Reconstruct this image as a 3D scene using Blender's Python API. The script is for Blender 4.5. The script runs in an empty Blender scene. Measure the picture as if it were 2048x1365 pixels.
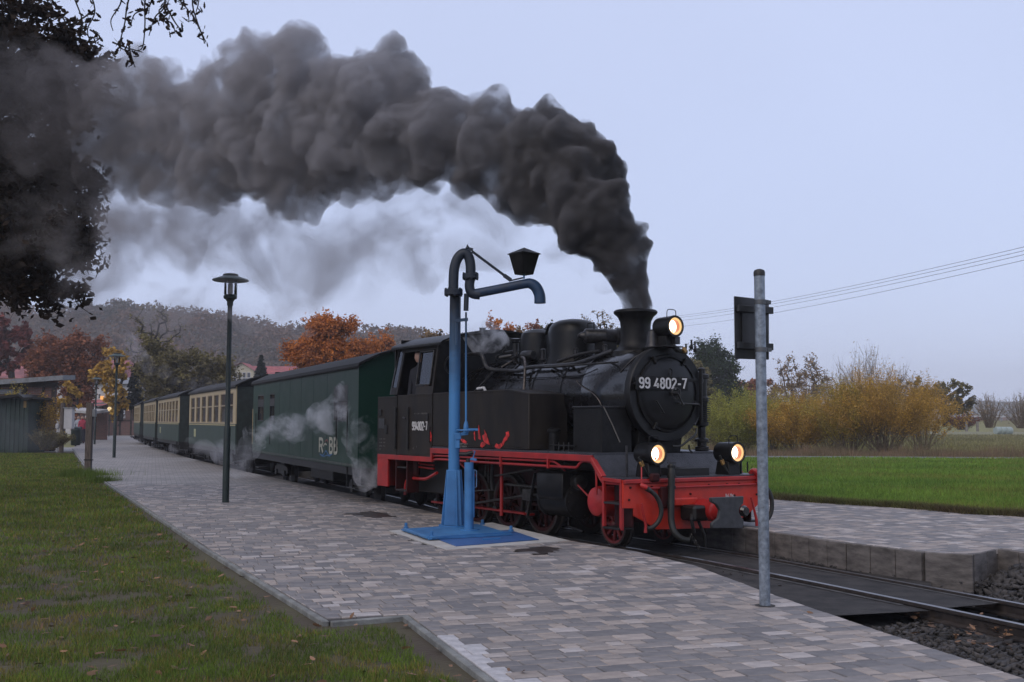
import bpy, bmesh, math, random
import numpy as np
from mathutils import Vector, Matrix, noise

random.seed(7)
rng = np.random.default_rng(7)
SC = bpy.context.scene
COL = SC.collection
R = math.radians

# ------------------------------------------------------------------ camera
CAM_H = 1.55
FPX = 2200.0
PITCH = math.atan(162.5 / FPX)
ROLL = R(.23)
cam_d = bpy.data.cameras.new('camera')
cam_d.sensor_width = 36.0
cam_d.lens = FPX / 2048 * 36.0
cam_d.clip_start = .1
cam_d.clip_end = 9000
cam = bpy.data.objects.new('camera', cam_d)
COL.objects.link(cam)
_fw = np.array([0, math.cos(PITCH), math.sin(PITCH)])
_r0 = np.array([1., 0, 0])
_u0 = np.cross(_r0, _fw)
_r = _r0 * math.cos(ROLL) + _u0 * math.sin(ROLL)
_u = -_r0 * math.sin(ROLL) + _u0 * math.cos(ROLL)
CAMP = np.array([0, 0, CAM_H])
m = Matrix(((_r[0], _u[0], -_fw[0], 0), (_r[1], _u[1], -_fw[1], 0), (_r[2], _u[2], -_fw[2], CAM_H), (0, 0, 0, 1)))
cam.matrix_world = m
SC.camera = cam

# ------------------------------------------------------------------ world, sun, exposure
SKY_HOR = (.60, .70, 1.0)
SKY_MID = (.56, .645, .92)
SKY_TOP = (.53, .57, .75)
SUN_EL, SUN_AZ = R(42), R(215)
world = bpy.data.worlds.new('World')
SC.world = world
world.use_nodes = True
nt = world.node_tree
nt.nodes.clear()
w_out = nt.nodes.new('ShaderNodeOutputWorld')
w_bg = nt.nodes.new('ShaderNodeBackground')
w_sky = nt.nodes.new('ShaderNodeTexSky')
w_sky.sky_type = 'NISHITA'
w_sky.sun_disc = False
w_sky.sun_elevation = SUN_EL
w_sky.sun_rotation = SUN_AZ
w_sky.air_density = 1.5
w_bg2 = nt.nodes.new('ShaderNodeBackground')
w_geo = nt.nodes.new('ShaderNodeTexCoord')
w_sep = nt.nodes.new('ShaderNodeSeparateXYZ')
w_ramp = nt.nodes.new('ShaderNodeValToRGB')
w_add = nt.nodes.new('ShaderNodeAddShader')
nt.links.new(w_geo.outputs['Generated'], w_sep.inputs[0])
nt.links.new(w_sep.outputs['Z'], w_ramp.inputs[0])
e = w_ramp.color_ramp.elements
e[0].position = 0.0
e[0].color = (*SKY_HOR, 1)
e[1].position = .9
e[1].color = (*SKY_TOP, 1)
k = e.new(.16)
k.color = (*SKY_MID, 1)
w_n = nt.nodes.new('ShaderNodeTexNoise')
w_n.inputs['Scale'].default_value = 1.3
w_n.inputs['Detail'].default_value = 3
w_mr = nt.nodes.new('ShaderNodeMapRange')
w_mr.inputs['From Min'].default_value = .3
w_mr.inputs['From Max'].default_value = .7
w_mr.inputs['To Min'].default_value = .90
w_mr.inputs['To Max'].default_value = 1.04
nt.links.new(w_geo.outputs['Generated'], w_n.inputs['Vector'])
nt.links.new(w_n.outputs['Fac'], w_mr.inputs['Value'])
nt.links.new(w_ramp.outputs[0], w_bg2.inputs['Color'])
nt.links.new(w_mr.outputs[0], w_bg2.inputs['Strength'])
nt.links.new(w_sky.outputs[0], w_bg.inputs['Color'])
w_bg.inputs['Strength'].default_value = .012
nt.links.new(w_bg.outputs[0], w_add.inputs[0])
nt.links.new(w_bg2.outputs[0], w_add.inputs[1])
nt.links.new(w_add.outputs[0], w_out.inputs['Surface'])

sun_d = bpy.data.lights.new('sun', 'SUN')
sun_d.energy = 1.25
sun_d.angle = R(50)
sun_d.color = (1, .86, .70)
sun = bpy.data.objects.new('sun', sun_d)
COL.objects.link(sun)
sun.rotation_euler = (R(90) - SUN_EL, 0, R(180) - SUN_AZ)
sun.location = (0, 0, 60)

SC.view_settings.view_transform = 'Standard'
SC.view_settings.look = 'None'
SC.view_settings.exposure = 0
SC.view_settings.gamma = 1
SC.view_settings.use_curve_mapping = False
SC.render.engine = 'CYCLES'
SC.cycles.use_denoising = True
try:
    SC.cycles.denoiser = 'OPENIMAGEDENOISE'
except Exception:
    pass
SC.cycles.max_bounces = 8
SC.cycles.diffuse_bounces = 2
SC.cycles.glossy_bounces = 2
SC.cycles.transmission_bounces = 3
SC.cycles.transparent_max_bounces = 12
SC.cycles.volume_bounces = 2
SC.cycles.volume_step_rate = 1.0
SC.cycles.volume_max_steps = 256
SC.cycles.caustics_reflective = False
SC.cycles.caustics_refractive = False

# ------------------------------------------------------------------ photograph-measuring helpers (pixels of the 2048 px wide photograph -> points in the place)
def ray(x, y):
    return _fw * FPX + _r * (x - 1024) - _u * (y - 682.5)
def at(x, y, D):
    """point at distance D in front of the camera"""
    d = ray(x, y)
    return CAMP + d * (D / d[1])
def gz(x, y, z=0.):
    """point on the level plane of height z"""
    d = ray(x, y)
    return CAMP + d * ((z - CAM_H) / d[2])

# locomotive frame: x runs back along the engine, y towards the near platform, z up
LA = np.array([-.5389, .8424, 0])
LN = np.array([-.8424, -.5389, 0])
LF = np.array([2.22, 13.4, 0])
LROT = math.atan2(LA[1], LA[0])
def S(x, y, v=1.12):
    d = ray(x, y)
    q = CAMP + d * (((LF + LN * v - CAMP) @ LN) / (d @ LN)) - LF
    return (float(q @ LA), v, float(q[2]))
def Fr(x, y, u=0.):
    d = ray(x, y)
    q = CAMP + d * (((LF + LA * u - CAMP) @ LA) / (d @ LA)) - LF
    return (u, float(q @ LN), float(q[2]))

# ------------------------------------------------------------------ materials
MATS = {}
def mat(name, col, rough=.6, metal=0., var=.12, scale=6., bump=0., bscale=30., spec=.5, col2=None, detail=5, coat=0.,
        isl=0., ramp=None, objrand=False, rvar=.08, stretch=None, trans=0.):
    if name in MATS:
        return MATS[name]
    M = bpy.data.materials.new(name)
    M.use_nodes = True
    n = M.node_tree.nodes
    L = M.node_tree.links.new
    b = n['Principled BSDF']
    b.inputs['Roughness'].default_value = rough
    b.inputs['Metallic'].default_value = metal
    b.inputs['Specular IOR Level'].default_value = spec
    b.inputs['Coat Weight'].default_value = coat
    tc = n.new('ShaderNodeTexCoord')
    vec = tc.outputs['Object']
    if stretch:
        mp = n.new('ShaderNodeMapping')
        mp.inputs['Scale'].default_value = stretch
        L(vec, mp.inputs[0])
        vec = mp.outputs[0]
    tx = n.new('ShaderNodeTexNoise')
    tx.inputs['Scale'].default_value = scale
    tx.inputs['Detail'].default_value = detail
    tx.inputs['Roughness'].default_value = .6
    L(vec, tx.inputs['Vector'])
    mx = n.new('ShaderNodeMix')
    mx.data_type = 'RGBA'
    c2 = col2 if col2 else tuple(c * (1 - 2.2 * var) for c in col)
    mx.inputs['A'].default_value = (*c2, 1)
    mx.inputs['B'].default_value = (*(col if col2 else tuple(min(1, c * (1 + var)) for c in col)), 1)
    mr = n.new('ShaderNodeMapRange')
    mr.inputs['From Min'].default_value = .32
    mr.inputs['From Max'].default_value = .68
    L(tx.outputs['Fac'], mr.inputs['Value'])
    L(mr.outputs[0], mx.inputs['Factor'])
    out = mx.outputs['Result']
    if isl or ramp:
        ge = n.new('ShaderNodeNewGeometry')
        val = ge.outputs['Random Per Island']
        if objrand:
            oi = n.new('ShaderNodeObjectInfo')
            ad = n.new('ShaderNodeMath')
            ad.operation = 'ADD'
            L(val, ad.inputs[0])
            L(oi.outputs['Random'], ad.inputs[1])
            fr = n.new('ShaderNodeMath')
            fr.operation = 'FRACT'
            L(ad.outputs[0], fr.inputs[0])
            val = fr.outputs[0]
        if ramp:
            cr = n.new('ShaderNodeValToRGB')
            cr.color_ramp.interpolation = 'LINEAR'
            es = cr.color_ramp.elements
            es[0].position, es[0].color = ramp[0][0], (*ramp[0][1], 1)
            es[1].position, es[1].color = ramp[-1][0], (*ramp[-1][1], 1)
            for p_, c_ in ramp[1:-1]:
                q_ = es.new(p_)
                q_.color = (*c_, 1)
            L(val, cr.inputs[0])
            m2 = n.new('ShaderNodeMix')
            m2.data_type = 'RGBA'
            m2.blend_type = 'MULTIPLY'
            m2.inputs['Factor'].default_value = 1
            L(cr.outputs[0], m2.inputs['A'])
            L(out, m2.inputs['B'])
            out = m2.outputs['Result']
        else:
            m3 = n.new('ShaderNodeMapRange')
            m3.inputs['To Min'].default_value = 1 - isl
            m3.inputs['To Max'].default_value = 1 + isl
            L(val, m3.inputs['Value'])
            m2 = n.new('ShaderNodeVectorMath')
            m2.operation = 'SCALE'
            L(out, m2.inputs[0])
            L(m3.outputs[0], m2.inputs['Scale'])
            out = m2.outputs[0]
    L(out, b.inputs['Base Color'])
    if rvar:
        r2 = n.new('ShaderNodeMapRange')
        r2.inputs['To Min'].default_value = max(0, rough - rvar)
        r2.inputs['To Max'].default_value = min(1, rough + rvar)
        L(tx.outputs['Fac'], r2.inputs['Value'])
        L(r2.outputs[0], b.inputs['Roughness'])
    if bump:
        t2 = n.new('ShaderNodeTexNoise')
        t2.inputs['Scale'].default_value = bscale
        t2.inputs['Detail'].default_value = 4
        L(vec, t2.inputs['Vector'])
        bp = n.new('ShaderNodeBump')
        bp.inputs['Strength'].default_value = bump
        bp.inputs['Distance'].default_value = .02
        L(t2.outputs['Fac'], bp.inputs['Height'])
        L(bp.outputs[0], b.inputs['Normal'])
    if trans:
        tr = n.new('ShaderNodeBsdfTranslucent')
        L(out, tr.inputs['Color'])
        ms = n.new('ShaderNodeMixShader')
        ms.inputs[0].default_value = trans
        L(b.outputs[0], ms.inputs[1])
        L(tr.outputs[0], ms.inputs[2])
        L(ms.outputs[0], n['Material Output'].inputs['Surface'])
    MATS[name] = M
    return M

def emis(name, col, s):
    M = bpy.data.materials.new(name)
    M.use_nodes = True
    b = M.node_tree.nodes['Principled BSDF']
    b.inputs['Base Color'].default_value = (.01, .01, .01, 1)
    b.inputs['Emission Color'].default_value = (*col, 1)
    b.inputs['Emission Strength'].default_value = s
    return M

def glass_mat(name, tint=(.02, .025, .03)):
    M = bpy.data.materials.new(name)
    M.use_nodes = True
    n = M.node_tree.nodes
    L = M.node_tree.links.new
    n.remove(n['Principled BSDF'])
    g = n.new('ShaderNodeBsdfGlossy')
    g.inputs['Roughness'].default_value = .03
    g.inputs['Color'].default_value = (.9, .93, 1, 1)
    t = n.new('ShaderNodeBsdfTransparent')
    t.inputs['Color'].default_value = (*tint, 1)
    f = n.new('ShaderNodeFresnel')
    f.inputs['IOR'].default_value = 1.5
    x = n.new('ShaderNodeMixShader')
    L(f.outputs[0], x.inputs[0])
    L(t.outputs[0], x.inputs[1])
    L(g.outputs[0], x.inputs[2])
    L(x.outputs[0], n['Material Output'].inputs['Surface'])
    return M

BLACK = mat("loco_black_gloss", (.006, .006, .007), .26, var=.3, scale=5, bump=.03, bscale=9, spec=.8, rvar=.10, coat=.35)
SATIN = mat('loco_black_satin', (.006, .006, .0065), .40, var=.3, scale=6, bump=.05, bscale=14, spec=.35, rvar=.12)
SOOT = mat("loco_black_matt", (.009, .0085, .0085), .45, var=.3, scale=9, bump=.12, bscale=40, spec=.22)
TANKM = mat('tank_black_worn', (.030, .024, .019), .5, var=.0, spec=.22, col2=(.008, .007, .007), scale=2.6, bump=.06, bscale=9, rvar=.15, stretch=(1.4, 1.4, .5))
DARKMETAL = mat('dark_running_gear', (.010, .009, .0085), .5, metal=.2, var=.3, scale=12)
OILY = mat('oily_steel', (.06, .057, .054), .38, metal=.7, var=.3, scale=14)
RED = mat('loco_red', (.40, .018, .016), .38, var=.10, scale=5, col2=(.24, .012, .012), bump=.04, bscale=20)
REDB = mat('beam_red', (.62, .035, .014), .40, col2=(.40, .022, .012), scale=4, bump=.05, bscale=18)
REDD = mat('loco_red_grime_shade', (.048, .005, .005), .55, col2=(.012, .003, .003), spec=.2, scale=7, bump=.08)  # grimy red, darkened further to put the shade under the engine into it
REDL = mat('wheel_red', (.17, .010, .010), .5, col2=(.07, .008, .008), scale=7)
PIPE = mat('pipe_dull', (.035, .034, .036), .35, metal=.3, var=.3, scale=20)
COPPER = mat('pipe_bare', (.16, .14, .13), .4, metal=.8, var=.3, scale=20)
CHECK = mat('checker_plate', (.050, .052, .062), .42, metal=.2, var=.2, scale=8, bump=.6, bscale=70)
WHITE = mat('white_paint', (.62, .61, .60), .55, var=.12, scale=20)
RUBBER = mat('rubber_hose', (.016, .017, .015), .55, var=.2, scale=20, bump=.1)
BRASSY = mat('brass_tag', (.42, .24, .07), .4, metal=.4, var=.3, scale=30)
BLUE = mat('crane_blue', (.050, .20, .44), .5, col2=(.035, .135, .31), scale=4, bump=.05, bscale=25)
CONC = mat('concrete_light', (.30, .29, .28), .85, var=.18, scale=7, bump=.25, bscale=50)
ASPH = mat('asphalt', (.060, .055, .052), .85, var=.25, scale=4.5, bump=.6, bscale=120, col2=(.017, .016, .016), spec=.3, detail=10)
STEELP = mat('galvanised_steel', (.26, .30, .35), .42, metal=.45, var=.22, scale=22, bump=.03)
RAILTOP = mat('rail_steel', (.19, .18, .18), .30, metal=.9, var=.2, scale=12)
RAILSIDE = mat('rail_rust', (.035, .026, .022), .7, var=.3, scale=14, bump=.2)
GREENP = mat('lamp_post_green', (.010, .022, .020), .5, var=.2, scale=12)
WOODG = mat('weathered_wood', (.12, .095, .08), .85, var=.3, scale=10, stretch=(6, 6, .5), bump=.4, bscale=30)

# ------------------------------------------------------------------ mesh helpers
def new_mesh(name, V, Fc, material=None, smooth=35):
    me = bpy.data.meshes.new(name)
    me.from_pydata([tuple(map(float, v)) for v in V], [], [tuple(f) for f in Fc])
    if material:
        me.materials.append(material)
    if smooth is not None and len(me.polygons):
        me.polygons.foreach_set('use_smooth', [True] * len(me.polygons))
        me.update()
        try:
            me.set_sharp_from_angle(angle=R(smooth))
        except Exception:
            pass
    me.update()
    return me

def mesh_np(name, V, Fq, material=None, smooth=False):
    """V: (n,3) float array, Fq: (m,k) int array with k 3 or 4"""
    me = bpy.data.meshes.new(name)
    V = np.ascontiguousarray(V, dtype=np.float32)
    Fq = np.ascontiguousarray(Fq, dtype=np.int32)
    mf, kk = Fq.shape
    me.vertices.add(len(V))
    me.vertices.foreach_set('co', V.ravel())
    me.loops.add(mf * kk)
    me.loops.foreach_set('vertex_index', Fq.ravel())
    me.polygons.add(mf)
    me.polygons.foreach_set('loop_start', np.arange(0, mf * kk, kk, dtype=np.int32))
    me.polygons.foreach_set('loop_total', np.full(mf, kk, dtype=np.int32))
    if smooth:
        me.polygons.foreach_set('use_smooth', np.ones(mf, dtype=bool))
    me.update(calc_edges=True)
    if material:
        me.materials.append(material)
    return me

class MB:
    def __init__(s):
        s.V, s.F = [], []
    def add(s, V, Fc):
        o = len(s.V)
        s.V += [tuple(map(float, v)) for v in V]
        s.F += [tuple(i + o for i in f) for f in Fc]
        return s
    def box(s, x0, x1, y0, y1, z0, z1):
        V = [(x0, y0, z0), (x1, y0, z0), (x1, y1, z0), (x0, y1, z0), (x0, y0, z1), (x1, y0, z1), (x1, y1, z1), (x0, y1, z1)]
        return s.add(V, [(0, 3, 2, 1), (4, 5, 6, 7), (0, 1, 5, 4), (1, 2, 6, 5), (2, 3, 7, 6), (3, 0, 4, 7)])
    def obox(s, c, ax, ay, az, hx, hy, hz):
        """box at c with half sizes along three axes"""
        c, ax, ay, az = [np.array(q, float) for q in (c, ax, ay, az)]
        V = [c + ax * hx * i + ay * hy * j + az * hz * k for k in (-1, 1) for (i, j) in ((-1, -1), (1, -1), (1, 1), (-1, 1))]
        return s.add(V, [(0, 3, 2, 1), (4, 5, 6, 7), (0, 1, 5, 4), (1, 2, 6, 5), (2, 3, 7, 6), (3, 0, 4, 7)])
    def bar(s, p, q, w, h, up=(0, 0, 1)):
        p, q = np.array(p, float), np.array(q, float)
        a = q - p
        l = np.linalg.norm(a)
        a /= l
        b = np.cross(np.array(up, float), a)
        if np.linalg.norm(b) < 1e-4:
            b = np.cross((1., 0, 0), a)
        b /= np.linalg.norm(b)
        c = np.cross(a, b)
        return s.obox((p + q) / 2, a, b, c, l / 2, w / 2, h / 2)
    def prism(s, pts, axis, t0, t1):
        """pts 2-D outline extruded along axis ('x','y','z') from t0 to t1"""
        n = len(pts)
        def mk(p, t):
            return {'x': (t, p[0], p[1]), 'y': (p[0], t, p[1]), 'z': (p[0], p[1], t)}[axis]
        V = [mk(p, t0) for p in pts] + [mk(p, t1) for p in pts]
        Fc = [tuple(range(n - 1, -1, -1)), tuple(range(n, 2 * n))] + [(i, (i + 1) % n, n + (i + 1) % n, n + i) for i in range(n)]
        return s.add(V, Fc)
    def tube(s, pts, r, n=8, caps=True, smooth_path=0):
        P = [np.array(p, float) for p in pts]
        if smooth_path:
            P = catmull(P, smooth_path)
        rs = r if hasattr(r, '__len__') else [r] * len(P)
        if len(rs) != len(P):
            rs = np.interp(np.linspace(0, 1, len(P)), np.linspace(0, 1, len(rs)), rs)
        V, Fc = [], []
        up = None
        for i, p in enumerate(P):
            a = P[min(i + 1, len(P) - 1)] - P[max(i - 1, 0)]
            a = a / (np.linalg.norm(a) + 1e-9)
            if up is None:
                t = np.array((0, 0, 1.)) if abs(a[2]) < .9 else np.array((1., 0, 0))
                up = np.cross(a, t)
            up = up - a * (up @ a)
            up /= np.linalg.norm(up) + 1e-9
            w = np.cross(a, up)
            for k_ in range(n):
                th = 2 * math.pi * k_ / n
                V.append(p + (up * math.cos(th) + w * math.sin(th)) * rs[i])
        for i in range(len(P) - 1):
            for k_ in range(n):
                a0, a1 = i * n + k_, i * n + (k_ + 1) % n
                Fc.append((a0, a1, a1 + n, a0 + n))
        if caps:
            Fc.append(tuple(range(n - 1, -1, -1)))
            Fc.append(tuple(range((len(P) - 1) * n, len(P) * n)))
        return s.add(V, Fc)
    def lathe(s, prof, o=(0, 0, 0), axis=(0, 0, 1), n=24, caps=True, arc=None):
        """prof: (radius, distance along axis)"""
        o = np.array(o, float)
        a = np.array(axis, float)
        a /= np.linalg.norm(a)
        t = np.array((0, 0, 1.)) if abs(a[2]) < .9 else np.array((1., 0, 0))
        b = np.cross(t, a)
        b /= np.linalg.norm(b)
        c = np.cross(a, b)
        V = [o + a * h + (b * math.cos(2 * math.pi * k_ / n) + c * math.sin(2 * math.pi * k_ / n)) * max(r_, 1e-4) for r_, h in prof for k_ in range(n)]
        Fc = []
        for i in range(len(prof) - 1):
            for k_ in range(n):
                a0, a1 = i * n + k_, i * n + (k_ + 1) % n
                Fc.append((a0, a1, a1 + n, a0 + n))
        if caps:
            Fc.append(tuple(range(n - 1, -1, -1)))
            Fc.append(tuple(range((len(prof) - 1) * n, len(prof) * n)))
        return s.add(V, Fc)
    def build(s, name, material, parent=None, bev=0., smooth=35, kind=None):
        me = new_mesh(name, s.V, s.F, material, None)
        bm = bmesh.new()
        bm.from_mesh(me)
        bmesh.ops.recalc_face_normals(bm, faces=bm.faces)
        if bev:
            ed = [e_ for e_ in bm.edges if len(e_.link_faces) == 2 and e_.calc_face_angle(0) > .5]
            bmesh.ops.bevel(bm, geom=ed, offset=bev, segments=1, affect='EDGES', clamp_overlap=True)
        bm.to_mesh(me)
        bm.free()
        if len(me.polygons):
            me.polygons.foreach_set('use_smooth', [True] * len(me.polygons))
            me.set_sharp_from_angle(angle=R(smooth))
        me.update()
        return obj(name, me, parent, kind)

def catmull(P, k=4):
    P = [np.array(p, float) for p in P]
    out = []
    for i in range(len(P) - 1):
        p0 = P[max(i - 1, 0)]
        p1, p2 = P[i], P[i + 1]
        p3 = P[min(i + 2, len(P) - 1)]
        for j in range(k):
            t = j / k
            out.append(.5 * ((2 * p1) + (-p0 + p2) * t + (2 * p0 - 5 * p1 + 4 * p2 - p3) * t * t + (-p0 + 3 * p1 - 3 * p2 + p3) * t ** 3))
    out.append(P[-1])
    return out

def obj(name, me, parent=None, kind=None):
    o = bpy.data.objects.new(name, me)
    COL.objects.link(o)
    if parent:
        o.parent = parent
    if kind:
        o['kind'] = kind
    return o
def empty(name, loc=(0, 0, 0), rz=0., label=None, cat=None, group=None):
    o = bpy.data.objects.new(name, None)
    COL.objects.link(o)
    o.location = tuple(float(q) for q in loc)
    o.rotation_euler = (0, 0, rz)
    tag(o, label, cat, group)
    return o
def tag(o, label=None, cat=None, group=None, kind=None):
    if label:
        o['label'] = label
    if cat:
        o['category'] = cat
    if group:
        o['group'] = group
    if kind:
        o['kind'] = kind
    return o
def copy_tree(o, parent=None):
    c = o.copy()
    COL.objects.link(c)
    c.parent = parent
    for ch in list(o.children):
        copy_tree(ch, c)
    return c

def text_obj(name, txt, size, material, parent, matrix, ext=.003, xs=1., off=0., align='LEFT'):
    cu = bpy.data.curves.new(name, 'FONT')
    cu.body = txt
    cu.size = size
    cu.extrude = ext
    cu.offset = off
    cu.align_x = align
    cu.resolution_u = 3
    cu.materials.append(material)
    o = bpy.data.objects.new(name, cu)
    me_ = bpy.data.meshes.new_from_object(o)
    bpy.data.objects.remove(o)
    o = bpy.data.objects.new(name, me_)
    o['kind'] = 'stuff'
    COL.objects.link(o)
    o.parent = parent
    o.matrix_local = matrix @ Matrix.Diagonal((xs, 1, 1, 1))
    return o
def plane_matrix(origin, xdir, ydir):
    x = Vector(xdir).normalized()
    y = Vector(ydir).normalized()
    z = x.cross(y)
    M = Matrix((x, y, z)).transposed().to_4x4()
    M.translation = Vector(origin)
    return M

# stroke lettering (plain engineering hand, like the plates)
def arc_pts(cx, cy, rx, ry, a0, a1, n=10):
    return [(cx + rx * math.cos(R(a0 + (a1 - a0) * i / n)), cy + ry * math.sin(R(a0 + (a1 - a0) * i / n))) for i in range(n + 1)]
GL = {
    '0': [arc_pts(.25, .72, .2, .23, 0, 180) + arc_pts(.25, .28, .2, .23, 180, 360) + [(.45, .72)]],
    '2': [arc_pts(.25, .73, .2, .22, 170, -20) + [(.05, .05), (.47, .05)]],
    '4': [[(.33, .95), (.04, .28), (.48, .28)], [(.36, .5), (.36, .05)]],
    '7': [[(.04, .95), (.46, .95), (.2, .05)]],
    '8': [arc_pts(.25, .74, .17, .21, 0, 360, 16), arc_pts(.25, .28, .2, .24, 0, 360, 16)],
    '9': [arc_pts(.25, .7, .2, .24, 0, 360, 16), [(.45, .7), (.45, .3)] + arc_pts(.25, .28, .2, .23, 0, -160)],
    '-': [[(.06, .45), (.36, .45)]],
    'R': [[(.06, .05), (.06, .95), (.26, .95)] + arc_pts(.27, .73, .19, .22, 90, -90) + [(.06, .5)], [(.28, .5), (.46, .05)]],
    'B': [[(.06, .05), (.06, .95), (.26, .95)] + arc_pts(.27, .74, .17, .21, 90, -90) + [(.06, .53)], [(.26, .53)] + arc_pts(.27, .29, .19, .24, 90, -90) + [(.06, .05)]],
}
def strokes(text, h, w=.11, adv=.62, thick=.006, narrow=1.):
    """flat ribbon letters in the x-y plane, height h"""
    b = MB()
    x = 0
    for ch in text:
        if ch == ' ':
            x += .34 * h * narrow
            continue
        for st in GL[ch]:
            pts = [np.array((x + p[0] * h * narrow, p[1] * h)) for p in st]
            P = [pts[0]]
            for q in pts[1:]:
                if np.linalg.norm(q - P[-1]) > 1e-5:
                    P.append(q)
            L_, R_ = [], []
            closed = np.linalg.norm(P[0] - P[-1]) < 1e-4
            for i in range(len(P)):
                if closed:
                    a = P[(i + 1) % (len(P) - 1)] - P[(i - 1) % (len(P) - 1)]
                    t1 = P[(i + 1) % (len(P) - 1)] - P[i % (len(P) - 1)]
                else:
                    t0 = P[i] - P[max(i - 1, 0)] if i else P[1] - P[0]
                    t1 = P[i + 1] - P[i] if i < len(P) - 1 else t0
                    a = t0 / np.linalg.norm(t0) + t1 / np.linalg.norm(t1)
                a = a / (np.linalg.norm(a) + 1e-9)
                nn = np.array((-a[1], a[0]))
                t1n = t1 / (np.linalg.norm(t1) + 1e-9)
                cosv = max(.5, abs(a @ t1n))
                L_.append(P[i] + nn * w * h / 2 / cosv)
                R_.append(P[i] - nn * w * h / 2 / cosv)
            n = len(P)
            V = [(*q, 0) for q in L_] + [(*q, 0) for q in R_] + [(*q, thick) for q in L_] + [(*q, thick) for q in R_]
            Fc = []
            for i in range(n - 1):
                Fc += [(2 * n + i, 3 * n + i, 3 * n + i + 1, 2 * n + i + 1), (i, 2 * n + i, 2 * n + i + 1, i + 1), (n + i, n + i + 1, 3 * n + i + 1, 3 * n + i)]
            Fc += [(0, n, 3 * n, 2 * n), (n - 1, 3 * n - 1, 4 * n - 1, 2 * n - 1)]
            b.add(V, Fc)
        x += (.47 if ch == '-' else adv) * h * narrow
    b.width = x
    return b
def place_strokes(b, origin, xdir, ydir):
    x = np.array(xdir, float)
    y = np.array(ydir, float)
    z = np.cross(x, y)
    o = np.array(origin, float)
    b.V = [tuple(o + x * v[0] + y * v[1] + z * v[2]) for v in b.V]
    return b

# ------------------------------------------------------------------ the place: lines of platform and track
ZP = .12      # near platform top
ZR = .25      # far platform top
ZB = -.16     # ballast
ZA = -.035    # asphalt beside the rails
EDGE = [(4.6, 1.0), (3.75, 3.6), (2.88, 6.42), (2.49, 8.05), (2.18, 9.45), (1.86, 11.2), (1.40, 12.4), (.48, 13.88), (.05, 14.75), (-1.35, 17.9),
        (-2.66, 20.9), (-3.63, 22.96), (-7.37, 31.08), (-12.69, 43.32), (-21.53, 65.15), (-33.57, 97.25), (-44.5, 128)]
KERB = [(1.55, 1.0), (-.06, 6.19), (-.77, 8.35), (-1.31, 8.08), (-1.95, 9.44), (-3.38, 12.49), (-5.82, 17.89), (-10.41, 28.02), (-13.83, 35.88), (-22.65, 57.08), (-36, 92), (-50, 128)]
CENTRE = [tuple((LF + LA * q)[:2]) for q in (6.6, 3.2, 0.)]
CENTRE = [(-58, 168), (-44.0, 129), (-33.0, 97.5), (-20.9, 65.4), (-12.02, 43.6), (-6.68, 31.4), (-2.95, 23.2)] + CENTRE + [(2.95, 11.95), (3.62, 10.5), (4.38, 8.75), (5.35, 6.3), (6.9, 2.2)]
CEN = np.array([p[:2] for p in catmull([np.array((*p, 0.)) for p in CENTRE], 12)])
def offset_curve(P, d):
    """to the near (platform) side by d"""
    P = np.array(P, float)
    T = np.gradient(P, axis=0)
    T /= np.linalg.norm(T, axis=1)[:, None]
    Nn = np.stack([T[:, 1], -T[:, 0]], 1)
    return P + Nn * d
_t = offset_curve(CEN, 1.)
if np.linalg.norm(_t[len(_t) // 2]) > np.linalg.norm(CEN[len(_t) // 2]):
    SGN = -1.
else:
    SGN = 1.
def near_off(d):
    return offset_curve(CEN, SGN * d)

def poly_sheet(name, outline, z, material, parent=None, kind='structure'):
    bm = bmesh.new()
    vs = [bm.verts.new((float(p[0]), float(p[1]), z)) for p in outline]
    f = bm.faces.new(vs)
    if f.normal.z < 0:
        f.normal_flip()
    bm.normal_update()
    if bm.faces[:][0].normal.z < 0:
        bmesh.ops.reverse_faces(bm, faces=bm.faces[:])
    bmesh.ops.triangulate(bm, faces=bm.faces[:])
    me = bpy.data.meshes.new(name)
    bm.to_mesh(me)
    bm.free()
    me.materials.append(material)
    return obj(name, me, parent, kind)
def ribbon(b, A, B_, zA, zB=None):
    zB = zA if zB is None else zB
    n = len(A)
    V = [(*A[i], zA) for i in range(n)] + [(*B_[i], zB) for i in range(n)]
    b.add(V, [(i, i + 1, n + i + 1, n + i) for i in range(n - 1)])
    return b

# ground: one sheet to the horizon
MEADOW = mat('meadow', (.20, .20, .080), .95, col2=(.14, .125, .060), scale=.05, bump=.5, bscale=3, detail=8)
g = MB()
g.add([(-1400, -90, ZB - .03), (1400, -90, ZB - .03), (1400, 1600, ZB - .03), (-1400, 1600, ZB - .03)], [(0, 1, 2, 3)])
g.build('ground', MEADOW, kind='structure')

def inside(P, poly):
    P = np.atleast_2d(P)
    x, y = P[:, 0], P[:, 1]
    r = np.zeros(len(P), bool)
    n = len(poly)
    for i in range(n):
        x0, y0 = poly[i][:2]
        x1, y1 = poly[(i + 1) % n][:2]
        c = ((y0 > y) != (y1 > y)) & (x < (x1 - x0) * (y - y0) / (y1 - y0 + 1e-12) + x0)
        r ^= c
    return r
def rowspans(poly, e, d, t):
    """crossings of the line {d.p = t} with the outline, as positions along e"""
    out = []
    n = len(poly)
    for i in range(n):
        p, q = np.array(poly[i][:2]), np.array(poly[(i + 1) % n][:2])
        a, b = p @ d - t, q @ d - t
        if (a > 0) != (b > 0):
            f = a / (a - b)
            out.append((p + (q - p) * f) @ e)
    return sorted(out)

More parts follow.
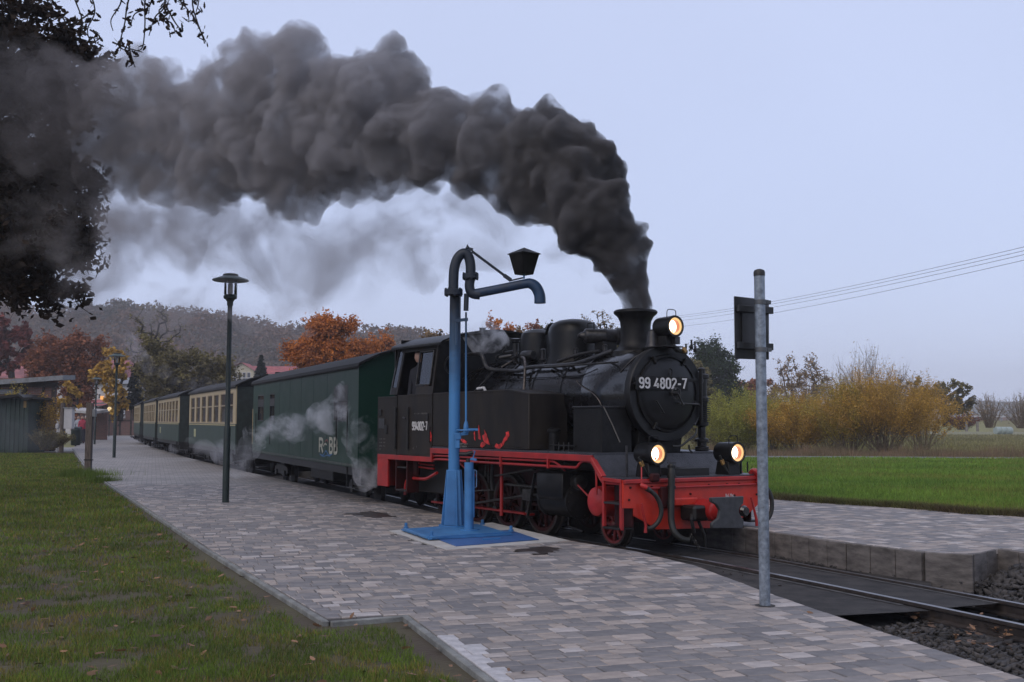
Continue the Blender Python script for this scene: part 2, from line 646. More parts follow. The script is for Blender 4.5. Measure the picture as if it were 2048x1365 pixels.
# ------------------------------------------------------------------ platforms, lawns, track bed
PAVE_RAMP = [(0, (.165, .160, .160)), (.28, (.205, .198, .196)), (.50, (.25, .235, .225)), (.68, (.30, .265, .235)), (.84, (.40, .345, .30)), (1, (.47, .44, .42))]
PAVER = mat('paver', (1.04, 1.02, 1.02), .72, var=.14, scale=9, bump=.22, bscale=60, ramp=PAVE_RAMP, objrand=True, col2=(.68, .67, .69))
PAVERL = mat('paver_pale', (.44, .43, .44), .75, var=.12, scale=10, bump=.25, bscale=60, isl=.1)
SAND = mat('joint_sand', (.045, .042, .040), .95, var=.2, scale=30, bump=.3, bscale=80)
def far_paving():
    M = bpy.data.materials.new('far_paving')
    M.use_nodes = True
    n = M.node_tree.nodes
    L = M.node_tree.links.new
    b = n['Principled BSDF']
    b.inputs['Roughness'].default_value = .75
    tc = n.new('ShaderNodeTexCoord')
    mp = n.new('ShaderNodeMapping')
    mp.inputs['Rotation'].default_value = (0, 0, R(-18))
    L(tc.outputs['Object'], mp.inputs[0])
    br = n.new('ShaderNodeTexBrick')
    br.inputs['Color1'].default_value = (.195, .187, .183, 1)
    br.inputs['Color2'].default_value = (.30, .275, .26, 1)
    br.inputs['Mortar'].default_value = (.08, .078, .075, 1)
    br.inputs['Scale'].default_value = 1
    br.inputs['Mortar Size'].default_value = .006
    br.inputs['Brick Width'].default_value = .22
    br.inputs['Row Height'].default_value = .16
    L(mp.outputs[0], br.inputs['Vector'])
    tn = n.new('ShaderNodeTexNoise')
    tn.inputs['Scale'].default_value = .6
    tn.inputs['Detail'].default_value = 6
    L(tc.outputs['Object'], tn.inputs['Vector'])
    mr = n.new('ShaderNodeMapRange')
    mr.inputs['From Min'].default_value = .3
    mr.inputs['From Max'].default_value = .7
    mr.inputs['To Min'].default_value = .85
    mr.inputs['To Max'].default_value = 1.12
    L(tn.outputs['Fac'], mr.inputs['Value'])
    sc = n.new('ShaderNodeVectorMath')
    sc.operation = 'SCALE'
    L(br.outputs['Color'], sc.inputs[0])
    L(mr.outputs[0], sc.inputs['Scale'])
    L(sc.outputs[0], b.inputs['Base Color'])
    return M
FARPAVE = far_paving()

near_poly = KERB + EDGE[::-1]
near_platform = MB().prism([tuple(p) for p in near_poly], 'z', ZB - .05, ZP - .014).build('near_platform', SAND, kind='structure')

crane_slab = [tuple(gz(x, y, ZP)[:2]) for x, y in [(778, 1062), (893, 1100), (1140, 1082), (985, 1046)]]
cover_a = [tuple(gz(x, y, ZP)[:2]) for x, y in [(1024, 1100), (1078, 1109), (1142, 1100), (1090, 1092)]]
cover_b = [tuple(gz(x, y, ZP)[:2]) for x, y in [(690, 1027), (745, 1037), (800, 1032), (742, 1022)]]

def quad_prism(Q, z0, z1, ch=.006, gap=.003, jit=0.):
    """Q: 4 corners ccw -> verts, faces of a chamfered block"""
    Q = np.array(Q, float)
    c = Q.mean(0)
    def inset(q, d):
        out = []
        for p in q:
            v = c - p
            l = np.linalg.norm(v) + 1e-9
            out.append(p + v / l * min(d * 1.4, l * .4))
        return np.array(out)
    a = inset(Q, gap)
    b = inset(Q, gap + ch)
    V = [(*p, z0) for p in a] + [(*p, z1 - ch * .8) for p in a] + [(*p, z1 + (random.random() - .5) * jit) for p in b]
    Fc = [(8, 9, 10, 11)]
    for i in range(4):
        j = (i + 1) % 4
        Fc += [(i, j, 4 + j, 4 + i), (4 + i, 4 + j, 8 + j, 8 + i)]
    return V, Fc

def pave(parent, poly, d, ymax, ztop, holes, n_parts, seed, pale=None, hs=(.125, .16, .16, .19), ws=(.11, .15, .15, .20, .25)):
    rd = random.Random(seed)
    d = np.array(d, float)
    d /= np.linalg.norm(d)
    e = np.array((d[1], -d[0]))
    ts = [np.array(p[:2]) @ d for p in poly]
    t = min(ts)
    quads = []
    tmax = max(ts)
    while t < tmax:
        h = rd.choice(hs)
        s0 = rowspans(poly, e, d, t + .004)
        s1 = rowspans(poly, e, d, t + h - .004)
        if len(s0) != len(s1):
            sm_ = rowspans(poly, e, d, t + h / 2)
            s0 = s0 if len(s0) == len(sm_) else sm_
            s1 = s1 if len(s1) == len(sm_) else sm_
        if len(s0) == len(s1):
            for i in range(0, len(s0) - 1, 2):
                a0, b0, a1, b1 = s0[i], s0[i + 1], s1[i], s1[i + 1]
                x = max(a0, a1)
                xe = min(b0, b1)
                cuts = []
                x += rd.random() * .12 + .05
                while x < xe - .09:
                    cuts.append(x)
                    x += rd.choice(ws)
                rect = False
                pl_, pu_ = a0, a1
                for c in cuts + [None]:
                    if c is None:
                        ql, qu = b0, b1
                    else:
                        ql = qu = c
                    Q = [e * pl_ + d * t, e * ql + d * t, e * qu + d * (t + h), e * pu_ + d * (t + h)]
                    mid = sum(Q) / 4
                    if mid[1] < ymax and abs(mid[0]) < .56 * mid[1] + 1.0 and mid[1] > 4.2:
                        is_rect = abs(pl_ - pu_) < 1e-6 and abs(ql - qu) < 1e-6
                        quads.append((mid, Q, (round(ql - pl_, 3), h) if is_rect else None))
                    pl_, pu_ = ql, qu
        t += h
    keep = []
    for q in quads:
        if not any(inside(q[0], hl)[0] for hl in holes):
            keep.append(q)
    keep.sort(key=lambda q: q[0][0] ** 2 + q[0][1] ** 2 if q[0][1] > 6.0 and abs(q[0][0]) < .47 * q[0][1] else 1e6 + q[0][1])
    ang = math.atan2(e[1], e[0])
    shared = {}
    for mid, Q, key in keep[:n_parts]:
        M_ = PAVERL if pale is not None and pale(mid) else PAVER
        if key is None:
            V, Fc = quad_prism([q - mid for q in Q], -.055, 0., jit=.002)
            me = new_mesh('paver', V, Fc, M_, 30)
            o = obj('paver', me, parent)
            o.location = (mid[0], mid[1], ztop + rd.uniform(-.002, .002))
        else:
            kk = (key, M_.name)
            if kk not in shared:
                w, h = key
                V, Fc = quad_prism([(-w / 2, -h / 2), (w / 2, -h / 2), (w / 2, h / 2), (-w / 2, h / 2)], -.055, 0.)
                shared[kk] = new_mesh('paver', V, Fc, M_, 30)
            o = obj('paver', shared[kk], parent)
            o.location = (mid[0], mid[1], ztop + rd.uniform(-.002, .002))
            o.rotation_euler = (rd.uniform(-.008, .008), rd.uniform(-.008, .008), ang)
    for M_, nm in ((PAVER, 'distant_pavers'), (PAVERL, 'distant_pale_pavers')):
        b = MB()
        for mid, Q, key in keep[n_parts:]:
            if (M_ is PAVERL) == bool(pale is not None and pale(mid)):
                V, Fc = quad_prism(Q, ztop - .055, ztop + rd.uniform(-.002, .002), jit=.002)
                b.add(V, Fc)
        if b.V:
            me = new_mesh(nm, b.V, b.F, M_, 30)
            obj(nm, me, parent, 'stuff')

def pale_test(mid):
    if mid[1] > 7.6:
        return False
    # band beside the near kerb
    k0, k1 = np.array(KERB[1]), np.array(KERB[2])
    if mid[1] < 6.19:
        k0, k1 = np.array(KERB[0]), np.array(KERB[1])
    v = (k1 - k0) / np.linalg.norm(k1 - k0)
    return abs(np.cross(v, mid - k0)) < .17
pave(near_platform, near_poly, (-.31, .95), 25.0, ZP, [crane_slab, cover_a, cover_b], 300, 3, pale_test)
# from 25 m on the paving is a sheet
pf = []
spanK = [p for p in KERB if p[1] > 25.2]
spanE = [p for p in EDGE if p[1] > 25.2]
def lerp_at(P, y):
    for a, b_ in zip(P[:-1], P[1:]):
        if (a[1] - y) * (b_[1] - y) <= 0 and a[1] != b_[1]:
            f = (y - a[1]) / (b_[1] - a[1])
            return (a[0] + (b_[0] - a[0]) * f, y)
pf = [lerp_at(KERB, 24.95)] + spanK + spanE[::-1] + [lerp_at(EDGE, 24.95)]
ys_ = [24.95] + list(np.arange(27, 126, 2.0)) + [126.]
b = MB()
ribbon(b, [lerp_at(KERB, y) for y in ys_], [lerp_at(EDGE, y) for y in ys_], ZP - .002)
b.build('distant_paving', FARPAVE, near_platform)
b = MB()
b.prism(cover_a, 'z', ZP - .05, ZP - .003)
b.build('manhole_cover', mat('wet_cover', (.045, .036, .032), .4, var=.25, scale=8, bump=.3, bscale=60), near_platform)
b = MB()
b.prism(cover_b, 'z', ZP - .05, ZP - .003)
b.build('manhole_cover', MATS['wet_cover'], near_platform)

# kerb stones along the lawn
KERBM = mat('kerb_stone', (.20, .205, .195), .9, var=.2, scale=6, bump=.3, bscale=50, isl=.08)
for a, c_ in zip(KERB[:-1], KERB[1:]):
    a, c_ = np.array(a), np.array(c_)
    l = np.linalg.norm(c_ - a)
    if c_[1] > 60:
        break
    nst = max(1, round(l / 1.0)) if a[1] < 20 else max(1, round(l / 4))
    v = (c_ - a) / l
    nn = np.array((-v[1], v[0]))
    if c_[1] < a[1]:
        nn = nn * 1.
    for i in range(nst):
        p, q = a + v * l * i / nst, a + v * l * (i + 1) / nst
        b = MB()
        mid = (p + q) / 2 + nn * .028
        b.obox((mid[0], mid[1], ZP - .13), (*v, 0), (*nn, 0), (0, 0, 1), l / nst / 2 - .003, .026, .122 + random.uniform(-.004, .004))
        b.build('kerb_stone', KERBM, near_platform, bev=.006)
# edge stones beside the track
EDGEM = mat('edge_stone', (.21, .205, .21), .85, var=.2, scale=5, bump=.3, bscale=50)
# concrete face of the near platform is the platform body itself; a light crane slab lies in it
# ---- lawn (left)
LAWN = mat('lawn_soil', (.085, .075, .038), .95, col2=(.055, .040, .027), scale=1.1, bump=.6, bscale=25, detail=8)
lawn_poly = [(-60, 1)] + KERB[:10] + [(-24.5, 60), (-60, 60)]
off_k = [(x - .05, y) for x, y in KERB[:10]]
poly_sheet('lawn', [(-60, 1)] + off_k + [(-26, 60), (-60, 60)], ZP - .045, LAWN)
# ---- track bed
BALL = mat('ballast_ground', (.045, .043, .042), .95, var=.3, scale=8, bump=1., bscale=22)
b = MB()
A_, B_ = near_off(3.2), near_off(-5.5)
ribbon(b, A_, B_, ZB)
b.build('track_bed', BALL, kind='structure')
# asphalt crossing strip beside and between the rails
tpar = None
def cen_index(y):
    return int(np.argmin(abs(CEN[:, 1] - y)))
i0, i1 = cen_index(34), cen_index(9.75)
HG = .40
b = MB()
seg = slice(min(i0, i1), max(i0, i1) + 1)
inn, inp = near_off(HG - .05)[seg], near_off(-HG + .05)[seg]
ribbon(b, inn, inp, ZA + .012)
b.build('asphalt_between_rails', ASPH, kind='structure')
# near-side asphalt fillet between platform edge and rail
pn = near_off(HG + .045)
pts = [tuple(p) for p in pn if 9.45 < p[1] < 34]
pts.sort(key=lambda p: p[1])
eds = [p for p in catmull([np.array((*q, 0)) for q in EDGE], 4)]
eds = sorted([(float(p[0]) - .12, float(p[1])) for p in eds if 8.95 < p[1] < 34], key=lambda p: -p[1])
poly_sheet('asphalt_strip', pts + eds, ZA, ASPH)
# far-side asphalt
FW = [tuple(gz(x, y, ZR)[:2]) for x, y in [(1525, 1060), (1700, 1085), (1850, 1103), (1947, 1108)]]
FN = [tuple(gz(x, y, ZR)[:2]) for x, y in [(1998, 1096), (2048, 1104)]]
dv = np.array(FN[1]) - np.array(FN[0])
dv = np.array(FW[3]) - np.array(FW[2])
dv = dv / np.linalg.norm(dv)
FN = [FN[0], tuple(np.array(FN[0]) + np.array((.42, -.9)) * .6), tuple(np.array(FN[0]) + np.array((.5, -.866)) * 6)]
back = [tuple(p) for p in near_off(-.86) if 13.6 < p[1] < 130]
back.sort(key=lambda p: -p[1])
FWALL = back + FW + FN
FBACK = [tuple(gz(x, y, ZR)[:2]) for x, y in [(1560, 997), (1700, 1008), (2048, 1033)]]
fb2 = [tuple(p) for p in near_off(-4.2) if 24 < p[1] < 130]
fb2.sort(key=lambda p: -p[1])
FBK = fb2 + FBACK + [(10.2, 14.2), (12.5, 12.0)]
far_poly = FWALL + [(14, 8)] + FBK[::-1]
fp = [tuple(p) for p in near_off(-HG - .045) if 10.6 < p[1] < 34]
fp.sort(key=lambda p: p[1])
fe = [p for p in FWALL if 11.3 < p[1] < 34]
fe.sort(key=lambda p: -p[1])
poly_sheet('far_asphalt_strip', fp + [(p[0] + .05, p[1]) for p in fe], ZA - .01, ASPH)
far_platform = MB().prism([tuple(p) for p in far_poly], 'z', ZB - .05, ZR - .014).build('far_platform', SAND, kind='structure')
pave(far_platform, far_poly, (-.5, .866), 20.5, ZR, [], 150, 11, None)
near_y = [p for p in FWALL if p[1] > 20.3]
pf = [p for p in far_poly if p[1] > 20.3]
poly_sheet('distant_paving', pf, ZR - .004, FARPAVE, far_platform, None)
WALLC = mat('wall_concrete', (.125, .112, .104), .85, var=.25, isl=.12, scale=5, bump=.3, bscale=40, stretch=(1, 1, 3))
# wall panels about 0.9 m long
path = FW + FN
acc = [np.array(FWALL[len(back) - 6 + i]) for i in range(6)] if len(back) > 6 else []
path = [np.array(p) for p in acc] + [np.array(p) for p in path]
for a, c_ in zip(path[:-1], path[1:]):
    l = np.linalg.norm(c_ - a)
    n = max(1, round(l / .33))
    v = (c_ - a) / l
    nn = np.array((v[1], -v[0]))
    if nn @ (np.array((0., 8.)) - a) < 0:
        nn = -nn
    for i in range(n):
        p, q = a + v * l * i / n, a + v * l * (i + 1) / n
        mid = (p + q) / 2 + nn * .03
        b = MB()
        b.obox((mid[0], mid[1], (ZB + ZR) / 2 - .03 + random.uniform(-.003, .003)), (*v, 0), (*nn, 0), (0, 0, 1), l / n / 2 - .004, .035, (ZR - ZB) / 2 + .025)
        b.build('wall_panel', WALLC, far_platform, bev=.008)

# worn pale concrete strips beside the rail heads in the filled part
STRIP = mat('rail_side_strip', (.10, .096, .092), .85, col2=(.030, .029, .029), scale=5, bump=.4, bscale=60, stretch=(1, 1, 1))
b = MB()
for o0_, o1_ in ((HG - .05, HG - .12), (-HG + .05, -HG + .10)):
    ribbon(b, near_off(o0_)[seg], near_off(o1_)[seg], ZA + .017)
b.build('rail_side_strip', STRIP, kind='structure')
b = MB()
seg2 = slice(min(cen_index(13.5), cen_index(9.9)), max(cen_index(13.5), cen_index(9.9)) + 1)
ribbon(b, near_off(HG + .05)[seg2], near_off(HG + .11)[seg2], ZA + .006)
b.build('rail_side_strip', STRIP, kind='structure')
# rails
RH = .13
def rail(off, label):
    P = near_off(off)
    keep = [i for i in range(len(P)) if 1.5 < P[i][1] < 140]
    P = P[keep]
    T = np.gradient(P, axis=0)
    T /= np.linalg.norm(T, axis=1)[:, None]
    Nn = np.stack([T[:, 1], -T[:, 0]], 1)
    prof = [(-.028, 0), (.028, 0), (.030, -.008), (.028, -.03), (.008, -.04), (.008, -.10), (.05, -.115), (.05, -.13), (-.05, -.13), (-.05, -.115), (-.008, -.10), (-.008, -.04), (-.028, -.03), (-.030, -.008)]
    V, Fc = [], []
    n = len(prof)
    for i in range(len(P)):
        for a, z in prof:
            q = P[i] + Nn[i] * a
            V.append((*q, z))
    for i in range(len(P) - 1):
        for k_ in range(n):
            a0, a1 = i * n + k_, i * n + (k_ + 1) % n
            Fc.append((a0, a1, a1 + n, a0 + n))
    me = new_mesh('rail', V, Fc, RAILSIDE, 30)
    me.materials.append(RAILTOP)
    mi = [1 if (f % n) == 0 else 0 for f in range(len(Fc))]
    me.polygons.foreach_set('material_index', mi)
    me.update()
    o = obj('rail', me, None, None)
    return tag(o, label, 'rail', 'rails of the station track')
rail(HG, 'shiny steel rail of the station track nearer to the water crane')
rail(-HG, 'shiny steel rail of the station track beside the far platform')

# sleepers where the bed is open
SLP = mat('sleeper_wood', (.04, .034, .03), .9, var=.3, scale=10, bump=.4, bscale=25)
P = CEN
cum = np.concatenate([[0], np.cumsum(np.linalg.norm(np.diff(P, axis=0), axis=1))])
for s_ in np.arange(cum[0], cum[-1], .65):
    x = np.interp(s_, cum, P[:, 0])
    y = np.interp(s_, cum, P[:, 1])
    if 2.5 < y < 9.6:
        j = np.searchsorted(cum, s_)
        T = P[min(j, len(P) - 1)] - P[j - 1]
        T /= np.linalg.norm(T)
        b = MB()
        b.obox((x, y, -.13 - .05), (*T, 0), (T[1], -T[0], 0), (0, 0, 1), .11, .75, .05)
        o = b.build('sleeper', SLP, None, bev=.008)
        tag(o, 'dark wooden sleeper half buried in stones under the bare rails at the lower right', 'sleeper', 'sleepers under the open rails')

# ballast stones: open bed at the lower right and heaps by the far wall
STONE = mat('ballast_stone', (.085, .078, .076), .9, col2=(.022, .020, .019), scale=3, bump=.4, bscale=40, isl=.35)
ico_v, ico_f = [], []
bm = bmesh.new()
bmesh.ops.create_cube(bm, size=1.5)
bmesh.ops.triangulate(bm, faces=bm.faces[:])
ico_v = np.array([v.co[:] for v in bm.verts])
ico_f = np.array([[v.index for v in f.verts] for f in bm.faces])
bm.free()
def stones(name, centres, sizes, material, label=None, squash=.65):
    n = len(centres)
    Vv = np.repeat(ico_v[None], n, 0)
    Vv = Vv * (1 + rng.uniform(-.45, .45, (n, len(ico_v), 1)))
    Vv = Vv * rng.uniform(.7, 1.25, (n, 1, 3))
    Vv[:, :, 2] *= squash
    th = rng.uniform(0, 6.28, n)
    c, s = np.cos(th)[:, None], np.sin(th)[:, None]
    x = Vv[:, :, 0] * c - Vv[:, :, 1] * s
    y = Vv[:, :, 0] * s + Vv[:, :, 1] * c
    Vv[:, :, 0], Vv[:, :, 1] = x, y
    tl = rng.uniform(-.6, .6, n)[:, None]
    Vv[:, :, 2] += Vv[:, :, 0] * tl
    Vv = Vv * np.array(sizes)[:, None, None] + np.array(centres)[:, None]
    Fq = (ico_f[None] + (np.arange(n) * len(ico_v))[:, None, None]).reshape(-1, 3)
    o = obj(name, mesh_np(name, Vv.reshape(-1, 3), Fq, material), None, 'stuff')
    return o
pts = []
A_, B_ = near_off(2.6), near_off(-3.4)
while len(pts) < 24000:
    y = rng.uniform(4.2, 10.6)
    x = rng.uniform(2.0, 7.5)
    pts.append((x, y))
pts = np.array(pts)
ok = ~inside(pts, near_poly) & ~inside(pts, far_poly)
def dist_c(P_):
    return np.min(np.linalg.norm(P_[:, None] - CEN[None], axis=2), axis=1)
CENf = np.array([p[:2] for p in catmull([np.array((*p, 0.)) for p in CENTRE], 60)])
def signed_c(P_):
    D = np.linalg.norm(P_[:, None] - CENf[None], axis=2)
    j = D.argmin(1)
    T = np.gradient(CENf, axis=0)[j]
    T /= np.linalg.norm(T, axis=1)[:, None]
    Nn = np.stack([T[:, 1], -T[:, 0]], 1) * SGN
    return ((P_ - CENf[j]) * Nn).sum(1)
sd = signed_c(pts)
near_as = (pts[:, 1] > 8.9 + (pts[:, 0] - 2.6) * .8) & (sd > HG - .05)
mid_as = (pts[:, 1] > 9.7 + (abs(sd) * 0)) & (abs(sd) < HG)
far_as = (pts[:, 1] > 10.6) & (sd < 0)
railz = abs(abs(sd) - HG) < .055
ok &= ~near_as & ~mid_as & ~far_as & ~railz
pts = pts[ok]
sd = sd[ok]
zz = ZB + rng.uniform(-.01, .03, len(pts)) - .03 * (abs(sd) < HG)
heap = np.exp(-((pts[:, 0] - 5.2) ** 2 + (pts[:, 1] - 11.0) ** 2) / .5) * .2
stones('ballast_stones', np.column_stack([pts, zz + heap]), rng.uniform(.010, .034, len(pts)), STONE)
# grit and small stones swept along the wall foot and the platform edge
gp = []
for (x0_, y0_, x1_, y1_, n_g, w_g) in ((3.1, 13.2, 4.9, 10.95, 900, .10), (1.9, 10.9, 2.55, 8.6, 260, .05), (2.2, 12.6, 4.4, 9.8, 120, .35)):
    f_ = rng.uniform(0, 1, (n_g, 1))
    gp.append(np.array([(x0_, y0_)]) + (np.array([(x1_, y1_)]) - np.array([(x0_, y0_)])) * f_ + rng.normal(size=(n_g, 2)) * w_g)
gp = np.concatenate(gp)
gp = gp[~inside(gp, far_poly) & ~inside(gp, near_poly)]
stones('loose_grit', np.column_stack([gp, np.full(len(gp), ZA + .004)]), rng.uniform(.004, .016, len(gp)), STONE)
# heap of stones in the corner of the far platform wall
hp = np.array([(FN[0][0], FN[0][1])]) + rng.normal(0, .42, (900, 2)) + np.array([(.15, -.75)])
hp = hp[~inside(hp, far_poly)]
dd = np.linalg.norm(hp - np.array([(FN[0][0] + .1, FN[0][1] - .55)]), axis=1)
stones('ballast_stones', np.column_stack([hp, ZB + .28 * np.exp(-(dd / .45) ** 2)]), rng.uniform(.02, .055, len(hp)), STONE)

# ================================================================== steam locomotive
BZ, BR = 1.92, .57          # boiler centre height and radius
def Bo(x, y, r=BR + .01):
    """where the sight line meets the boiler barrel"""
    d = ray(x, y)
    o = CAMP - LF
    ov, oz = o @ LN, o[2] - BZ
    dv, dz = d @ LN, d[2]
    A, B_, C_ = dv * dv + dz * dz, 2 * (ov * dv + oz * dz), ov * ov + oz * oz - r * r
    D = max(B_ * B_ - 4 * A * C_, 0)
    t = (-B_ - math.sqrt(D)) / (2 * A)
    q = o + d * t
    return (float(q @ LA), float(q @ LN), float(q[2]))

loco = empty('steam_locomotive', LF, LROT, 'black tank steam engine with red beam, glowing lamps and number 99 4802-7', 'steam locomotive')
def P_(b, name, material, bev=0., smooth=35, parent=None, kind=None):
    return b.build(name, material, parent or loco, bev, smooth, kind)

# boiler and smokebox
prof = [(.50, 1.55), (BR - .01, 1.55), (BR - .01, 4.62), (.3, 4.62)]
P_(MB().lathe([(r, h) for r, h in prof], (0, 0, BZ), (1, 0, 0), 56), 'boiler', BLACK)
P_(MB().lathe([(.40, .56), (.575, .56), (.59, .60), (.59, 1.52), (.575, 1.56), (.4, 1.56)], (0, 0, BZ), (1, 0, 0), 56), 'smokebox', BLACK)
P_(MB().lathe([(.48, .50), (.595, .50), (.605, .515), (.605, .60), (.59, .61), (.48, .61)], (0, 0, BZ), (1, 0, 0), 56), 'smokebox_ring', SATIN)
dr = MB().lathe([(.001, .405), (.10, .408), (.25, .425), (.38, .45), (.465, .48), (.475, .49), (.475, .53), (.40, .55)], (0, 0, BZ), (1, 0, 0), 56, caps=False)
door = P_(dr, 'smokebox_door', SATIN)
P_(MB().lathe([(.455, .462), (.485, .468), (.49, .49), (.485, .505), (.455, .505)], (0, 0, BZ), (1, 0, 0), 56, caps=False), 'door_rim', SOOT, parent=door)
for u in (1.58, 2.05, 2.75, 3.45, 4.1):
    P_(MB().lathe([(BR - .02, u - .022), (BR + .004, u - .02), (BR + .004, u + .02), (BR - .02, u + .022)], (0, 0, BZ), (1, 0, 0), 56), 'boiler_band', BLACK)
# door clamps, hinge and furniture
for i, a in enumerate((60, 122, 196, 300)):
    ca, sa = math.cos(R(a)), math.sin(R(a))
    b = MB().obox((.462, .475 * ca, BZ + .475 * sa), (1, 0, 0), (0, ca, sa), (0, -sa, ca), .022, .05, .018)
    P_(b, 'door_clamp', SOOT, .006, parent=door)
b = MB()
b.bar((.425, -.04, BZ - .07), (.475, -.52, BZ - .115), .05, .018, (1, 0, 0))
P_(b, 'hinge_strap', SOOT, .004, parent=door)
b = MB()
b.bar((.425, -.10, BZ + .165), (.475, -.52, BZ + .175), .045, .018, (1, 0, 0))
P_(b, 'hinge_strap', SOOT, .004, parent=door)
P_(MB().tube([(.46, -.53, BZ + .3), (.46, -.53, BZ - .36)], .022, 10), 'hinge_pin', SOOT, parent=door)
P_(MB().tube([(.40, -.08, BZ - .125), (.36, -.08, BZ - .125), (.36, -.40, BZ - .135), (.42, -.40, BZ - .135)], .012, 8), 'door_handrail', OILY, parent=door)
P_(MB().tube([(.40, .29, BZ - .10), (.36, .29, BZ - .10), (.36, .17, BZ - .25), (.41, .17, BZ - .25)], .010, 8), 'door_handrail', OILY, parent=door)
# handwheel with locking lever
b = MB()
rim = [(.33, .068 * math.cos(2 * math.pi * i / 24), BZ - .005 + .068 * math.sin(2 * math.pi * i / 24)) for i in range(25)]
b.tube(rim, .009, 8, caps=False)
for a in (20, 140, 260):
    b.bar((.33, 0, BZ - .005), (.33, .066 * math.cos(R(a)), BZ - .005 + .066 * math.sin(R(a))), .012, .008, (1, 0, 0))
b.lathe([(.02, .31), (.028, .34), (.03, .41)], (0, 0, BZ - .005), (1, 0, 0), 14)
P_(b, 'hand_wheel', OILY, parent=door)
b = MB()
b.tube([(.30, 0, BZ - .005), (.30, -.06, BZ - .10), (.29, -.085, BZ - .15)], [.012, .010, .014], 8)
P_(b, 'lock_lever', OILY, parent=door)
# key-shaped hook above the plate
b = MB()
b.tube([(.39, .055 + .0, BZ + .19), (.38, .075, BZ + .27), (.38, .05, BZ + .305), (.38, .02, BZ + .27), (.39, .04, BZ + .19)], .008, 6, smooth_path=3)
P_(b, 'lamp_hook', SOOT, parent=door)

# number plate on the door
pu = .385
pc0, pc1 = Fr(1272, 753, pu), Fr(1376, 784.5, pu)
b = MB().box(pu, pu + .015, pc1[1], pc0[1], 1.955, 2.125)
plate = P_(b, 'number_plate', SOOT, .003)
pw = pc0[1] - pc1[1]
st = strokes('99 4802-7', .118, .145, .60, .006, 1.0)
scale_x = pw * .90 / (st.width - .02)
st = strokes('99 4802-7', .132, .17, .60, .006, scale_x * .118 / .132)
place_strokes(st, (pu - .001, pc0[1] - pw * .055, 1.974), (0, -1, 0), (0, 0, 1))
P_(st, 'number_lettering', WHITE, parent=plate)
b = MB()
for y in (pc0[1] - .13, pc1[1] + .13):
    for z in (1.966, 2.112):
        b.lathe([(.007, pu - .006), (.007, pu)], (0, y, z), (1, 0, 0), 8)
P_(b, 'plate_bolts', OILY, parent=plate)
for y in (pc0[1] - .05, pc1[1] + .05):
    P_(MB().box(pu + .01, .5, y - .015, y + .015, 2.02, 2.05), 'plate_bracket', SOOT, parent=plate)

# chimney
cu = 1.12
P_(MB().lathe([(.34, 2.40), (.31, 2.475), (.25, 2.51), (.215, 2.56), (.20, 2.62), (.197, 2.80), (.205, 2.87), (.235, 2.93), (.275, 2.965), (.288, 2.985), (.285, 3.005), (.262, 3.02), (.225, 3.01), (.19, 2.95), (.18, 2.7)], (cu, 0, 0), (0, 0, 1), 44, caps=False), 'chimney', SOOT)
# domes
P_(MB().lathe([(.40, 2.33), (.38, 2.42), (.365, 2.50), (.36, 2.60), (.36, 2.80), (.348, 2.88), (.30, 2.945), (.21, 2.985), (.09, 3.005), (.001, 3.008)], (2.5, 0, 0), (0, 0, 1), 44, caps=False), 'steam_dome', SATIN)
P_(MB().lathe([(.30, 2.33), (.28, 2.42), (.27, 2.50), (.265, 2.78), (.245, 2.86), (.18, 2.905), (.08, 2.925), (.001, 2.928)], (3.4, 0, 0), (0, 0, 1), 36, caps=False), 'sand_dome', SATIN)
b = MB()
b.tube([(3.12, .05, 2.83), (3.05, .05, 2.95), (2.95, .05, 2.97), (2.9, .05, 2.93)], .022, 8, smooth_path=3)
P_(b, 'dome_handle', SOOT)
for k_, (u, v) in enumerate(((1.95, .16), (2.06, -.14))):
    b = MB().tube([(u, v, 2.80), (u, v, 2.90), (u - .14, v, 2.90), (u - .14, v, 2.80)], .010, 6)
    P_(b, 'lifting_handle', SOOT)
# turbo generator lying across the barrel
tg = empty('turbo_generator', (0, 0, 0))
tg.parent = loco
del_me = MB().lathe([(.02, -.36), (.045, -.32), (.06, -.28), (.095, -.26), (.10, -.25), (.10, -.02), (.108, 0), (.108, .03), (.10, .05), (.10, .17), (.12, .18), (.12, .26), (.09, .27)], (1.78, .02, 2.72), (-.35, -.85, 0), 26)
P_(del_me, 'generator_casing', PIPE, parent=tg)
P_(MB().box(1.66, 1.86, -.12, .12, 2.44, 2.64), 'generator_base', SOOT, .01, parent=tg)
P_(MB().tube([(1.86, .24, 2.74), (1.88, .30, 2.74), (1.89, .36, 2.73)], [.028, .018, .008], 8), 'generator_nozzle', OILY, parent=tg)
# bell and steam valve beside the chimney, in front of the dome
b = MB().lathe([(.10, 2.48), (.095, 2.50), (.075, 2.55), (.07, 2.66), (.055, 2.71), (.02, 2.73)], (.66, .10, 0), (0, 0, 1), 22)
P_(b, 'bell', PIPE)
P_(MB().box(.50, .82, -.02, .20, 2.455, 2.49), 'bell_bracket', SOOT, .004)
# little fittings along the top
for (u, v, z, r, h) in ((1.62, .12, 2.47, .03, .10), (2.95, .22, 2.44, .035, .14), (2.15, .22, 2.45, .03, .1)):
    P_(MB().lathe([(r * 1.5, z), (r * 1.5, z + .02), (r, z + .03), (r, z + h), (r * 1.3, z + h + .01), (r * .5, z + h + .03)], (u, v, 0), (0, 0, 1), 12), 'valve_fitting', PIPE)
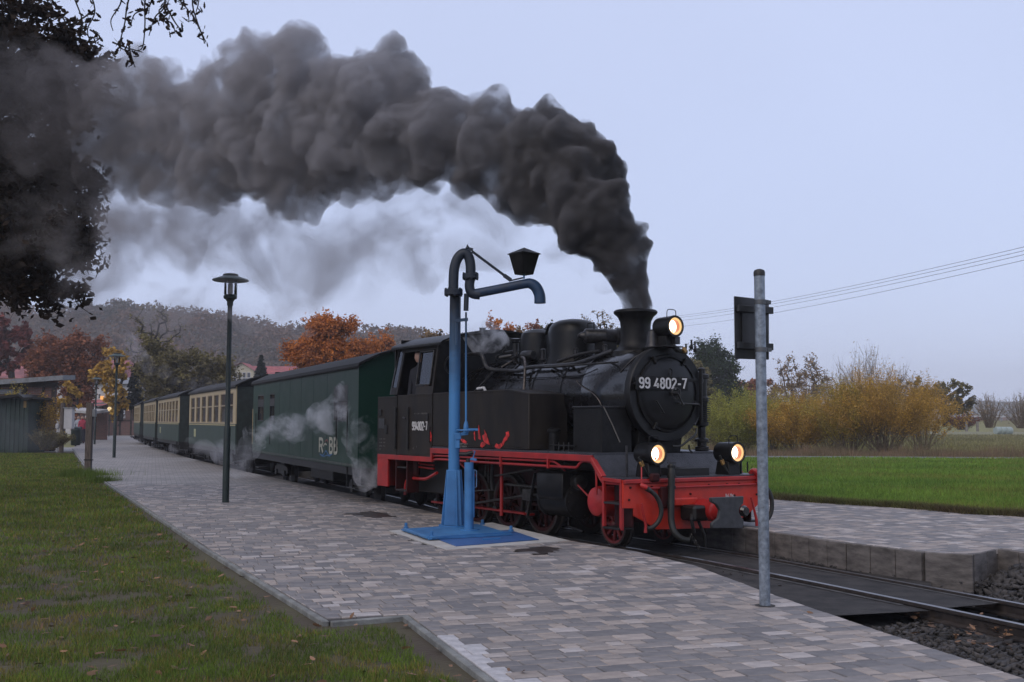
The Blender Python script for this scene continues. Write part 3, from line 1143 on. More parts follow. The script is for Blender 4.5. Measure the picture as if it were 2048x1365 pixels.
# safety valve stack with tangle of valves between domes and cab
su = 3.88
vs = empty('safety_valve_stack', (0, 0, 0))
vs.parent = loco
P_(MB().lathe([(.045, 2.42), (.045, 2.74), (.065, 2.76), (.065, 2.775), (.11, 2.79), (.11, 2.80), (.03, 2.815)], (su - .05, .12, 0), (0, 0, 1), 18), 'valve_column', PIPE, parent=vs)
for (a, c_) in (((su - .05, .18, 2.55), (su + .12, .30, 2.52)), ((su - .05, .10, 2.62), (su + .16, .16, 2.60)), ((su - .1, .22, 2.5), (su - .35, .25, 2.53))):
    P_(MB().tube([a, c_], .03, 10), 'valve_arm', PIPE, parent=vs)
for c_ in ((su + .12, .32, 2.52), (su + .18, .16, 2.62), (su - .36, .26, 2.55)):
    rimp = [(c_[0], c_[1] + .045 * math.cos(2 * math.pi * i / 14), c_[2] + .045 * math.sin(2 * math.pi * i / 14)) for i in range(15)]
    P_(MB().tube(rimp, .008, 6, caps=False), 'valve_wheel', OILY, parent=vs)
P_(MB().lathe([(.06, 0), (.075, .03), (.075, .22), (.06, .25)], (3.10, .28, 2.52), (1, .1, 0), 16), 'injector_body', PIPE, parent=vs)

# pipes that run on the barrel
def on_barrel(pxs, r, name, material=PIPE, off=.02, n=8):
    return P_(MB().tube([Bo(x, y, BR + off) for x, y in pxs], r, n, smooth_path=4), name, material)
P_(MB().tube([S(930, 711, .62), S(958, 708, .6), S(965, 714, .6), S(971, 731, .58), S(978, 738, .56), Bo(1000, 741, .62), Bo(1040, 742, .62), Bo(1060, 735, .62), Bo(1110, 732, .62), Bo(1150, 728, .62), Bo(1190, 715, .62), Bo(1225, 702, .63)], .030, 10, smooth_path=4), 'steam_pipe', PIPE)
on_barrel([(1115, 724), (1150, 712), (1175, 706), (1200, 703)], .024, 'steam_pipe', PIPE, .06)
on_barrel([(1003, 735), (1020, 725), (1034, 716)], .012, 'copper_pipe', COPPER, .05)
P_(MB().tube([Bo(1043, 715, .68), Bo(1048, 717, .68), Bo(1050, 725, .66), Bo(1050, 745, .62), Bo(1048, 775, .62), S(1048, 780, .62)], .020, 8, smooth_path=3), 'feed_pipe', COPPER)
on_barrel([(1250, 729), (1215, 745), (1160, 752), (1080, 756), (1000, 760)], .007, 'thin_pipe', SOOT, .012, 5)
on_barrel([(1195, 738), (1160, 752), (1120, 752), (1110, 742)], .007, 'thin_pipe', SOOT, .02, 5)
on_barrel([(1153, 762), (1160, 771), (1180, 783), (1195, 797), (1203, 812)], .006, 'bare_wire', COPPER, .03, 5)
on_barrel([(1310, 692), (1300, 700), (1275, 712), (1262, 722), (1240, 745)], .008, 'thin_pipe', PIPE, .03, 5)
P_(MB().tube([S(925, 760, .75), S(945, 745, .7), S(968, 738, .65)], .016, 6, smooth_path=3), 'thin_pipe', SOOT)
P_(MB().tube([S(950, 783, .8), S(968, 765, .75), S(985, 745, .68)], .018, 6, smooth_path=3), 'thin_pipe', PIPE)
b = MB().tube([S(955, 778, 1.0), S(968, 776, 1.0), S(971, 783, 1.0)], .02, 8)
P_(b, 'tank_valve', WHITE)
# handrail on the barrel
h0, h1 = S(1090, 735, .60), S(1236, 724.5, .60)
hr = P_(MB().tube([h0, h1], .013, 8), 'handrail', OILY)
for px_, py_ in ((1103, 734), (1222, 726)):
    q = S(px_, py_, .60)
    P_(MB().bar(q, (q[0] + .02, .42, q[2] - .06), .02, .02), 'handrail_stay', PIPE, parent=hr)
for px_, py_ in ((1029, 748), (1110, 743), (1150, 735)):
    q = Bo(px_, py_, .60)
    P_(MB().lathe([(.012, 0), (.02, .02), (.02, .05), (.012, .07)], (q[0], q[1], q[2] - .02), (.2, .6, .5), 8), 'grease_cock', SOOT)

# side tanks (two), outline in (u, z)
tank_out = [(1.95, 1.19), (4.58, 1.19), (4.58, 1.985), (3.56, 1.99), (2.46, 1.995), (1.95, 1.93)]
for sgn in (1, -1):
    b = MB().prism(tank_out, 'y', sgn * .50, sgn * 1.12)
    tk = P_(b, 'side_tank', TANKM, .008)
    rb = MB()
    Y = sgn * 1.12
    def rivrow(p, q, step=.045):
        l = math.hypot(q[0] - p[0], q[1] - p[1])
        n = int(l / step)
        for i in range(n + 1):
            u = p[0] + (q[0] - p[0]) * i / n
            z = p[1] + (q[1] - p[1]) * i / n
            rb.lathe([(.008, 0), (.006, .004)], (u, Y, z), (0, sgn, 0), 5)
    rivrow((1.98, 1.225), (4.55, 1.225))
    rivrow((1.98, 1.225), (1.98, 1.91))
    rivrow((1.98, 1.91), (2.46, 1.965))
    rivrow((2.46, 1.965), (4.55, 1.955))
    rivrow((4.55, 1.225), (4.55, 1.95))
    rivrow((3.3, 1.225), (3.3, 1.96), .06)
    P_(rb, 'rivets', TANKM, parent=tk, kind='stuff')
    if sgn == 1:
        near_tank = tk
STREAK = mat('streak_red', (.95, .035, .03), .35, col2=(.12, .010, .010), scale=16)  # mottled red for the flat streaks on the near tank side
def add_streak(poly_px):
    pts = [S(x, y) for x, y in poly_px]
    n = len(pts)
    b = MB()
    V = [(p[0], 1.1225, p[2]) for p in pts] + [(p[0], 1.1265, p[2]) for p in pts]
    b.add(V, [tuple(range(n, 2 * n)), tuple(range(n))[::-1]] + [(i, (i + 1) % n, n + (i + 1) % n, n + i) for i in range(n)])
    P_(b, 'red_streak', STREAK, parent=near_tank)
add_streak([(921, 877), (928, 879), (934, 884), (933, 888), (927, 886), (923, 882)])
add_streak([(948, 868), (950, 861), (951, 872), (951, 882), (949, 878)])
add_streak([(957, 865), (958, 850), (960, 866), (962, 880), (957, 878)])
add_streak([(967, 880), (965, 872), (970, 868), (969, 860), (974, 870), (977, 880), (980, 890), (974, 888), (969, 885)])
add_streak([(961, 893), (963, 886), (966, 884), (972, 889), (969, 893), (965, 896)])
add_streak([(990, 893), (993, 887), (998, 890), (1003, 886), (1006, 892), (1000, 898), (993, 897)])
add_streak([(1005, 886), (1008, 878), (1013, 870), (1012, 865), (1018, 863), (1019, 872), (1015, 880), (1010, 884), (1007, 892)])
add_streak([(860, 868), (862, 862), (864, 872), (863, 884), (860, 880)])
# tiny lines of lettering below the red streaks and on the bunker: rows of worn strokes
def dash_rows(rows, parent, name='worn_lettering'):
    b = MB()
    for x0, x1, y, hpx, n in rows:
        for i in range(n):
            fa = x0 + (x1 - x0) * (i + .12) / n
            fb = x0 + (x1 - x0) * (i + .80) / n
            p0, p1 = S(fa, y), S(fb, y + hpx)
            zt, zb = p0[2], p1[2]
            u0, u1 = p0[0], p1[0]
            w = (u0 - u1) * .26
            k_ = random.choice((0, 1, 2, 3))
            b.box(u0 - w, u0, 1.122, 1.125, zb, zt)
            if k_ in (1, 2):
                b.box(u1, u1 + w, 1.122, 1.125, zb, zt)
            if k_ in (0, 2, 3):
                b.box(u1, u0 - w, 1.122, 1.1245, zt - (zt - zb) * .22, zt)
            if k_ in (1, 3):
                b.box(u1, u0 - w, 1.122, 1.1245, zb, zb + (zt - zb) * .22)
    P_(b, name, MATS['white_worn'], parent=parent)
mat('white_worn', (.30, .29, .27), .7, var=.3, scale=40)
dash_rows([(919, 936, 887, 2.6, 7), (920, 934, 892, 2.6, 6)], near_tank)

# box with pale lid beside the smokebox, and pump housing
q0, q1 = S(1146, 814, .92), S(1203, 814, .92)
b = MB().box(q1[0], q0[0], .45, .92, 1.17, 1.735)
bx = P_(b, 'tool_box', SOOT, .008)
P_(MB().box(q1[0] - .01, q0[0] + .01, .44, .93, 1.735, 1.755), 'box_lid', PIPE, .004, parent=bx)
P_(MB().tube([S(1207, 813, .9), S(1225, 850, .9), S(1240, 885, .9)], .008, 5), 'thin_pipe', PIPE)
P_(MB().lathe([(.07, 1.16), (.07, 1.42), (.09, 1.43), (.09, 1.46), (.05, 1.48)], (1.72, .88, 0), (0, 0, 1), 16), 'lubricator', SOOT)
b = MB()
for i in range(4):
    x = 1108 + i * 10
    q = S(x, 877, .95)
    b.tube([(q[0], .95, 1.17), (q[0], .95, 1.30)], .012, 6)
b.tube([S(1100, 890, .95), S(1150, 893, .95)], .010, 6)
P_(b, 'oil_pipes', DARKMETAL)

# running boards, sloping front plate, front deck
for sgn in (1, -1):
    b = MB().box(.575, 4.6, *sorted((sgn * .45, sgn * 1.118)), 1.155, 1.185)
    rb_ = P_(b, 'running_board', CHECK, .004)
    P_(MB().box(.575, 4.60, *sorted((sgn * 1.09, sgn * 1.135)), 1.08, 1.158), 'valance', RED, .006, parent=rb_)
    P_(MB().bar((.578, sgn * 1.112, 1.12), (.36, sgn * 1.112, .905), .045, .07, (0, 1, 0)), 'valance', RED, .005, parent=rb_)
    P_(MB().bar((.38, sgn * 1.112, .885), (.0, sgn * 1.112, .872), .045, .055, (0, 1, 0)), 'valance', RED, .005, parent=rb_)
b = MB().add([(.585, -1.10, 1.17), (.585, 1.10, 1.17), (.375, 1.10, .915), (.375, -1.10, .915), (.605, -1.10, 1.15), (.605, 1.10, 1.15), (.395, 1.10, .895), (.395, -1.10, .895)],
             [(0, 1, 2, 3), (7, 6, 5, 4), (0, 4, 5, 1), (1, 5, 6, 2), (2, 6, 7, 3), (3, 7, 4, 0)])
P_(b, 'sloping_footplate', CHECK)
P_(MB().box(-.04, .39, -1.13, 1.13, .893, .912), 'front_deck', CHECK, .004)
# buffer beam
bo = [(1.12, .893), (1.12, .566), (.965, .56), (.965, .474), (.817, .405), (.62, .30), (-.46, .27), (-.843, .41), (-1.12, .585), (-1.12, .893)]
beam = P_(MB().prism([(y, z) for y, z in bo], 'x', -.025, .0), 'buffer_beam', REDB, .004)
P_(MB().box(-.055, .0, -1.12, 1.12, .84, .895), 'beam_angle', RED, .012, parent=beam)
P_(MB().tube([(-.05, .80, .785), (-.05, -1.02, .79)], .014, 8), 'beam_pipe', RED, parent=beam)
b = MB()
for y in (-1.0, -.7, -.5, -.2, .1, .45, .7, 1.02):
    b.lathe([(.014, -.04), (.014, -.02)], (0, y, .80 if y != .1 else .7), (1, 0, 0), 6)
for y in (-1.0, -.62, .5, 1.04):
    b.lathe([(.014, -.04), (.014, -.02)], (0, y, .66), (1, 0, 0), 6)
P_(b, 'beam_bolts', REDD, parent=beam)
P_(MB().box(-.09, 0, .42, .60, .55, .80), 'beam_bracket', REDD, .012, parent=beam)
P_(MB().box(-.11, 0, .05, .42, .57, .66), 'beam_bracket', REDB, .012, parent=beam)
text_obj('beam_lettering', 'Bpl. Mei.', .055, WHITE, beam, plane_matrix((-.026, Fr(1448, 992)[1] , Fr(1448, 994)[2]), (0, -1, 0), (0, 0, 1)), .002, .75)
P_(MB().box(-.03, -.02, -1.10, -1.04, .60, .68), 'white_panel', WHITE, parent=beam)
# central buffer coupling
cp = empty('centre_coupling', (0, 0, 0))
cp.parent = loco
P_(MB().lathe([(.13, -.10), (.13, -.38), (.105, -.40), (.105, -.60)], (0, .0, .52), (1, 0, 0), 26), 'buffer_stem', RED, parent=cp)
po = [(1290, 515), (1645, 500), (1640, 580), (1600, 615), (1592, 680), (1645, 760), (1640, 845), (1300, 848), (1300, 790), (1370, 740), (1388, 650), (1350, 590), (1292, 560)]
pp = [Fr(1180 + a / 5.39, 900 + c_ / 5.39, -.62) for a, c_ in po]
P_(MB().prism([(p[1], p[2]) for p in pp], 'x', -.645, -.60), 'coupler_plate', mat('cast_iron_grey', (.045, .047, .050), .55, var=.2, scale=12, bump=.1), .008, parent=cp)
q = Fr(1481, 1022, -.4)
P_(MB().lathe([(.05, -.50), (.07, -.46), (.06, -.40), (.03, 0)], (0, q[1], q[2]), (1, 0, 0), 16), 'coupler_spring_cap', BLACK, parent=cp)
b = MB().tube([Fr(1385, 1018, -.22), Fr(1383, 1040, -.3), Fr(1388, 1066, -.3)], .022, 8)
b.tube([Fr(1392, 1018, -.2), Fr(1398, 1045, -.25), Fr(1408, 1070, -.25), Fr(1412, 1095, -.25)], .02, 8)
P_(b, 'screw_coupling', DARKMETAL, parent=cp)
b = MB().box(-.32, -.05, .05, .30, .40, .58)
P_(b, 'draw_gear', DARKMETAL, .03, parent=cp)
b = MB()
for i in range(5):
    q = Fr(1382 + i * 4, 1072 + i * 6, -.3)
    c0 = np.array(q)
    ring_ = [tuple(c0 + np.array((0 if i % 2 else .016 * math.cos(t_), .016 * math.cos(t_) if i % 2 else 0, .026 * math.sin(t_)))) for t_ in np.linspace(0, 2 * math.pi, 11)]
    b.tube(ring_, .005, 5, caps=False)
P_(b, 'chain', OILY, parent=cp)
# hoses
P_(MB().tube([Fr(1343, 930, -.10), Fr(1343, 945, -.12), Fr(1343, 980, -.12), Fr(1342, 1015, -.13), Fr(1343, 1045, -.15), Fr(1350, 1066, -.2), Fr(1364, 1078, -.25), Fr(1378, 1081, -.28)], [.034, .042, .040, .040, .040, .038, .036, .036], 14, smooth_path=4), 'heating_hose', RUBBER)
for y0, y1, r_ in ((931, 936, .05), (950, 956, .052), (972, 978, .052)):
    P_(MB().tube([Fr(1343, y0, -.11), Fr(1343, y1, -.11)], r_, 12), 'hose_clip', DARKMETAL)
P_(MB().tube([Fr(1335, 926, -.1), Fr(1351, 926, -.1)], .008, 6), 'cock_handle', OILY)
P_(MB().tube([Fr(1281, 971, -.05), Fr(1290, 974, -.09), Fr(1297, 979, -.11)], [.03, .032, .024], 12), 'hose_cock', RED)
P_(MB().tube([Fr(1283, 971, -.05), Fr(1283, 962, -.05), Fr(1283, 935, -.02)], .009, 6), 'cock_rod', RED)
P_(MB().tube([Fr(1295, 978, -.11), Fr(1303, 984, -.12), Fr(1313, 994, -.13), Fr(1321, 1012, -.14), Fr(1322, 1030, -.14), Fr(1315, 1046, -.12), Fr(1303, 1056, -.1), Fr(1294, 1057, -.08)], .027, 12, smooth_path=4), 'brake_hose', RUBBER)
P_(MB().tube([Fr(1293, 977, -.11), Fr(1299, 981, -.115)], .033, 12), 'hose_clip', OILY)
P_(MB().tube([Fr(1516, 962, -.05), Fr(1528, 970, -.12), Fr(1541, 990, -.16), Fr(1544, 1015, -.16), Fr(1538, 1035, -.14), Fr(1526, 1044, -.1)], .027, 12, smooth_path=4), 'brake_hose', RUBBER)
P_(MB().lathe([(.04, -.10), (.055, -.06), (.05, .0)], (0, *Fr(1508, 944, 0)[1:]), (1, .3, .4), 12), 'hose_cock', RED)
P_(MB().tube([Fr(1500, 948, 0), Fr(1507, 941, -.04), Fr(1517, 950, -.08), Fr(1516, 965, -.06)], .030, 8, smooth_path=3), 'cock_body', RED)
P_(MB().tube([Fr(1495, 924, 0), Fr(1495, 945, 0)], .010, 6), 'cock_rod', DARKMETAL)
for pts in ([(1283, 1007), (1287, 1030), (1292, 1052), (1291, 1066)], [(1502, 995), (1508, 1018), (1513, 1040), (1514, 1052)]):
    P_(MB().tube([Fr(x, y, -.07) for x, y in pts], [.012, .014, .018, .022], 8), 'guard_iron', RED)
P_(MB().box(-.10, -.04, .62, .76, .86, .96), 'cock_body', REDD, .02)
P_(MB().tube([Fr(1320, 948, 0), Fr(1312, 938, .02), Fr(1318, 928, .0)], .02, 8, smooth_path=3), 'cock_body', REDD)

# front steps on both sides
for sgn in (1, -1):
    stp = empty('front_steps', (0, 0, 0))
    stp.parent = loco
    yy = sorted((sgn * 1.09, sgn * 1.13))
    P_(MB().box(.33, .37, *yy, .31, .90), 'step_upright', RED, .004, parent=stp)
    P_(MB().box(.0, .04, *yy, .31, .90), 'step_upright', RED, .004, parent=stp)
    P_(MB().box(.02, .35, *sorted((sgn * 1.13, sgn * .95)), .60, .625), 'step_tread', PIPE, .004, parent=stp)
    P_(MB().box(.02, .35, *sorted((sgn * 1.14, sgn * .93)), .31, .335), 'step_tread', DARKMETAL, .004, parent=stp)
    P_(MB().box(.02, .35, *sorted((sgn * .96, sgn * .93)), .335, .88), 'step_back', REDD, .004, parent=stp)
P_(MB().lathe([(.05, -1.06), (.14, -1.05), (.185, -1.0), (.185, -.1), (.19, -.09), (.19, -.05), (.185, -.04), (.185, .98), (.17, 1.03), (.12, 1.06), (.04, 1.07)], (.62, 0, .60), (0, 1, 0), 32), 'air_reservoir', RED)
# main frame
for sgn in (1, -1):
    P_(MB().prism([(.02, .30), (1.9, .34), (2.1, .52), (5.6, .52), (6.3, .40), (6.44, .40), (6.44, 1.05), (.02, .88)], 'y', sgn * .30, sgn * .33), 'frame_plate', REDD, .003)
P_(MB().box(.05, 6.3, -.28, .28, .55, 1.0), 'frame_stretcher', DARKMETAL)
P_(MB().prism([(.60, .88), (1.5, .88), (1.42, 1.2), (1.5, 1.5), (.6, 1.5), (.66, 1.2)], 'y', -.36, .36), 'smokebox_saddle', SOOT, .01)
P_(MB().box(2.0, 4.6, -.50, .50, 1.0, 1.42), 'ash_pan', SOOT, .02)
P_(MB().box(4.55, 6.35, -.85, .85, .45, 1.0), 'ash_pan', DARKMETAL, .02)

# wheels
def wheel(u, v, r, spokes, sgn, name='driving_wheel', crank=True):
    w = empty(name, (u, v, r))
    w.parent = loco
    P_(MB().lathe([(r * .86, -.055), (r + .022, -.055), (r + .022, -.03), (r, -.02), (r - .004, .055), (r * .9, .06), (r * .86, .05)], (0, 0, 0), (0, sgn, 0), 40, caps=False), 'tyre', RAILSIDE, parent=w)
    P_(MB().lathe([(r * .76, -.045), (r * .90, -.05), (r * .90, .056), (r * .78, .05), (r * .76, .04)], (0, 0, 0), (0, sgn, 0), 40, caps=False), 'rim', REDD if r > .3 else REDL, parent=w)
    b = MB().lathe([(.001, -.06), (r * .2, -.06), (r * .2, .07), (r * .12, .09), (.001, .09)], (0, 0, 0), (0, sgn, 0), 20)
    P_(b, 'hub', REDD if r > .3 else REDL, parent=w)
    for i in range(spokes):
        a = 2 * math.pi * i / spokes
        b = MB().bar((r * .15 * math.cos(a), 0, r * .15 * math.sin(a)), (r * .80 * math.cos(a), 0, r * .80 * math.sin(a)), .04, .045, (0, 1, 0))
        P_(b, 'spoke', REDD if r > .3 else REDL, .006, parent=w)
    if crank:
        P_(MB().lathe([(.05, .02), (.05, .16), (.06, .165), (.06, .19), (.02, .2)], (r * .38, 0, -r * .30), (0, sgn, 0), 16), 'crank_pin', OILY, parent=w)
        a0 = R(110)
        pts = [(r * .76 * math.cos(a), r * .76 * math.sin(a)) for a in np.linspace(a0, a0 + R(80), 9)]
        P_(MB().prism([(x, z) for x, z in pts], 'y', -.03 * sgn, .045 * sgn), 'balance_weight', REDD, parent=w)
    return w
DW = (2.62, 3.50, 4.40, 5.28)
for sgn in (1, -1):
    for u in DW:
        wheel(u, sgn * .405, .40, 11, sgn)
    wheel(1.02, sgn * .405, .27, 9, sgn, 'leading_wheel', False)
# motion
for sgn in (1, -1):
    mo = empty('valve_gear', (0, 0, 0))
    mo.parent = loco
    c0, c1 = (.40 * .38, .40 - .40 * .30)
    yy = sgn * .58
    P_(MB().bar((DW[0] + c0 - .1, yy, c1), (DW[3] + c0 + .1, yy, c1), .03, .085, (0, 1, 0)).bar((DW[0] + c0, yy, c1), (DW[0] + c0 + .01, yy, c1), .035, .14, (0, 1, 0)), 'coupling_rod', RED, .006, parent=mo)
    P_(MB().bar((2.35, sgn * .80, .58), (DW[2] + c0, sgn * .66, c1), .035, .075, (0, 1, 0)), 'connecting_rod', OILY, .006, parent=mo)
    P_(MB().box(2.28, 2.48, *sorted((sgn * .74, sgn * .88)), .50, .66), 'crosshead', OILY, .01, parent=mo)
    P_(MB().tube([(1.85, sgn * .82, .58), (2.35, sgn * .82, .58)], .022, 10), 'piston_rod', OILY, parent=mo)
    P_(MB().box(1.85, 3.0, *sorted((sgn * .78, sgn * .86)), .675, .705), 'slide_bar', OILY, .004, parent=mo)
    P_(MB().bar((2.10, sgn * .92, .88), (2.30, sgn * .90, .30), .02, .045, (0, 1, 0)), 'combination_lever', OILY, .004, parent=mo)
    P_(MB().bar((2.12, sgn * .92, .93), (3.12, sgn * .90, .80), .02, .06, (0, 1, 0)), 'radius_rod', OILY, .004, parent=mo)
    b = MB()
    pts = [(3.18 + .05 * math.cos(t_) , sgn * .90, .78 + .2 * math.sin(t_)) for t_ in np.linspace(-1.3, 1.3, 9)]
    b.tube(pts, .025, 8)
    P_(b, 'expansion_link', DARKMETAL, parent=mo)
    P_(MB().bar((3.2, sgn * .92, .60), (4.40, sgn * .92, .50), .02, .045, (0, 1, 0)), 'eccentric_rod', OILY, .004, parent=mo)
    P_(MB().bar((4.12, sgn * .93, .98), (3.66, sgn * .93, .78), .03, .06, (0, 1, 0)), 'reversing_arm', RED, .004, parent=mo)
    P_(MB().tube([(3.32, sgn * .95, 1.08), (3.32, sgn * .95, .78)], .010, 6), 'lifting_link', OILY, parent=mo)
    P_(MB().tube([(3.24, sgn * .95, 1.08), (3.24, sgn * .95, .70)], .008, 6), 'lifting_link', OILY, parent=mo)
    P_(MB().bar((3.0, sgn * .88, .95), (3.0, sgn * .88, .25), .03, .05, (1, 0, 0)), 'motion_bracket', RED, .004, parent=mo)
    # cylinder block
    P_(MB().prism([(sgn * .38, .93), (sgn * 1.0, .93), (sgn * 1.06, .90), (sgn * 1.06, .62), (sgn * 1.02, .56), (sgn * .38, .56)], 'x', 1.28, 1.86), 'valve_chest', SOOT, .012)
    P_(MB().lathe([(.10, 1.20), (.15, 1.22), (.23, 1.24), (.23, 1.28), (.215, 1.29), (.215, 1.85), (.23, 1.86), (.23, 1.90), (.12, 1.91), (.10, 1.97)], (0, sgn * .80, .56), (1, 0, 0), 30), 'cylinder', SOOT)
    P_(MB().lathe([(.07, 1.16), (.10, 1.18), (.10, 1.3)], (0, sgn * .84, .80), (1, 0, 0), 20), 'valve_cover', OILY)
    b = MB()
    for i in range(10):
        a = 2 * math.pi * i / 10
        b.lathe([(.014, 1.225), (.014, 1.245)], (0, sgn * .80 + .19 * math.cos(a), .56 + .19 * math.sin(a)), (1, 0, 0), 6)
    P_(b, 'cylinder_bolts', OILY)
    P_(MB().tube([(1.5, sgn * .80, .36), (1.5, sgn * .80, .22), (1.2, sgn * .80, .18)], .015, 6), 'drain_cock', DARKMETAL)

# red pipes under the running board
def side_pipe(pxs, r, v=1.10, name='red_pipe', material=RED, n=8, k=4):
    return P_(MB().tube([S(x, y, v) for x, y in pxs], r, n, smooth_path=k), name, material)
side_pipe([(868, 913), (880, 912), (952, 916), (1020, 919), (1098, 923), (1108, 924), (1116, 929), (1124, 936)], .015)
side_pipe([(866, 922), (878, 919), (948, 924), (1050, 930), (1140, 935), (1153, 935), (1159, 928), (1166, 923), (1176, 923), (1184, 926), (1190, 936), (1197, 950), (1203, 961), (1210, 966), (1240, 968)], .017)
side_pipe([(1191, 934), (1193, 960), (1193, 990)], .013, k=2)
side_pipe([(1125, 937), (1150, 965), (1181, 997)], .011, .9, 'brace_rod', RED, 6, 1)
for px_ in (1001.5, 1096.5):
    P_(MB().bar(S(px_, 905 if px_ < 1050 else 909, 1.12), S(px_, 934 if px_ < 1050 else 937, 1.12), .03, .035, (0, 1, 0)), 'pipe_clip', RED, .003)
side_pipe([(874, 946), (864, 952), (852, 958), (838, 958), (823, 957), (815, 960), (811, 972), (810, 990)], .024, 1.0)
side_pipe([(868, 938), (850, 936), (838, 934)], .016, .95)
side_pipe([(868, 931), (850, 929), (838, 927)], .016, .95)
P_(MB().lathe([(.05, .70), (.06, .72), (.06, .90), (.05, .93)], (S(833, 940, .95)[0], .95, 0), (0, 0, 1), 14), 'strainer', REDD)

# cab
cab = empty('cab', (0, 0, 0))
cab.parent = loco
def up(u, z, sgn=1, inn=0.):
    return (u, sgn * (1.12 - max(0, z - 1.98) * .135 - inn), z)
GLASS = glass_mat('cab_glass', (.55, .58, .6))
GLASSD = glass_mat('dirty_glass', (.30, .33, .34))
for sgn in (1, -1):
    # lower panels
    P_(MB().box(4.60, 5.36, *sorted((sgn * 1.095, sgn * 1.125)), 1.02, 1.985), 'side_panel', TANKM, .004, parent=cab)
    dr_ = P_(MB().box(5.375, 5.765, *sorted((sgn * 1.090, sgn * 1.118)), 1.03, 1.975), 'cab_door', TANKM, .004, parent=cab)
    P_(MB().box(5.78, 6.48, *sorted((sgn * 1.095, sgn * 1.125)), 1.02, 1.96), 'bunker_side', TANKM, .004, parent=cab)
    for u in (5.36, 5.80):
        hb = MB().box(u - .025, u + .025, *sorted((sgn * 1.118, sgn * 1.16)), 1.12, 1.78)
        P_(hb, 'grab_rail', DARKMETAL, .01, parent=cab)
    P_(MB().tube([(5.55, sgn * 1.13, 1.62), (5.45, sgn * 1.14, 1.60)], .012, 6), 'door_latch', OILY, parent=dr_)
    # upper frame
    P_(MB().add([up(4.60, 1.985, sgn), up(4.66, 1.985, sgn), up(4.66, 2.76, sgn), up(4.60, 2.76, sgn), up(4.60, 1.985, sgn, .03), up(4.66, 1.985, sgn, .03), up(4.66, 2.76, sgn, .03), up(4.60, 2.76, sgn, .03)],
                [(0, 1, 2, 3), (7, 6, 5, 4), (0, 4, 5, 1), (1, 5, 6, 2), (2, 6, 7, 3), (3, 7, 4, 0)]), 'front_pillar', TANKM, parent=cab)
    def panel(u0, u1, z0, z1, name='upper_panel', material=TANKM, d=0., par=cab, t=.028, ub0=None, ub1=None):
        # ub: the u values at the top edge
        a0, a1 = (u0, u1)
        b0, b1 = (u0 if ub0 is None else ub0), (u1 if ub1 is None else ub1)
        V = [up(a0, z0, sgn, d), up(a1, z0, sgn, d), up(b1, z1, sgn, d), up(b0, z1, sgn, d), up(a0, z0, sgn, d + t), up(a1, z0, sgn, d + t), up(b1, z1, sgn, d + t), up(b0, z1, sgn, d + t)]
        return P_(MB().add(V, [(0, 1, 2, 3), (7, 6, 5, 4), (0, 4, 5, 1), (1, 5, 6, 2), (2, 6, 7, 3), (3, 7, 4, 0)]), name, material, parent=par)
    panel(4.66, 5.16, 1.985, 2.10)
    panel(4.66, 5.82, 2.66, 2.76)
    panel(5.79, 5.85, 1.985, 2.76, 'rear_pillar', ub0=5.70, ub1=5.76)
    panel(6.02, 6.06, 1.985, 2.76, 'rear_post', OILY, ub0=5.90, ub1=5.94)
    panel(5.82, 5.93, 2.70, 2.76)
    gl = panel(5.855, 6.02, 2.10, 2.72, 'wind_deflector', GLASSD, .01, ub0=5.77, ub1=5.91, t=.006)
    panel(5.855, 6.02, 1.985, 2.10, 'deflector_sill', TANKM, ub0=5.845, ub1=6.01)
    # sliding window with pale frame
    wf = MB()
    for (a, c_) in (((4.70, 2.12), (4.70, 2.64)), ((5.15, 2.12), (5.15, 2.64)), ((4.70, 2.64), (5.15, 2.64)), ((4.70, 2.12), (5.15, 2.12))):
        wf.bar(up(a[0], a[1], sgn, -.005), up(c_[0], c_[1], sgn, -.005), .02, .028, (0, 1, 0))
    wfo = P_(wf, 'window_frame', OILY, .003, parent=cab)
    panel(4.71, 5.14, 2.13, 2.63, 'pane', GLASS, .012, wfo, .005)
    # lettering on the near side
    if sgn == 1:
        q0, q1 = S(825, 861), S(856, 843)
        st = strokes('994802-7', .135, .16, .60, .004, 1.)
        nar = (q0[0] - q1[0]) / st.width
        st = place_strokes(strokes('994802-7', .135, .15, .60, .004, nar), (q0[0], 1.125, 1.42), (-1, 0, 0), (0, 0, 1))
        P_(st, 'cab_number', WHITE, parent=cab)
        dash_rows([(829, 855, 826, 3, 9), (759, 766, 877, 2.6, 3), (767, 771, 877, 2.6, 2), (759, 765, 884, 2.6, 3), (767, 771, 884, 2.6, 2), (759, 765, 891, 2.6, 3), (767, 771, 891, 2.6, 2), (759, 763, 897, 2.6, 2), (767, 769, 897, 2.6, 1), (826, 828, 894, 5, 1), (833, 836, 892, 4, 1)], cab)
        for u, z, w, h in ((4.72, 1.62, .035, .12), (4.66, 1.36, .03, .25), (6.36, 1.70, .09, .10), (6.15, 1.42, .09, .14)):
            P_(MB().box(u - w / 2, u + w / 2, 1.125, 1.145, z - h / 2, z + h / 2), 'cab_fitting', DARKMETAL, .006, parent=cab)
        P_(MB().box(6.20, 6.42, 1.125, 1.137, 1.44, 1.60), 'label_frame', PIPE, .004, parent=cab)
    rb2 = MB()
    def rv(p, q, step=.05):
        l = math.hypot(q[0] - p[0], q[1] - p[1])
        n = int(l / step)
        for i in range(n + 1):
            rb2.lathe([(.008, 0), (.006, .004)], (p[0] + (q[0] - p[0]) * i / n, sgn * 1.125, p[1] + (q[1] - p[1]) * i / n), (0, sgn, 0), 5)
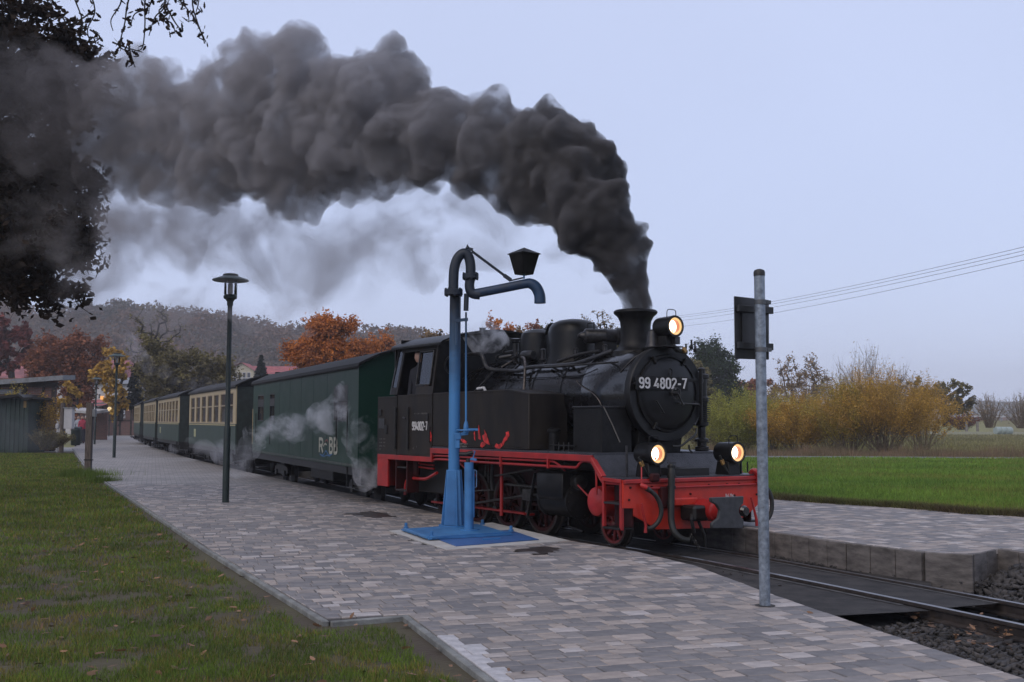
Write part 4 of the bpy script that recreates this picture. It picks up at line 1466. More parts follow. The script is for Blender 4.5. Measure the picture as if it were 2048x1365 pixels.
    rv((4.63, 1.05), (4.63, 1.96)); rv((4.63, 1.95), (5.33, 1.95)); rv((5.33, 1.05), (5.33, 1.95)); rv((5.82, 1.05), (5.82, 1.93)); rv((5.82, 1.93), (6.45, 1.93)); rv((6.45, 1.05), (6.45, 1.93)); rv((4.63, 1.05), (5.33, 1.05))
    P_(rb2, 'rivets', TANKM, parent=cab, kind='stuff')
    # red lower frame
    P_(MB().box(4.60, 6.46, *sorted((sgn * 1.09, sgn * 1.13)), .945, 1.022), 'lower_valance', RED, .005)
    P_(MB().box(4.585, 4.64, *sorted((sgn * 1.09, sgn * 1.132)), .945, 1.158), 'valance_riser', RED, .004)
    P_(MB().box(6.08, 6.46, *sorted((sgn * 1.09, sgn * 1.128)), .505, .95), 'rear_skirt', RED, .005)
    for z, v in ((.82, 1.10), (.46, 1.12)):
        P_(MB().box(5.45, 5.80, *sorted((sgn * .90, sgn * v)), z, z + .022), 'cab_step', PIPE, .004)
    P_(MB().box(5.80, 5.84, *sorted((sgn * .9, sgn * 1.11)), .44, .95), 'step_hanger', REDD, .004)
    P_(MB().box(5.42, 5.46, *sorted((sgn * .9, sgn * 1.11)), .44, .95), 'step_hanger', REDD, .004)
# rear beam, front and rear walls, roof
P_(MB().box(6.44, 6.47, -1.12, 1.12, .50, 1.02), 'rear_beam', RED, .005)
P_(MB().box(6.46, 6.49, -1.10, 1.10, 1.02, 1.96), 'bunker_rear', TANKM, .004, parent=cab)
P_(MB().box(5.95, 6.46, -1.09, 1.09, 1.02, 1.90), 'coal_bunker', SOOT, parent=cab)
P_(MB().box(4.62, 5.95, -1.09, 1.09, 1.02, 1.06), 'cab_floor', DARKMETAL, parent=cab)
fw_ = MB()
fo = [(-1.115, 1.985), (-.99, 2.76), (-.6, 2.87), (0, 2.93), (.6, 2.87), (.99, 2.76), (1.115, 1.985), (1.115, 1.90), (-1.115, 1.90)]
fw_.prism(fo, 'x', 4.60, 4.625)
P_(fw_, 'cab_front', SOOT, parent=cab)
for y in (-.78, .78):
    P_(MB().lathe([(.12, 4.575), (.15, 4.575), (.15, 4.60), (.12, 4.60)], (0, y, 2.42), (1, 0, 0), 26, caps=False), 'porthole_rim', PIPE, parent=cab)
    P_(MB().lathe([(.001, 4.588), (.122, 4.588), (.122, 4.592), (.001, 4.592)], (0, y, 2.42), (1, 0, 0), 26), 'pane', GLASSD, parent=cab)
rw = MB()
for y0, y1, z0, z1 in ((-1.06, -.95, 1.90, 2.76), (.95, 1.06, 1.90, 2.76), (-.95, .95, 2.66, 2.88), (-.95, .95, 1.90, 2.12), (-.12, .12, 2.12, 2.66)):
    rw.box(5.97, 6.0, y0, y1, z0, z1)
P_(rw, 'cab_rear', SOOT, parent=cab)
for y0, y1 in ((-.95, -.12), (.12, .95)):
    P_(MB().box(5.98, 5.99, y0, y1, 2.12, 2.66), 'rear_dark_panel', SOOT, parent=cab)  # added panels blanking the rear windows so the cab stays dark inside
ra = [(1.09, 2.745), (1.045, 2.785), (.85, 2.86), (.6, 2.925), (.3, 2.975), (0, 2.992), (-.3, 2.975), (-.6, 2.925), (-.85, 2.86), (-1.045, 2.785), (-1.09, 2.745)]
ro = [(a, z) for a, z in ra] + [(a, z - .03) for a, z in ra[::-1]]
roof = P_(MB().prism(ro, 'x', 4.42, 6.08), 'cab_roof', SOOT, parent=cab)
for sgn in (1, -1):
    P_(MB().box(4.45, 6.0, *sorted((sgn * 1.075, sgn * 1.095)), 2.735, 2.752), 'rain_strip', OILY, parent=cab)
P_(MB().lathe([(.05, 2.95), (.05, 3.03), (.06, 3.035)], (4.75, .15, 0), (0, 0, 1), 12), 'roof_vent', SOOT, parent=cab)
P_(MB().tube([(5.5, .5, 2.93), (5.5, .5, 3.0), (5.42, .5, 3.01)], .012, 6), 'roof_hook', SOOT, parent=cab)
P_(MB().lathe([(.055, 2.9), (.055, 3.02), (.07, 3.03), (.02, 3.05)], (4.30, -.75, 0), (0, 0, 1), 12), 'roof_vent', SOOT, parent=cab)

# air pump, far side of the smokebox
ap = empty('air_pump', (0, 0, 0))
ap.parent = loco
y_ = Fr(1403, 800, .75)[1]
pv = y_
P_(MB().lathe([(.09, 1.20), (.09, 1.24), (.06, 1.25), (.06, 1.30), (.09, 1.31), (.09, 1.34), (.05, 1.36), (.05, 1.5), (.09, 1.52), (.09, 1.56), (.075, 1.57), (.075, 1.82), (.095, 1.83), (.095, 1.88), (.07, 1.9), (.07, 2.13), (.10, 2.14), (.10, 2.18), (.05, 2.2), (.05, 2.26), (.02, 2.28)], (.75, pv, 0), (0, 0, 1), 20), 'pump_body', DARKMETAL, parent=ap)
for z in list(np.arange(1.58, 1.82, .028)) + list(np.arange(1.0, 1.20, .028)):
    P_(MB().lathe([(.06, z), (.115, z + .004), (.115, z + .012), (.06, z + .016)], (.75, pv, 0), (0, 0, 1), 22), 'cooling_fin', DARKMETAL, parent=ap)
P_(MB().lathe([(.09, .95), (.09, 1.2)], (.75, pv, 0), (0, 0, 1), 20), 'pump_foot', DARKMETAL, parent=ap)
P_(MB().tube([Fr(1352, 700, .7), Fr(1372, 716, .7), Fr(1381, 728, .65), Fr(1386, 745, .6), Fr(1398, 750, .6), Fr(1405, 762, .6), Fr(1398, 775, .6)], .014, 8, smooth_path=4), 'pump_pipe', PIPE, parent=ap)
P_(MB().tube([Fr(1385, 735, .62), Fr(1393, 780, .58), Fr(1395, 830, .55), Fr(1388, 850, .5)], .016, 8, smooth_path=4), 'pump_pipe', PIPE, parent=ap)
P_(MB().tube([Fr(1393, 858, .4), Fr(1390, 870, .35), Fr(1375, 882, .3), Fr(1362, 892, .3), Fr(1345, 893, .3)], .014, 8, smooth_path=4), 'pump_pipe', RUBBER, parent=ap)
P_(MB().tube([Fr(1378, 890, .3), Fr(1379, 900, .3), Fr(1385, 905, .3)], .012, 6, smooth_path=3), 'pump_pipe', RUBBER, parent=ap)
for px_, py_ in ((1383, 700), (1390, 705), (1372, 708)):
    q = Fr(px_, py_, .8)
    P_(MB().lathe([(.02, 0), (.025, .04), (.012, .05), (.012, .12), (.02, .13)], q, (0, 0, 1), 8), 'pump_valve', DARKMETAL, parent=ap)
P_(MB().tube([Fr(1381, 727, .62), Fr(1389, 742, .6), Fr(1400, 748, .6)], .02, 8), 'pump_pipe', PIPE, parent=ap)

# ------------------------------------------------------------------ headlights
HOT = emis('lamp_hot', (1.0, .86, .62), 5.)
WARM = emis('lamp_reflector', (1.0, .60, .25), 1.15)
AMBER = emis('lamp_amber', (1.0, .15, .012), .60)
def headlight(c, r, depth, yaw=0.):
    h = empty('headlight', c)
    h.parent = loco
    h.rotation_euler = (0, 0, yaw)
    P_(MB().lathe([(r * .80, .0), (r, 0), (r * 1.03, .015), (r * 1.0, .03), (r * .98, depth * .6), (r * .92, depth * .95), (r * .7, depth), (.001, depth)], (0, 0, 0), (1, 0, 0), 36, caps=False), 'lamp_body', SATIN, parent=h)
    P_(MB().lathe([(r * .80, .001), (r * .80, .02), (r * .86, .012)], (0, 0, 0), (1, 0, 0), 36, caps=False), 'lamp_rim', SOOT, parent=h)
    P_(MB().lathe([(r * .87, .008), (r * .62, .022)], (0, 0, 0), (1, 0, 0), 36, caps=False), 'reflector', WARM, parent=h)
    P_(MB().lathe([(r * .62, .022), (r * .62, .085)], (0, 0, 0), (1, 0, 0), 36, caps=False), 'inner_ring', AMBER, parent=h)
    P_(MB().lathe([(r * .62, .085), (r * .001, .088)], (0, 0, 0), (1, 0, 0), 36, caps=False), 'bulb_disc', HOT, parent=h)
    P_(MB().tube([(.05, 0, -r * .53), (.055, .0, -r * .3)], .010, 6), 'bulb_clip', AMBER, parent=h)
    P_(MB().tube([(depth * .25, r * .55, r * .8), (depth * .25, r * .52, r * 1.42), (depth * .25, r * .30, r * 1.58), (depth * .25, -r * .30, r * 1.58), (depth * .25, -r * .52, r * 1.42), (depth * .25, -r * .55, r * .8)], .0055, 6, smooth_path=3), 'carrying_handle', SOOT, parent=h)
    return h
LZ = 1.185
for v in (.64, -.64):
    headlight((-.08, v, LZ), .132, .33)
    P_(MB().prism([(-.02, .912), (.24, .912), (.20, LZ - .11), (.0, LZ - .11)], 'y', v - .10, v + .09), 'lamp_bracket', SOOT, .006)
    # plug and brass tag
    q = (-.0, v + .20, 1.10)
    P_(MB().bar(q, (q[0], q[1] - .03, q[2] - .06), .03, .045), 'plug_tag', BRASSY, .004)
    P_(MB().tube([(q[0], q[1] + .03, q[2] + .05), q, (q[0], q[1] - .06, q[2] - .10), (q[0], q[1] - .12, q[2] - .17)], [.014, .016, .016, .006], 8), 'cable', RUBBER)
headlight((.33, 0, 2.755), .135, .32)
P_(MB().box(.42, .60, -.08, .08, 2.50, 2.64), 'lamp_bracket', SOOT, .006)
P_(MB().box(.36, .52, -.10, -.02, 2.535, 2.63), 'lamp_bracket', PIPE, .004)
P_(MB().box(.30, .75, -.10, .22, 2.49, 2.505), 'lamp_shelf', SOOT, .003)
P_(MB().tube([Fr(1347, 690, .33), Fr(1352, 697, .33), Fr(1360, 702, .35), Fr(1372, 708, .4)], [.018, .028, .028, .014], 10, smooth_path=3), 'cable', RUBBER)
P_(MB().bar(Fr(1366, 697, .33), Fr(1371, 704, .34), .04, .05), 'plug_tag', BRASSY, .004)
P_(MB().tube([Fr(1344, 690, .35), Fr(1348, 700, .38), Fr(1356, 706, .4)], .008, 6, smooth_path=3), 'cable', RUBBER)
for px_ in (1259.5,):
    q0, q1 = S(px_, 957, .9), S(px_, 889, .9)
    P_(MB().tube([(.16, .92, .91), (.16, .92, 1.28)], [.017, .015], 8), 'front_handrail', PIPE)
P_(MB().tube([(.16, -.92, .91), (.16, -.92, 1.28)], [.017, .015], 8), 'front_handrail', PIPE)

# ================================================================== water crane
def blue_soot_shade():  # blue darkens upward: soot, plus backlit shade put into the colour
    M = bpy.data.materials.new('crane_blue_soot_shade')
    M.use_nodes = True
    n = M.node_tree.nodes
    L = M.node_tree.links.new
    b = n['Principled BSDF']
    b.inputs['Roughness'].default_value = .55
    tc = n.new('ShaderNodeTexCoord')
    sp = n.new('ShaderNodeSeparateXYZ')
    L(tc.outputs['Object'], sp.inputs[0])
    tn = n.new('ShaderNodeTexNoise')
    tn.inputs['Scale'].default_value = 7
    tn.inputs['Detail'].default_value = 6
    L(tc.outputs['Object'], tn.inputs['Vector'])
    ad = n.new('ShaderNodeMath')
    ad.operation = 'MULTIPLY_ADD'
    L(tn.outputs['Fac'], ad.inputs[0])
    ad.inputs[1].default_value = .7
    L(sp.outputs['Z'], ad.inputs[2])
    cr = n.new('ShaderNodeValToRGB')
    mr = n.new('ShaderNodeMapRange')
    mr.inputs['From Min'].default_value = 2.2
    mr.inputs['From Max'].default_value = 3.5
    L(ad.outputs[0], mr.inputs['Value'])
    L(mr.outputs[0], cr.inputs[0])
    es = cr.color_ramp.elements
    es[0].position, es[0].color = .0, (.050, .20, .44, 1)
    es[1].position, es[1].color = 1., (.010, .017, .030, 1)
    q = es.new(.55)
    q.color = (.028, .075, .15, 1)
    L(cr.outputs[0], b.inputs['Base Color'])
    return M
BSOOTSHADE = blue_soot_shade()
CD = 14.75
def C3(x, y, D=CD):
    p = at(x, y, D)
    return (p[0] - CO[0], p[1] - CO[1], p[2])
CO = gz(907, 1058, ZP)
CO = np.array((CO[0], CO[1], 0))
CD = CO[1]
crane = empty('water_crane', CO, 0, 'blue water crane with swinging spout and small lantern box, standing before the engine', 'water crane')
def cpart(b, name, material, bev=0., parent=None):
    return b.build(name, material, parent or crane, bev)
zt = C3(907, 590)[2]
cpart(MB().tube([(0, 0, ZP + .02), (0, 0, zt)], .076, 24), 'column', BSOOTSHADE)
cpart(MB().tube([C3(907, 590), C3(907, 560), C3(909, 535), C3(916, 516), C3(927, 507), C3(936, 512), C3(941, 530), C3(941, 556)], .068, 20, smooth_path=5), 'goose_neck', BSOOTSHADE)
cpart(MB().tube([C3(941, 556), C3(939, 573), C3(944, 587), C3(960, 590)], .066, 20, smooth_path=5), 'elbow', BSOOTSHADE)
arm = cpart(MB().tube([C3(948, 588), C3(1000, 578), C3(1050, 568), C3(1062, 568), C3(1072, 575), C3(1079, 590), C3(1080, 607)], [.062, .062, .064, .072, .076, .076, .078], 20, smooth_path=5), 'spout', mat('spout_paint', (.015, .05, .12), .5, col2=(.010, .016, .026), scale=3))
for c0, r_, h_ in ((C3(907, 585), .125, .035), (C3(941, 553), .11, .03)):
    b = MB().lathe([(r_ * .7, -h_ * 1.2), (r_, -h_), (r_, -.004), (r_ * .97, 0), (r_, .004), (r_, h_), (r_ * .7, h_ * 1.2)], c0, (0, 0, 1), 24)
    f = cpart(b, 'flange', BSOOTSHADE)
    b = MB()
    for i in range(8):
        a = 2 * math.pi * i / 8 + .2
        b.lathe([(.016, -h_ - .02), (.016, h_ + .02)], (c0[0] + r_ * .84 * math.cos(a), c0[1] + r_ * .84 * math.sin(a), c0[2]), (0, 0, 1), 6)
    cpart(b, 'flange_bolts', BSOOTSHADE, parent=f)
cpart(MB().tube([C3(936, 512), C3(936, 494)], .022, 10).lathe([(.02, 0), (.03, .02), (.0, .08)], C3(935, 500), (0, 0, 1), 10).bar(C3(934, 498), C3(946, 500), .04, .04), 'stay_post', BSOOTSHADE)
cpart(MB().tube([C3(944, 503), C3(1015, 556)], .018, 8).bar(C3(1008, 551), C3(1022, 561), .05, .05), 'tie_rod', BSOOTSHADE)
cpart(MB().tube([C3(943, 505), C3(944, 514), C3(940, 516), C3(938, 510)], .007, 6), 'hook', BSOOTSHADE)
cpart(MB().bar(C3(1020, 562), C3(1046, 556), .02, .02), 'spout_bracket', BSOOTSHADE)
cpart(MB().tube([C3(1072, 569), C3(1072, 562)], .006, 6), 'spout_pin', BSOOTSHADE, parent=arm)
# lantern box
lc = C3(1048, 552)
lan = empty('signal_lantern', lc)
lan.parent = crane
b = MB()
b.lathe([(.012, -.04), (.012, .02)], (0, 0, 0), (0, 0, 1), 8)
cpart(b, 'lantern_stem', BSOOTSHADE, parent=lan)
s0, s1, z0, z1, z2 = .092, .150, .015, .30, .385
ca_, sa_ = math.cos(R(40)), math.sin(R(40))
def rq(x, y):
    return (x * ca_ - y * sa_, x * sa_ + y * ca_)
V = [(*rq(x * s0, y * s0), z0) for x, y in ((-1, -1), (1, -1), (1, 1), (-1, 1))] + [(*rq(x * s1, y * s1), z1) for x, y in ((-1, -1), (1, -1), (1, 1), (-1, 1))]
cpart(MB().add(V, [(3, 2, 1, 0), (4, 5, 6, 7), (0, 1, 5, 4), (1, 2, 6, 5), (2, 3, 7, 6), (3, 0, 4, 7)]), 'lantern_case', SOOT, .006, lan)
s2 = .160
V = [(*rq(x * s2, y * s2), z1) for x, y in ((-1, -1), (1, -1), (1, 1), (-1, 1))] + [(0, 0, z2)] + [(*rq(x * s2, y * s2), z1 - .012) for x, y in ((-1, -1), (1, -1), (1, 1), (-1, 1))]
cpart(MB().add(V, [(0, 1, 4), (1, 2, 4), (2, 3, 4), (3, 0, 4), (8, 7, 6, 5), (0, 5, 6, 1), (1, 6, 7, 2), (2, 7, 8, 3), (3, 8, 5, 0)]), 'lantern_roof', SOOT, 0, lan)
# gusseted foot: four tapering fins and a plate
zf = C3(905, 941)[2]
ft = cpart(MB().lathe([(.20, ZP + .035), (.20, ZP + .055), (.08, ZP + .055)], (0, 0, 0), (0, 0, 1), 28), 'foot_flange', BLUE)
for a in (20, 110, 200, 290):
    ca, sa = math.cos(R(a)), math.sin(R(a))
    V = []
    for t_ in (-.008, .008):
        for r_, z in ((.06, ZP + .05), (.175, ZP + .05), (.105, zf), (.06, zf)):
            V.append((ca * r_ - sa * t_, sa * r_ + ca * t_, z))
    cpart(MB().add(V, [(3, 2, 1, 0), (4, 5, 6, 7), (0, 1, 5, 4), (1, 2, 6, 5), (2, 3, 7, 6), (3, 0, 4, 7)]), 'foot_fin', BLUE, .003)
b = MB()
V = []
for z, h in ((ZP + .05, .12), (zf, .085)):
    V += [(x * h, y * h, z) for x, y in ((-1, -1), (1, -1), (1, 1), (-1, 1))]
cpart(b.add(V, [(3, 2, 1, 0), (4, 5, 6, 7), (0, 1, 5, 4), (1, 2, 6, 5), (2, 3, 7, 6), (3, 0, 4, 7)]), 'foot_sleeve', BLUE, .01)
# second column with valve spindle, hand wheel and guard
D2 = gz(938, 1066, ZP)[1]
def C2(x, y):
    return C3(x, y, D2)
cpart(MB().tube([C2(938, 1066), C2(938, 925)], .060, 20), 'valve_column', BLUE)
cpart(MB().lathe([(.13, ZP + .035), (.13, ZP + .05), (.06, ZP + .05)], (C2(938, 1066)[0], C2(938, 1066)[1], 0), (0, 0, 1), 24), 'foot_flange', BLUE)
cpart(MB().tube([C2(946, 940), C2(946, 1035)], .022, 10), 'guide_tube', BLUE)
cpart(MB().tube([C2(948, 940), C2(953, 942), C2(953, 974), C2(948, 976)], .007, 6), 'pull_handle', mat('worn_blue', (.16, .26, .42), .5, var=.2))
cpart(MB().tube([C2(934, 922), C2(946, 918), C2(950, 902), C2(946, 903)], .010, 6).bar(C2(941, 918), C2(953, 920), .03, .03), 'valve_yoke', BLUE)
cpart(MB().tube([C2(918, 909), C2(932, 909), C2(946, 905)], .03, 10).lathe([(.02, -.06), (.03, 0), (.02, .02)], C2(936, 921), (0, 0, 1), 10), 'valve_body', DARKMETAL)
cpart(MB().tube([C3(932, 860), C3(932, 735), C3(932, 625)], [.014, .014, .014], 10), 'spindle_rod', BSOOTSHADE)
cpart(MB().tube([C3(932, 622), C3(933, 588)], .034, 12), 'spindle_sleeve', BSOOTSHADE)
for y in (640, 868):
    cpart(MB().bar(C3(910, y + 2), C3(936, y - 1), .045, .04), 'spindle_bracket', BSOOTSHADE)
hw = C3(932, 861)
rimp = [(hw[0] + .12 * math.cos(t_), hw[1] + .12 * math.sin(t_), hw[2]) for t_ in np.linspace(0, 2 * math.pi, 25)]
b = MB().tube(rimp, .012, 8, caps=False)
for a in (0, 90, 180, 270):
    b.bar(hw, (hw[0] + .12 * math.cos(R(a)), hw[1] + .12 * math.sin(R(a)), hw[2]), .02, .015)
b.lathe([(.03, -.05), (.04, -.02), (.03, .08), (.018, .12)], hw, (0, 0, 1), 12)
cpart(b, 'hand_wheel', BLUE)
cpart(MB().bar((hw[0] + .02, hw[1], hw[2] + .01), (hw[0] + .16, hw[1] - .02, hw[2] + .01), .03, .03), 'wheel_grip', BLUE)
cpart(MB().bar(C3(910, 874), C3(922, 872), .08, .09).bar(C3(915, 872), C3(915, 897), .06, .06), 'indicator_box', BLUE, .006)
cpart(MB().tube([C3(913, 690), C3(913, 640)], .02, 8), 'cable_tube', BSOOTSHADE)
# ground plates
def plate_poly(pxs, z0, z1, name, material, bev=.003):
    P2 = [gz(x, y, z1) for x, y in pxs]
    return cpart(MB().prism([(p[0] - CO[0], p[1] - CO[1]) for p in P2], 'z', z0, z1), name, material, bev)
plate_poly([(802, 1058), (857, 1077), (1025, 1068), (955, 1048)], ZP + .016, ZP + .036, 'base_plate', BLUE)
plate_poly([(858, 1072), (912, 1092), (1078, 1079), (1020, 1060)], ZP + .006, ZP + .014, 'cover_plate', mat('cover_blue', (.045, .13, .33), .5, col2=(.03, .09, .26), scale=6, bump=.2, bscale=40))
for p_, q_ in (((812, 1060), (855, 1076)), ((862, 1076), (1022, 1066))):
    a, c_ = gz(*p_, ZP + .04), gz(*q_, ZP + .04)
    cpart(MB().bar((a[0] - CO[0], a[1] - CO[1], ZP + .045), (c_[0] - CO[0], c_[1] - CO[1], ZP + .045), .04, .03), 'edge_bar', BLUE, .004)
a, c_ = gz(966, 1080, ZP + .02), gz(1000, 1078, ZP + .02)
cpart(MB().bar((a[0] - CO[0], a[1] - CO[1], ZP + .025), (c_[0] - CO[0], c_[1] - CO[1], ZP + .025), .02, .02), 'lifting_bar', BLUE)
for x, y in ((812, 1056), (863, 1073), (1022, 1062), (965, 1049)):
    a = gz(x, y, ZP + .035)
    cpart(MB().lathe([(.035, 0), (.035, .02), (.02, .022), (.02, .065), (.012, .07)], (a[0] - CO[0], a[1] - CO[1], ZP + .03), (0, 0, 1), 8), 'anchor_bolt', BLUE)
slab = MB().prism(crane_slab, 'z', ZP - .1, ZP + .004).build('concrete_slab', mat('pale_slab', (.50, .49, .47), .85, col2=(.36, .35, .33), scale=4, bump=.3, bscale=60), near_platform, .004)

# ================================================================== sign post at the right
p0 = gz(1530, 1212, ZP)
post = empty('sign_post', (p0[0], p0[1], ZP), 0, 'galvanised steel post with dark sign seen from behind, at the platform edge', 'sign post')
PD = p0[1]
def C4(x, y, D=None):
    q = at(x, y, PD if D is None else D)
    return (q[0] - p0[0], q[1] - p0[1], q[2] - ZP)
ztop = C4(1519, 545)[2]
MB().tube([(0, 0, -.05), (-.012, 0, ztop)], .0425, 24).build('post_tube', STEELP, post)
MB().lathe([(.046, -.03), (.046, .0), (.04, .015), (.02, .025), (.001, .028)], (-.012, 0, ztop), (0, 0, 1), 20).build('post_cap', mat('black_plastic', (.015, .015, .015), .5), post)
MB().lathe([(.05, 0), (.08, .004), (.08, .008), (.04, .01)], (0, 0, -.004), (0, 0, 1), 20).build('post_collar', SAND, post)
SGN_ = mat('sign_back', (.020, .021, .022), .45, var=.2, scale=10)
c00, c10, c11, c01 = C4(1471, 591, PD + .0), C4(1541, 599, PD + .16), C4(1541, 719, PD + .16), C4(1473, 717, PD + .0)
# panel turned slightly about its post, 40 mm behind it
V = []
for off in (.05, .075):
    for c_ in (c00, c10, c11, c01):
        V.append((c_[0], c_[1] + off, c_[2]))
MB().add(V, [(0, 1, 2, 3), (7, 6, 5, 4), (0, 4, 5, 1), (1, 5, 6, 2), (2, 6, 7, 3), (3, 7, 4, 0)]).build('sign_panel', SGN_, post, .004)
a, c_ = C4(1478, 620, PD + .01), C4(1532, 620, PD + .13)
V = []
for off in (.035, .052):
    for (x, y, D) in ((1486, 622, PD + .03), (1530, 625, PD + .13), (1530, 700, PD + .13), (1487, 694, PD + .03)):
        q = C4(x, y, D)
        V.append((q[0], q[1] + off, q[2]))
MB().add(V, [(0, 1, 2, 3), (7, 6, 5, 4), (0, 4, 5, 1), (1, 5, 6, 2), (2, 6, 7, 3), (3, 7, 4, 0)]).build('junction_panel', mat('sign_inner', (.03, .032, .036), .4), post)
for y0, y1 in ((616, 621), (690, 694)):
    q0, q1 = C4(1477, y0, PD + .0), C4(1547, y1, PD + .17)
    MB().bar((q0[0], q0[1] + .035, q0[2]), (q1[0], q1[1] + .035, q1[2]), .03, .055).build('cross_rail', SGN_, post, .003)
for y in (605, 700):
    z = C4(1520, y)[2]
    MB().lathe([(.044, -.018), (.050, -.018), (.050, .018), (.044, .018)], (-.006, 0, z), (0, 0, 1), 24).bar((.04, .0, z), (.075, .01, z), .03, .03).build('clamp', mat('clamp_steel', (.12, .125, .13), .45, metal=.6), post)

# ================================================================== platform lamps
LGLASS = glass_mat('lamp_glass', (.95, .95, .96))
def make_lamp():
    L_ = empty('platform_lamp', (0, 0, 0))
    H = 4.07
    MB().lathe([(.060, 0), (.060, 1.32), (.054, 1.34), (.045, 1.36), (.042, 3.2), (.042, 3.48), (.055, 3.50), (.055, 3.56), (.08, 3.60), (.03, 3.61)], (0, 0, 0), (0, 0, 1), 20).build('pole', GREENP, L_)
    MB().lathe([(.08, 3.60), (.115, 3.62), (.12, 3.66), (.10, 3.69), (.02, 3.69)], (0, 0, 0), (0, 0, 1), 24).build('lamp_base', GREENP, L_)
    MB().lathe([(.105, 3.69), (.11, 3.70), (.11, 3.95)], (0, 0, 0), (0, 0, 1), 24, caps=False).build('lamp_glass', LGLASS, L_)
    MB().lathe([(.03, 3.69), (.045, 3.72), (.045, 3.88), (.03, 3.90)], (.0, 0, 0), (0, 0, 1), 16).build('bulb', mat('lamp_bulb', (.45, .42, .42), .4), L_)
    for a in (30, 150, 270):
        MB().tube([(.115 * math.cos(R(a)), .115 * math.sin(R(a)), 3.63), (.115 * math.cos(R(a)), .115 * math.sin(R(a)), 3.97)], .007, 6).build('glass_stay', GREENP, L_)
    MB().lathe([(.11, 3.95), (.31, 3.935), (.325, 3.945), (.31, 3.965), (.22, 3.995), (.13, 4.03), (.01, 4.03)], (0, 0, 0), (0, 0, 1), 32).build('lamp_shade', mat('shade_green', (.045, .075, .070), .45, var=.2), L_)
    MB().lathe([(.13, 4.025), (.135, 4.03), (.135, 4.055), (.10, 4.068), (.0, 4.07)], (0, 0, 0), (0, 0, 1), 28).build('shade_cap', GREENP, L_)
    return L_
lamps = [((451, 1005), 'tall dark green platform lamp nearest the camera, in front of the dining coach'),
         ((228, 915.6), 'second green platform lamp, standing alone in the middle of the paving'),
         ((189, 889), 'third green platform lamp, beside the litter bins'),
         ((232, 868.6), 'farthest and smallest platform lamp, beside the brick station building')]
lamp0 = make_lamp()
lamps[0] = (lamps[0][0], 'tall dark green platform lamp nearest the camera, left of the green van')
for i, ((x, y), lab) in enumerate(lamps):
    o = lamp0 if i == 0 else copy_tree(lamp0)
    q = gz(x, y, ZP)
    o.location = (q[0], q[1], ZP)
    tag(o, lab, 'lamp', 'lamps along the near platform')

# ================================================================== coaches
CCv = offset_curve(CENf, 0.)
side_c = offset_curve(CENf, SGN * 1.10)
def on_side(px):
    """arc index on the near side line that projects at this picture column"""
    best, bi = 1e9, 0
    for i in range(len(side_c)):
        if side_c[i][1] < 19:
            continue
        q = np.array((side_c[i][0], side_c[i][1], 1.0)) - CAMP
        k_ = q @ _fw
        x = 1024 + FPX * (q @ _r) / k_
        if abs(x - px) < best:
            best, bi = abs(x - px), i
    return bi
CGREEN = mat('coach_green', (.010, .044, .028), .38, spec=.25, col2=(.010, .038, .026), scale=2.5, bump=.03, bscale=8)
CGREY = mat('coach_green_dull', (.045, .070, .058), .5, spec=.25, col2=(.038, .058, .052), scale=2.0, bump=.03)
CREAM = mat('coach_cream', (.46, .37, .22), .45, col2=(.38, .30, .18), scale=4)
CROOF = mat('coach_roof', (.012, .0115, .012), .85, var=.3, scale=4, bump=.1)
COACHGLASS = mat('coach_window_glass', (.03, .032, .038), .08, spec=1., var=.2, scale=2, rvar=0)
FRAMEW = mat('window_frame_wood', (.30, .24, .15), .5, var=.2)
LITG = mat('window_pale', (.28, .28, .30), .4)
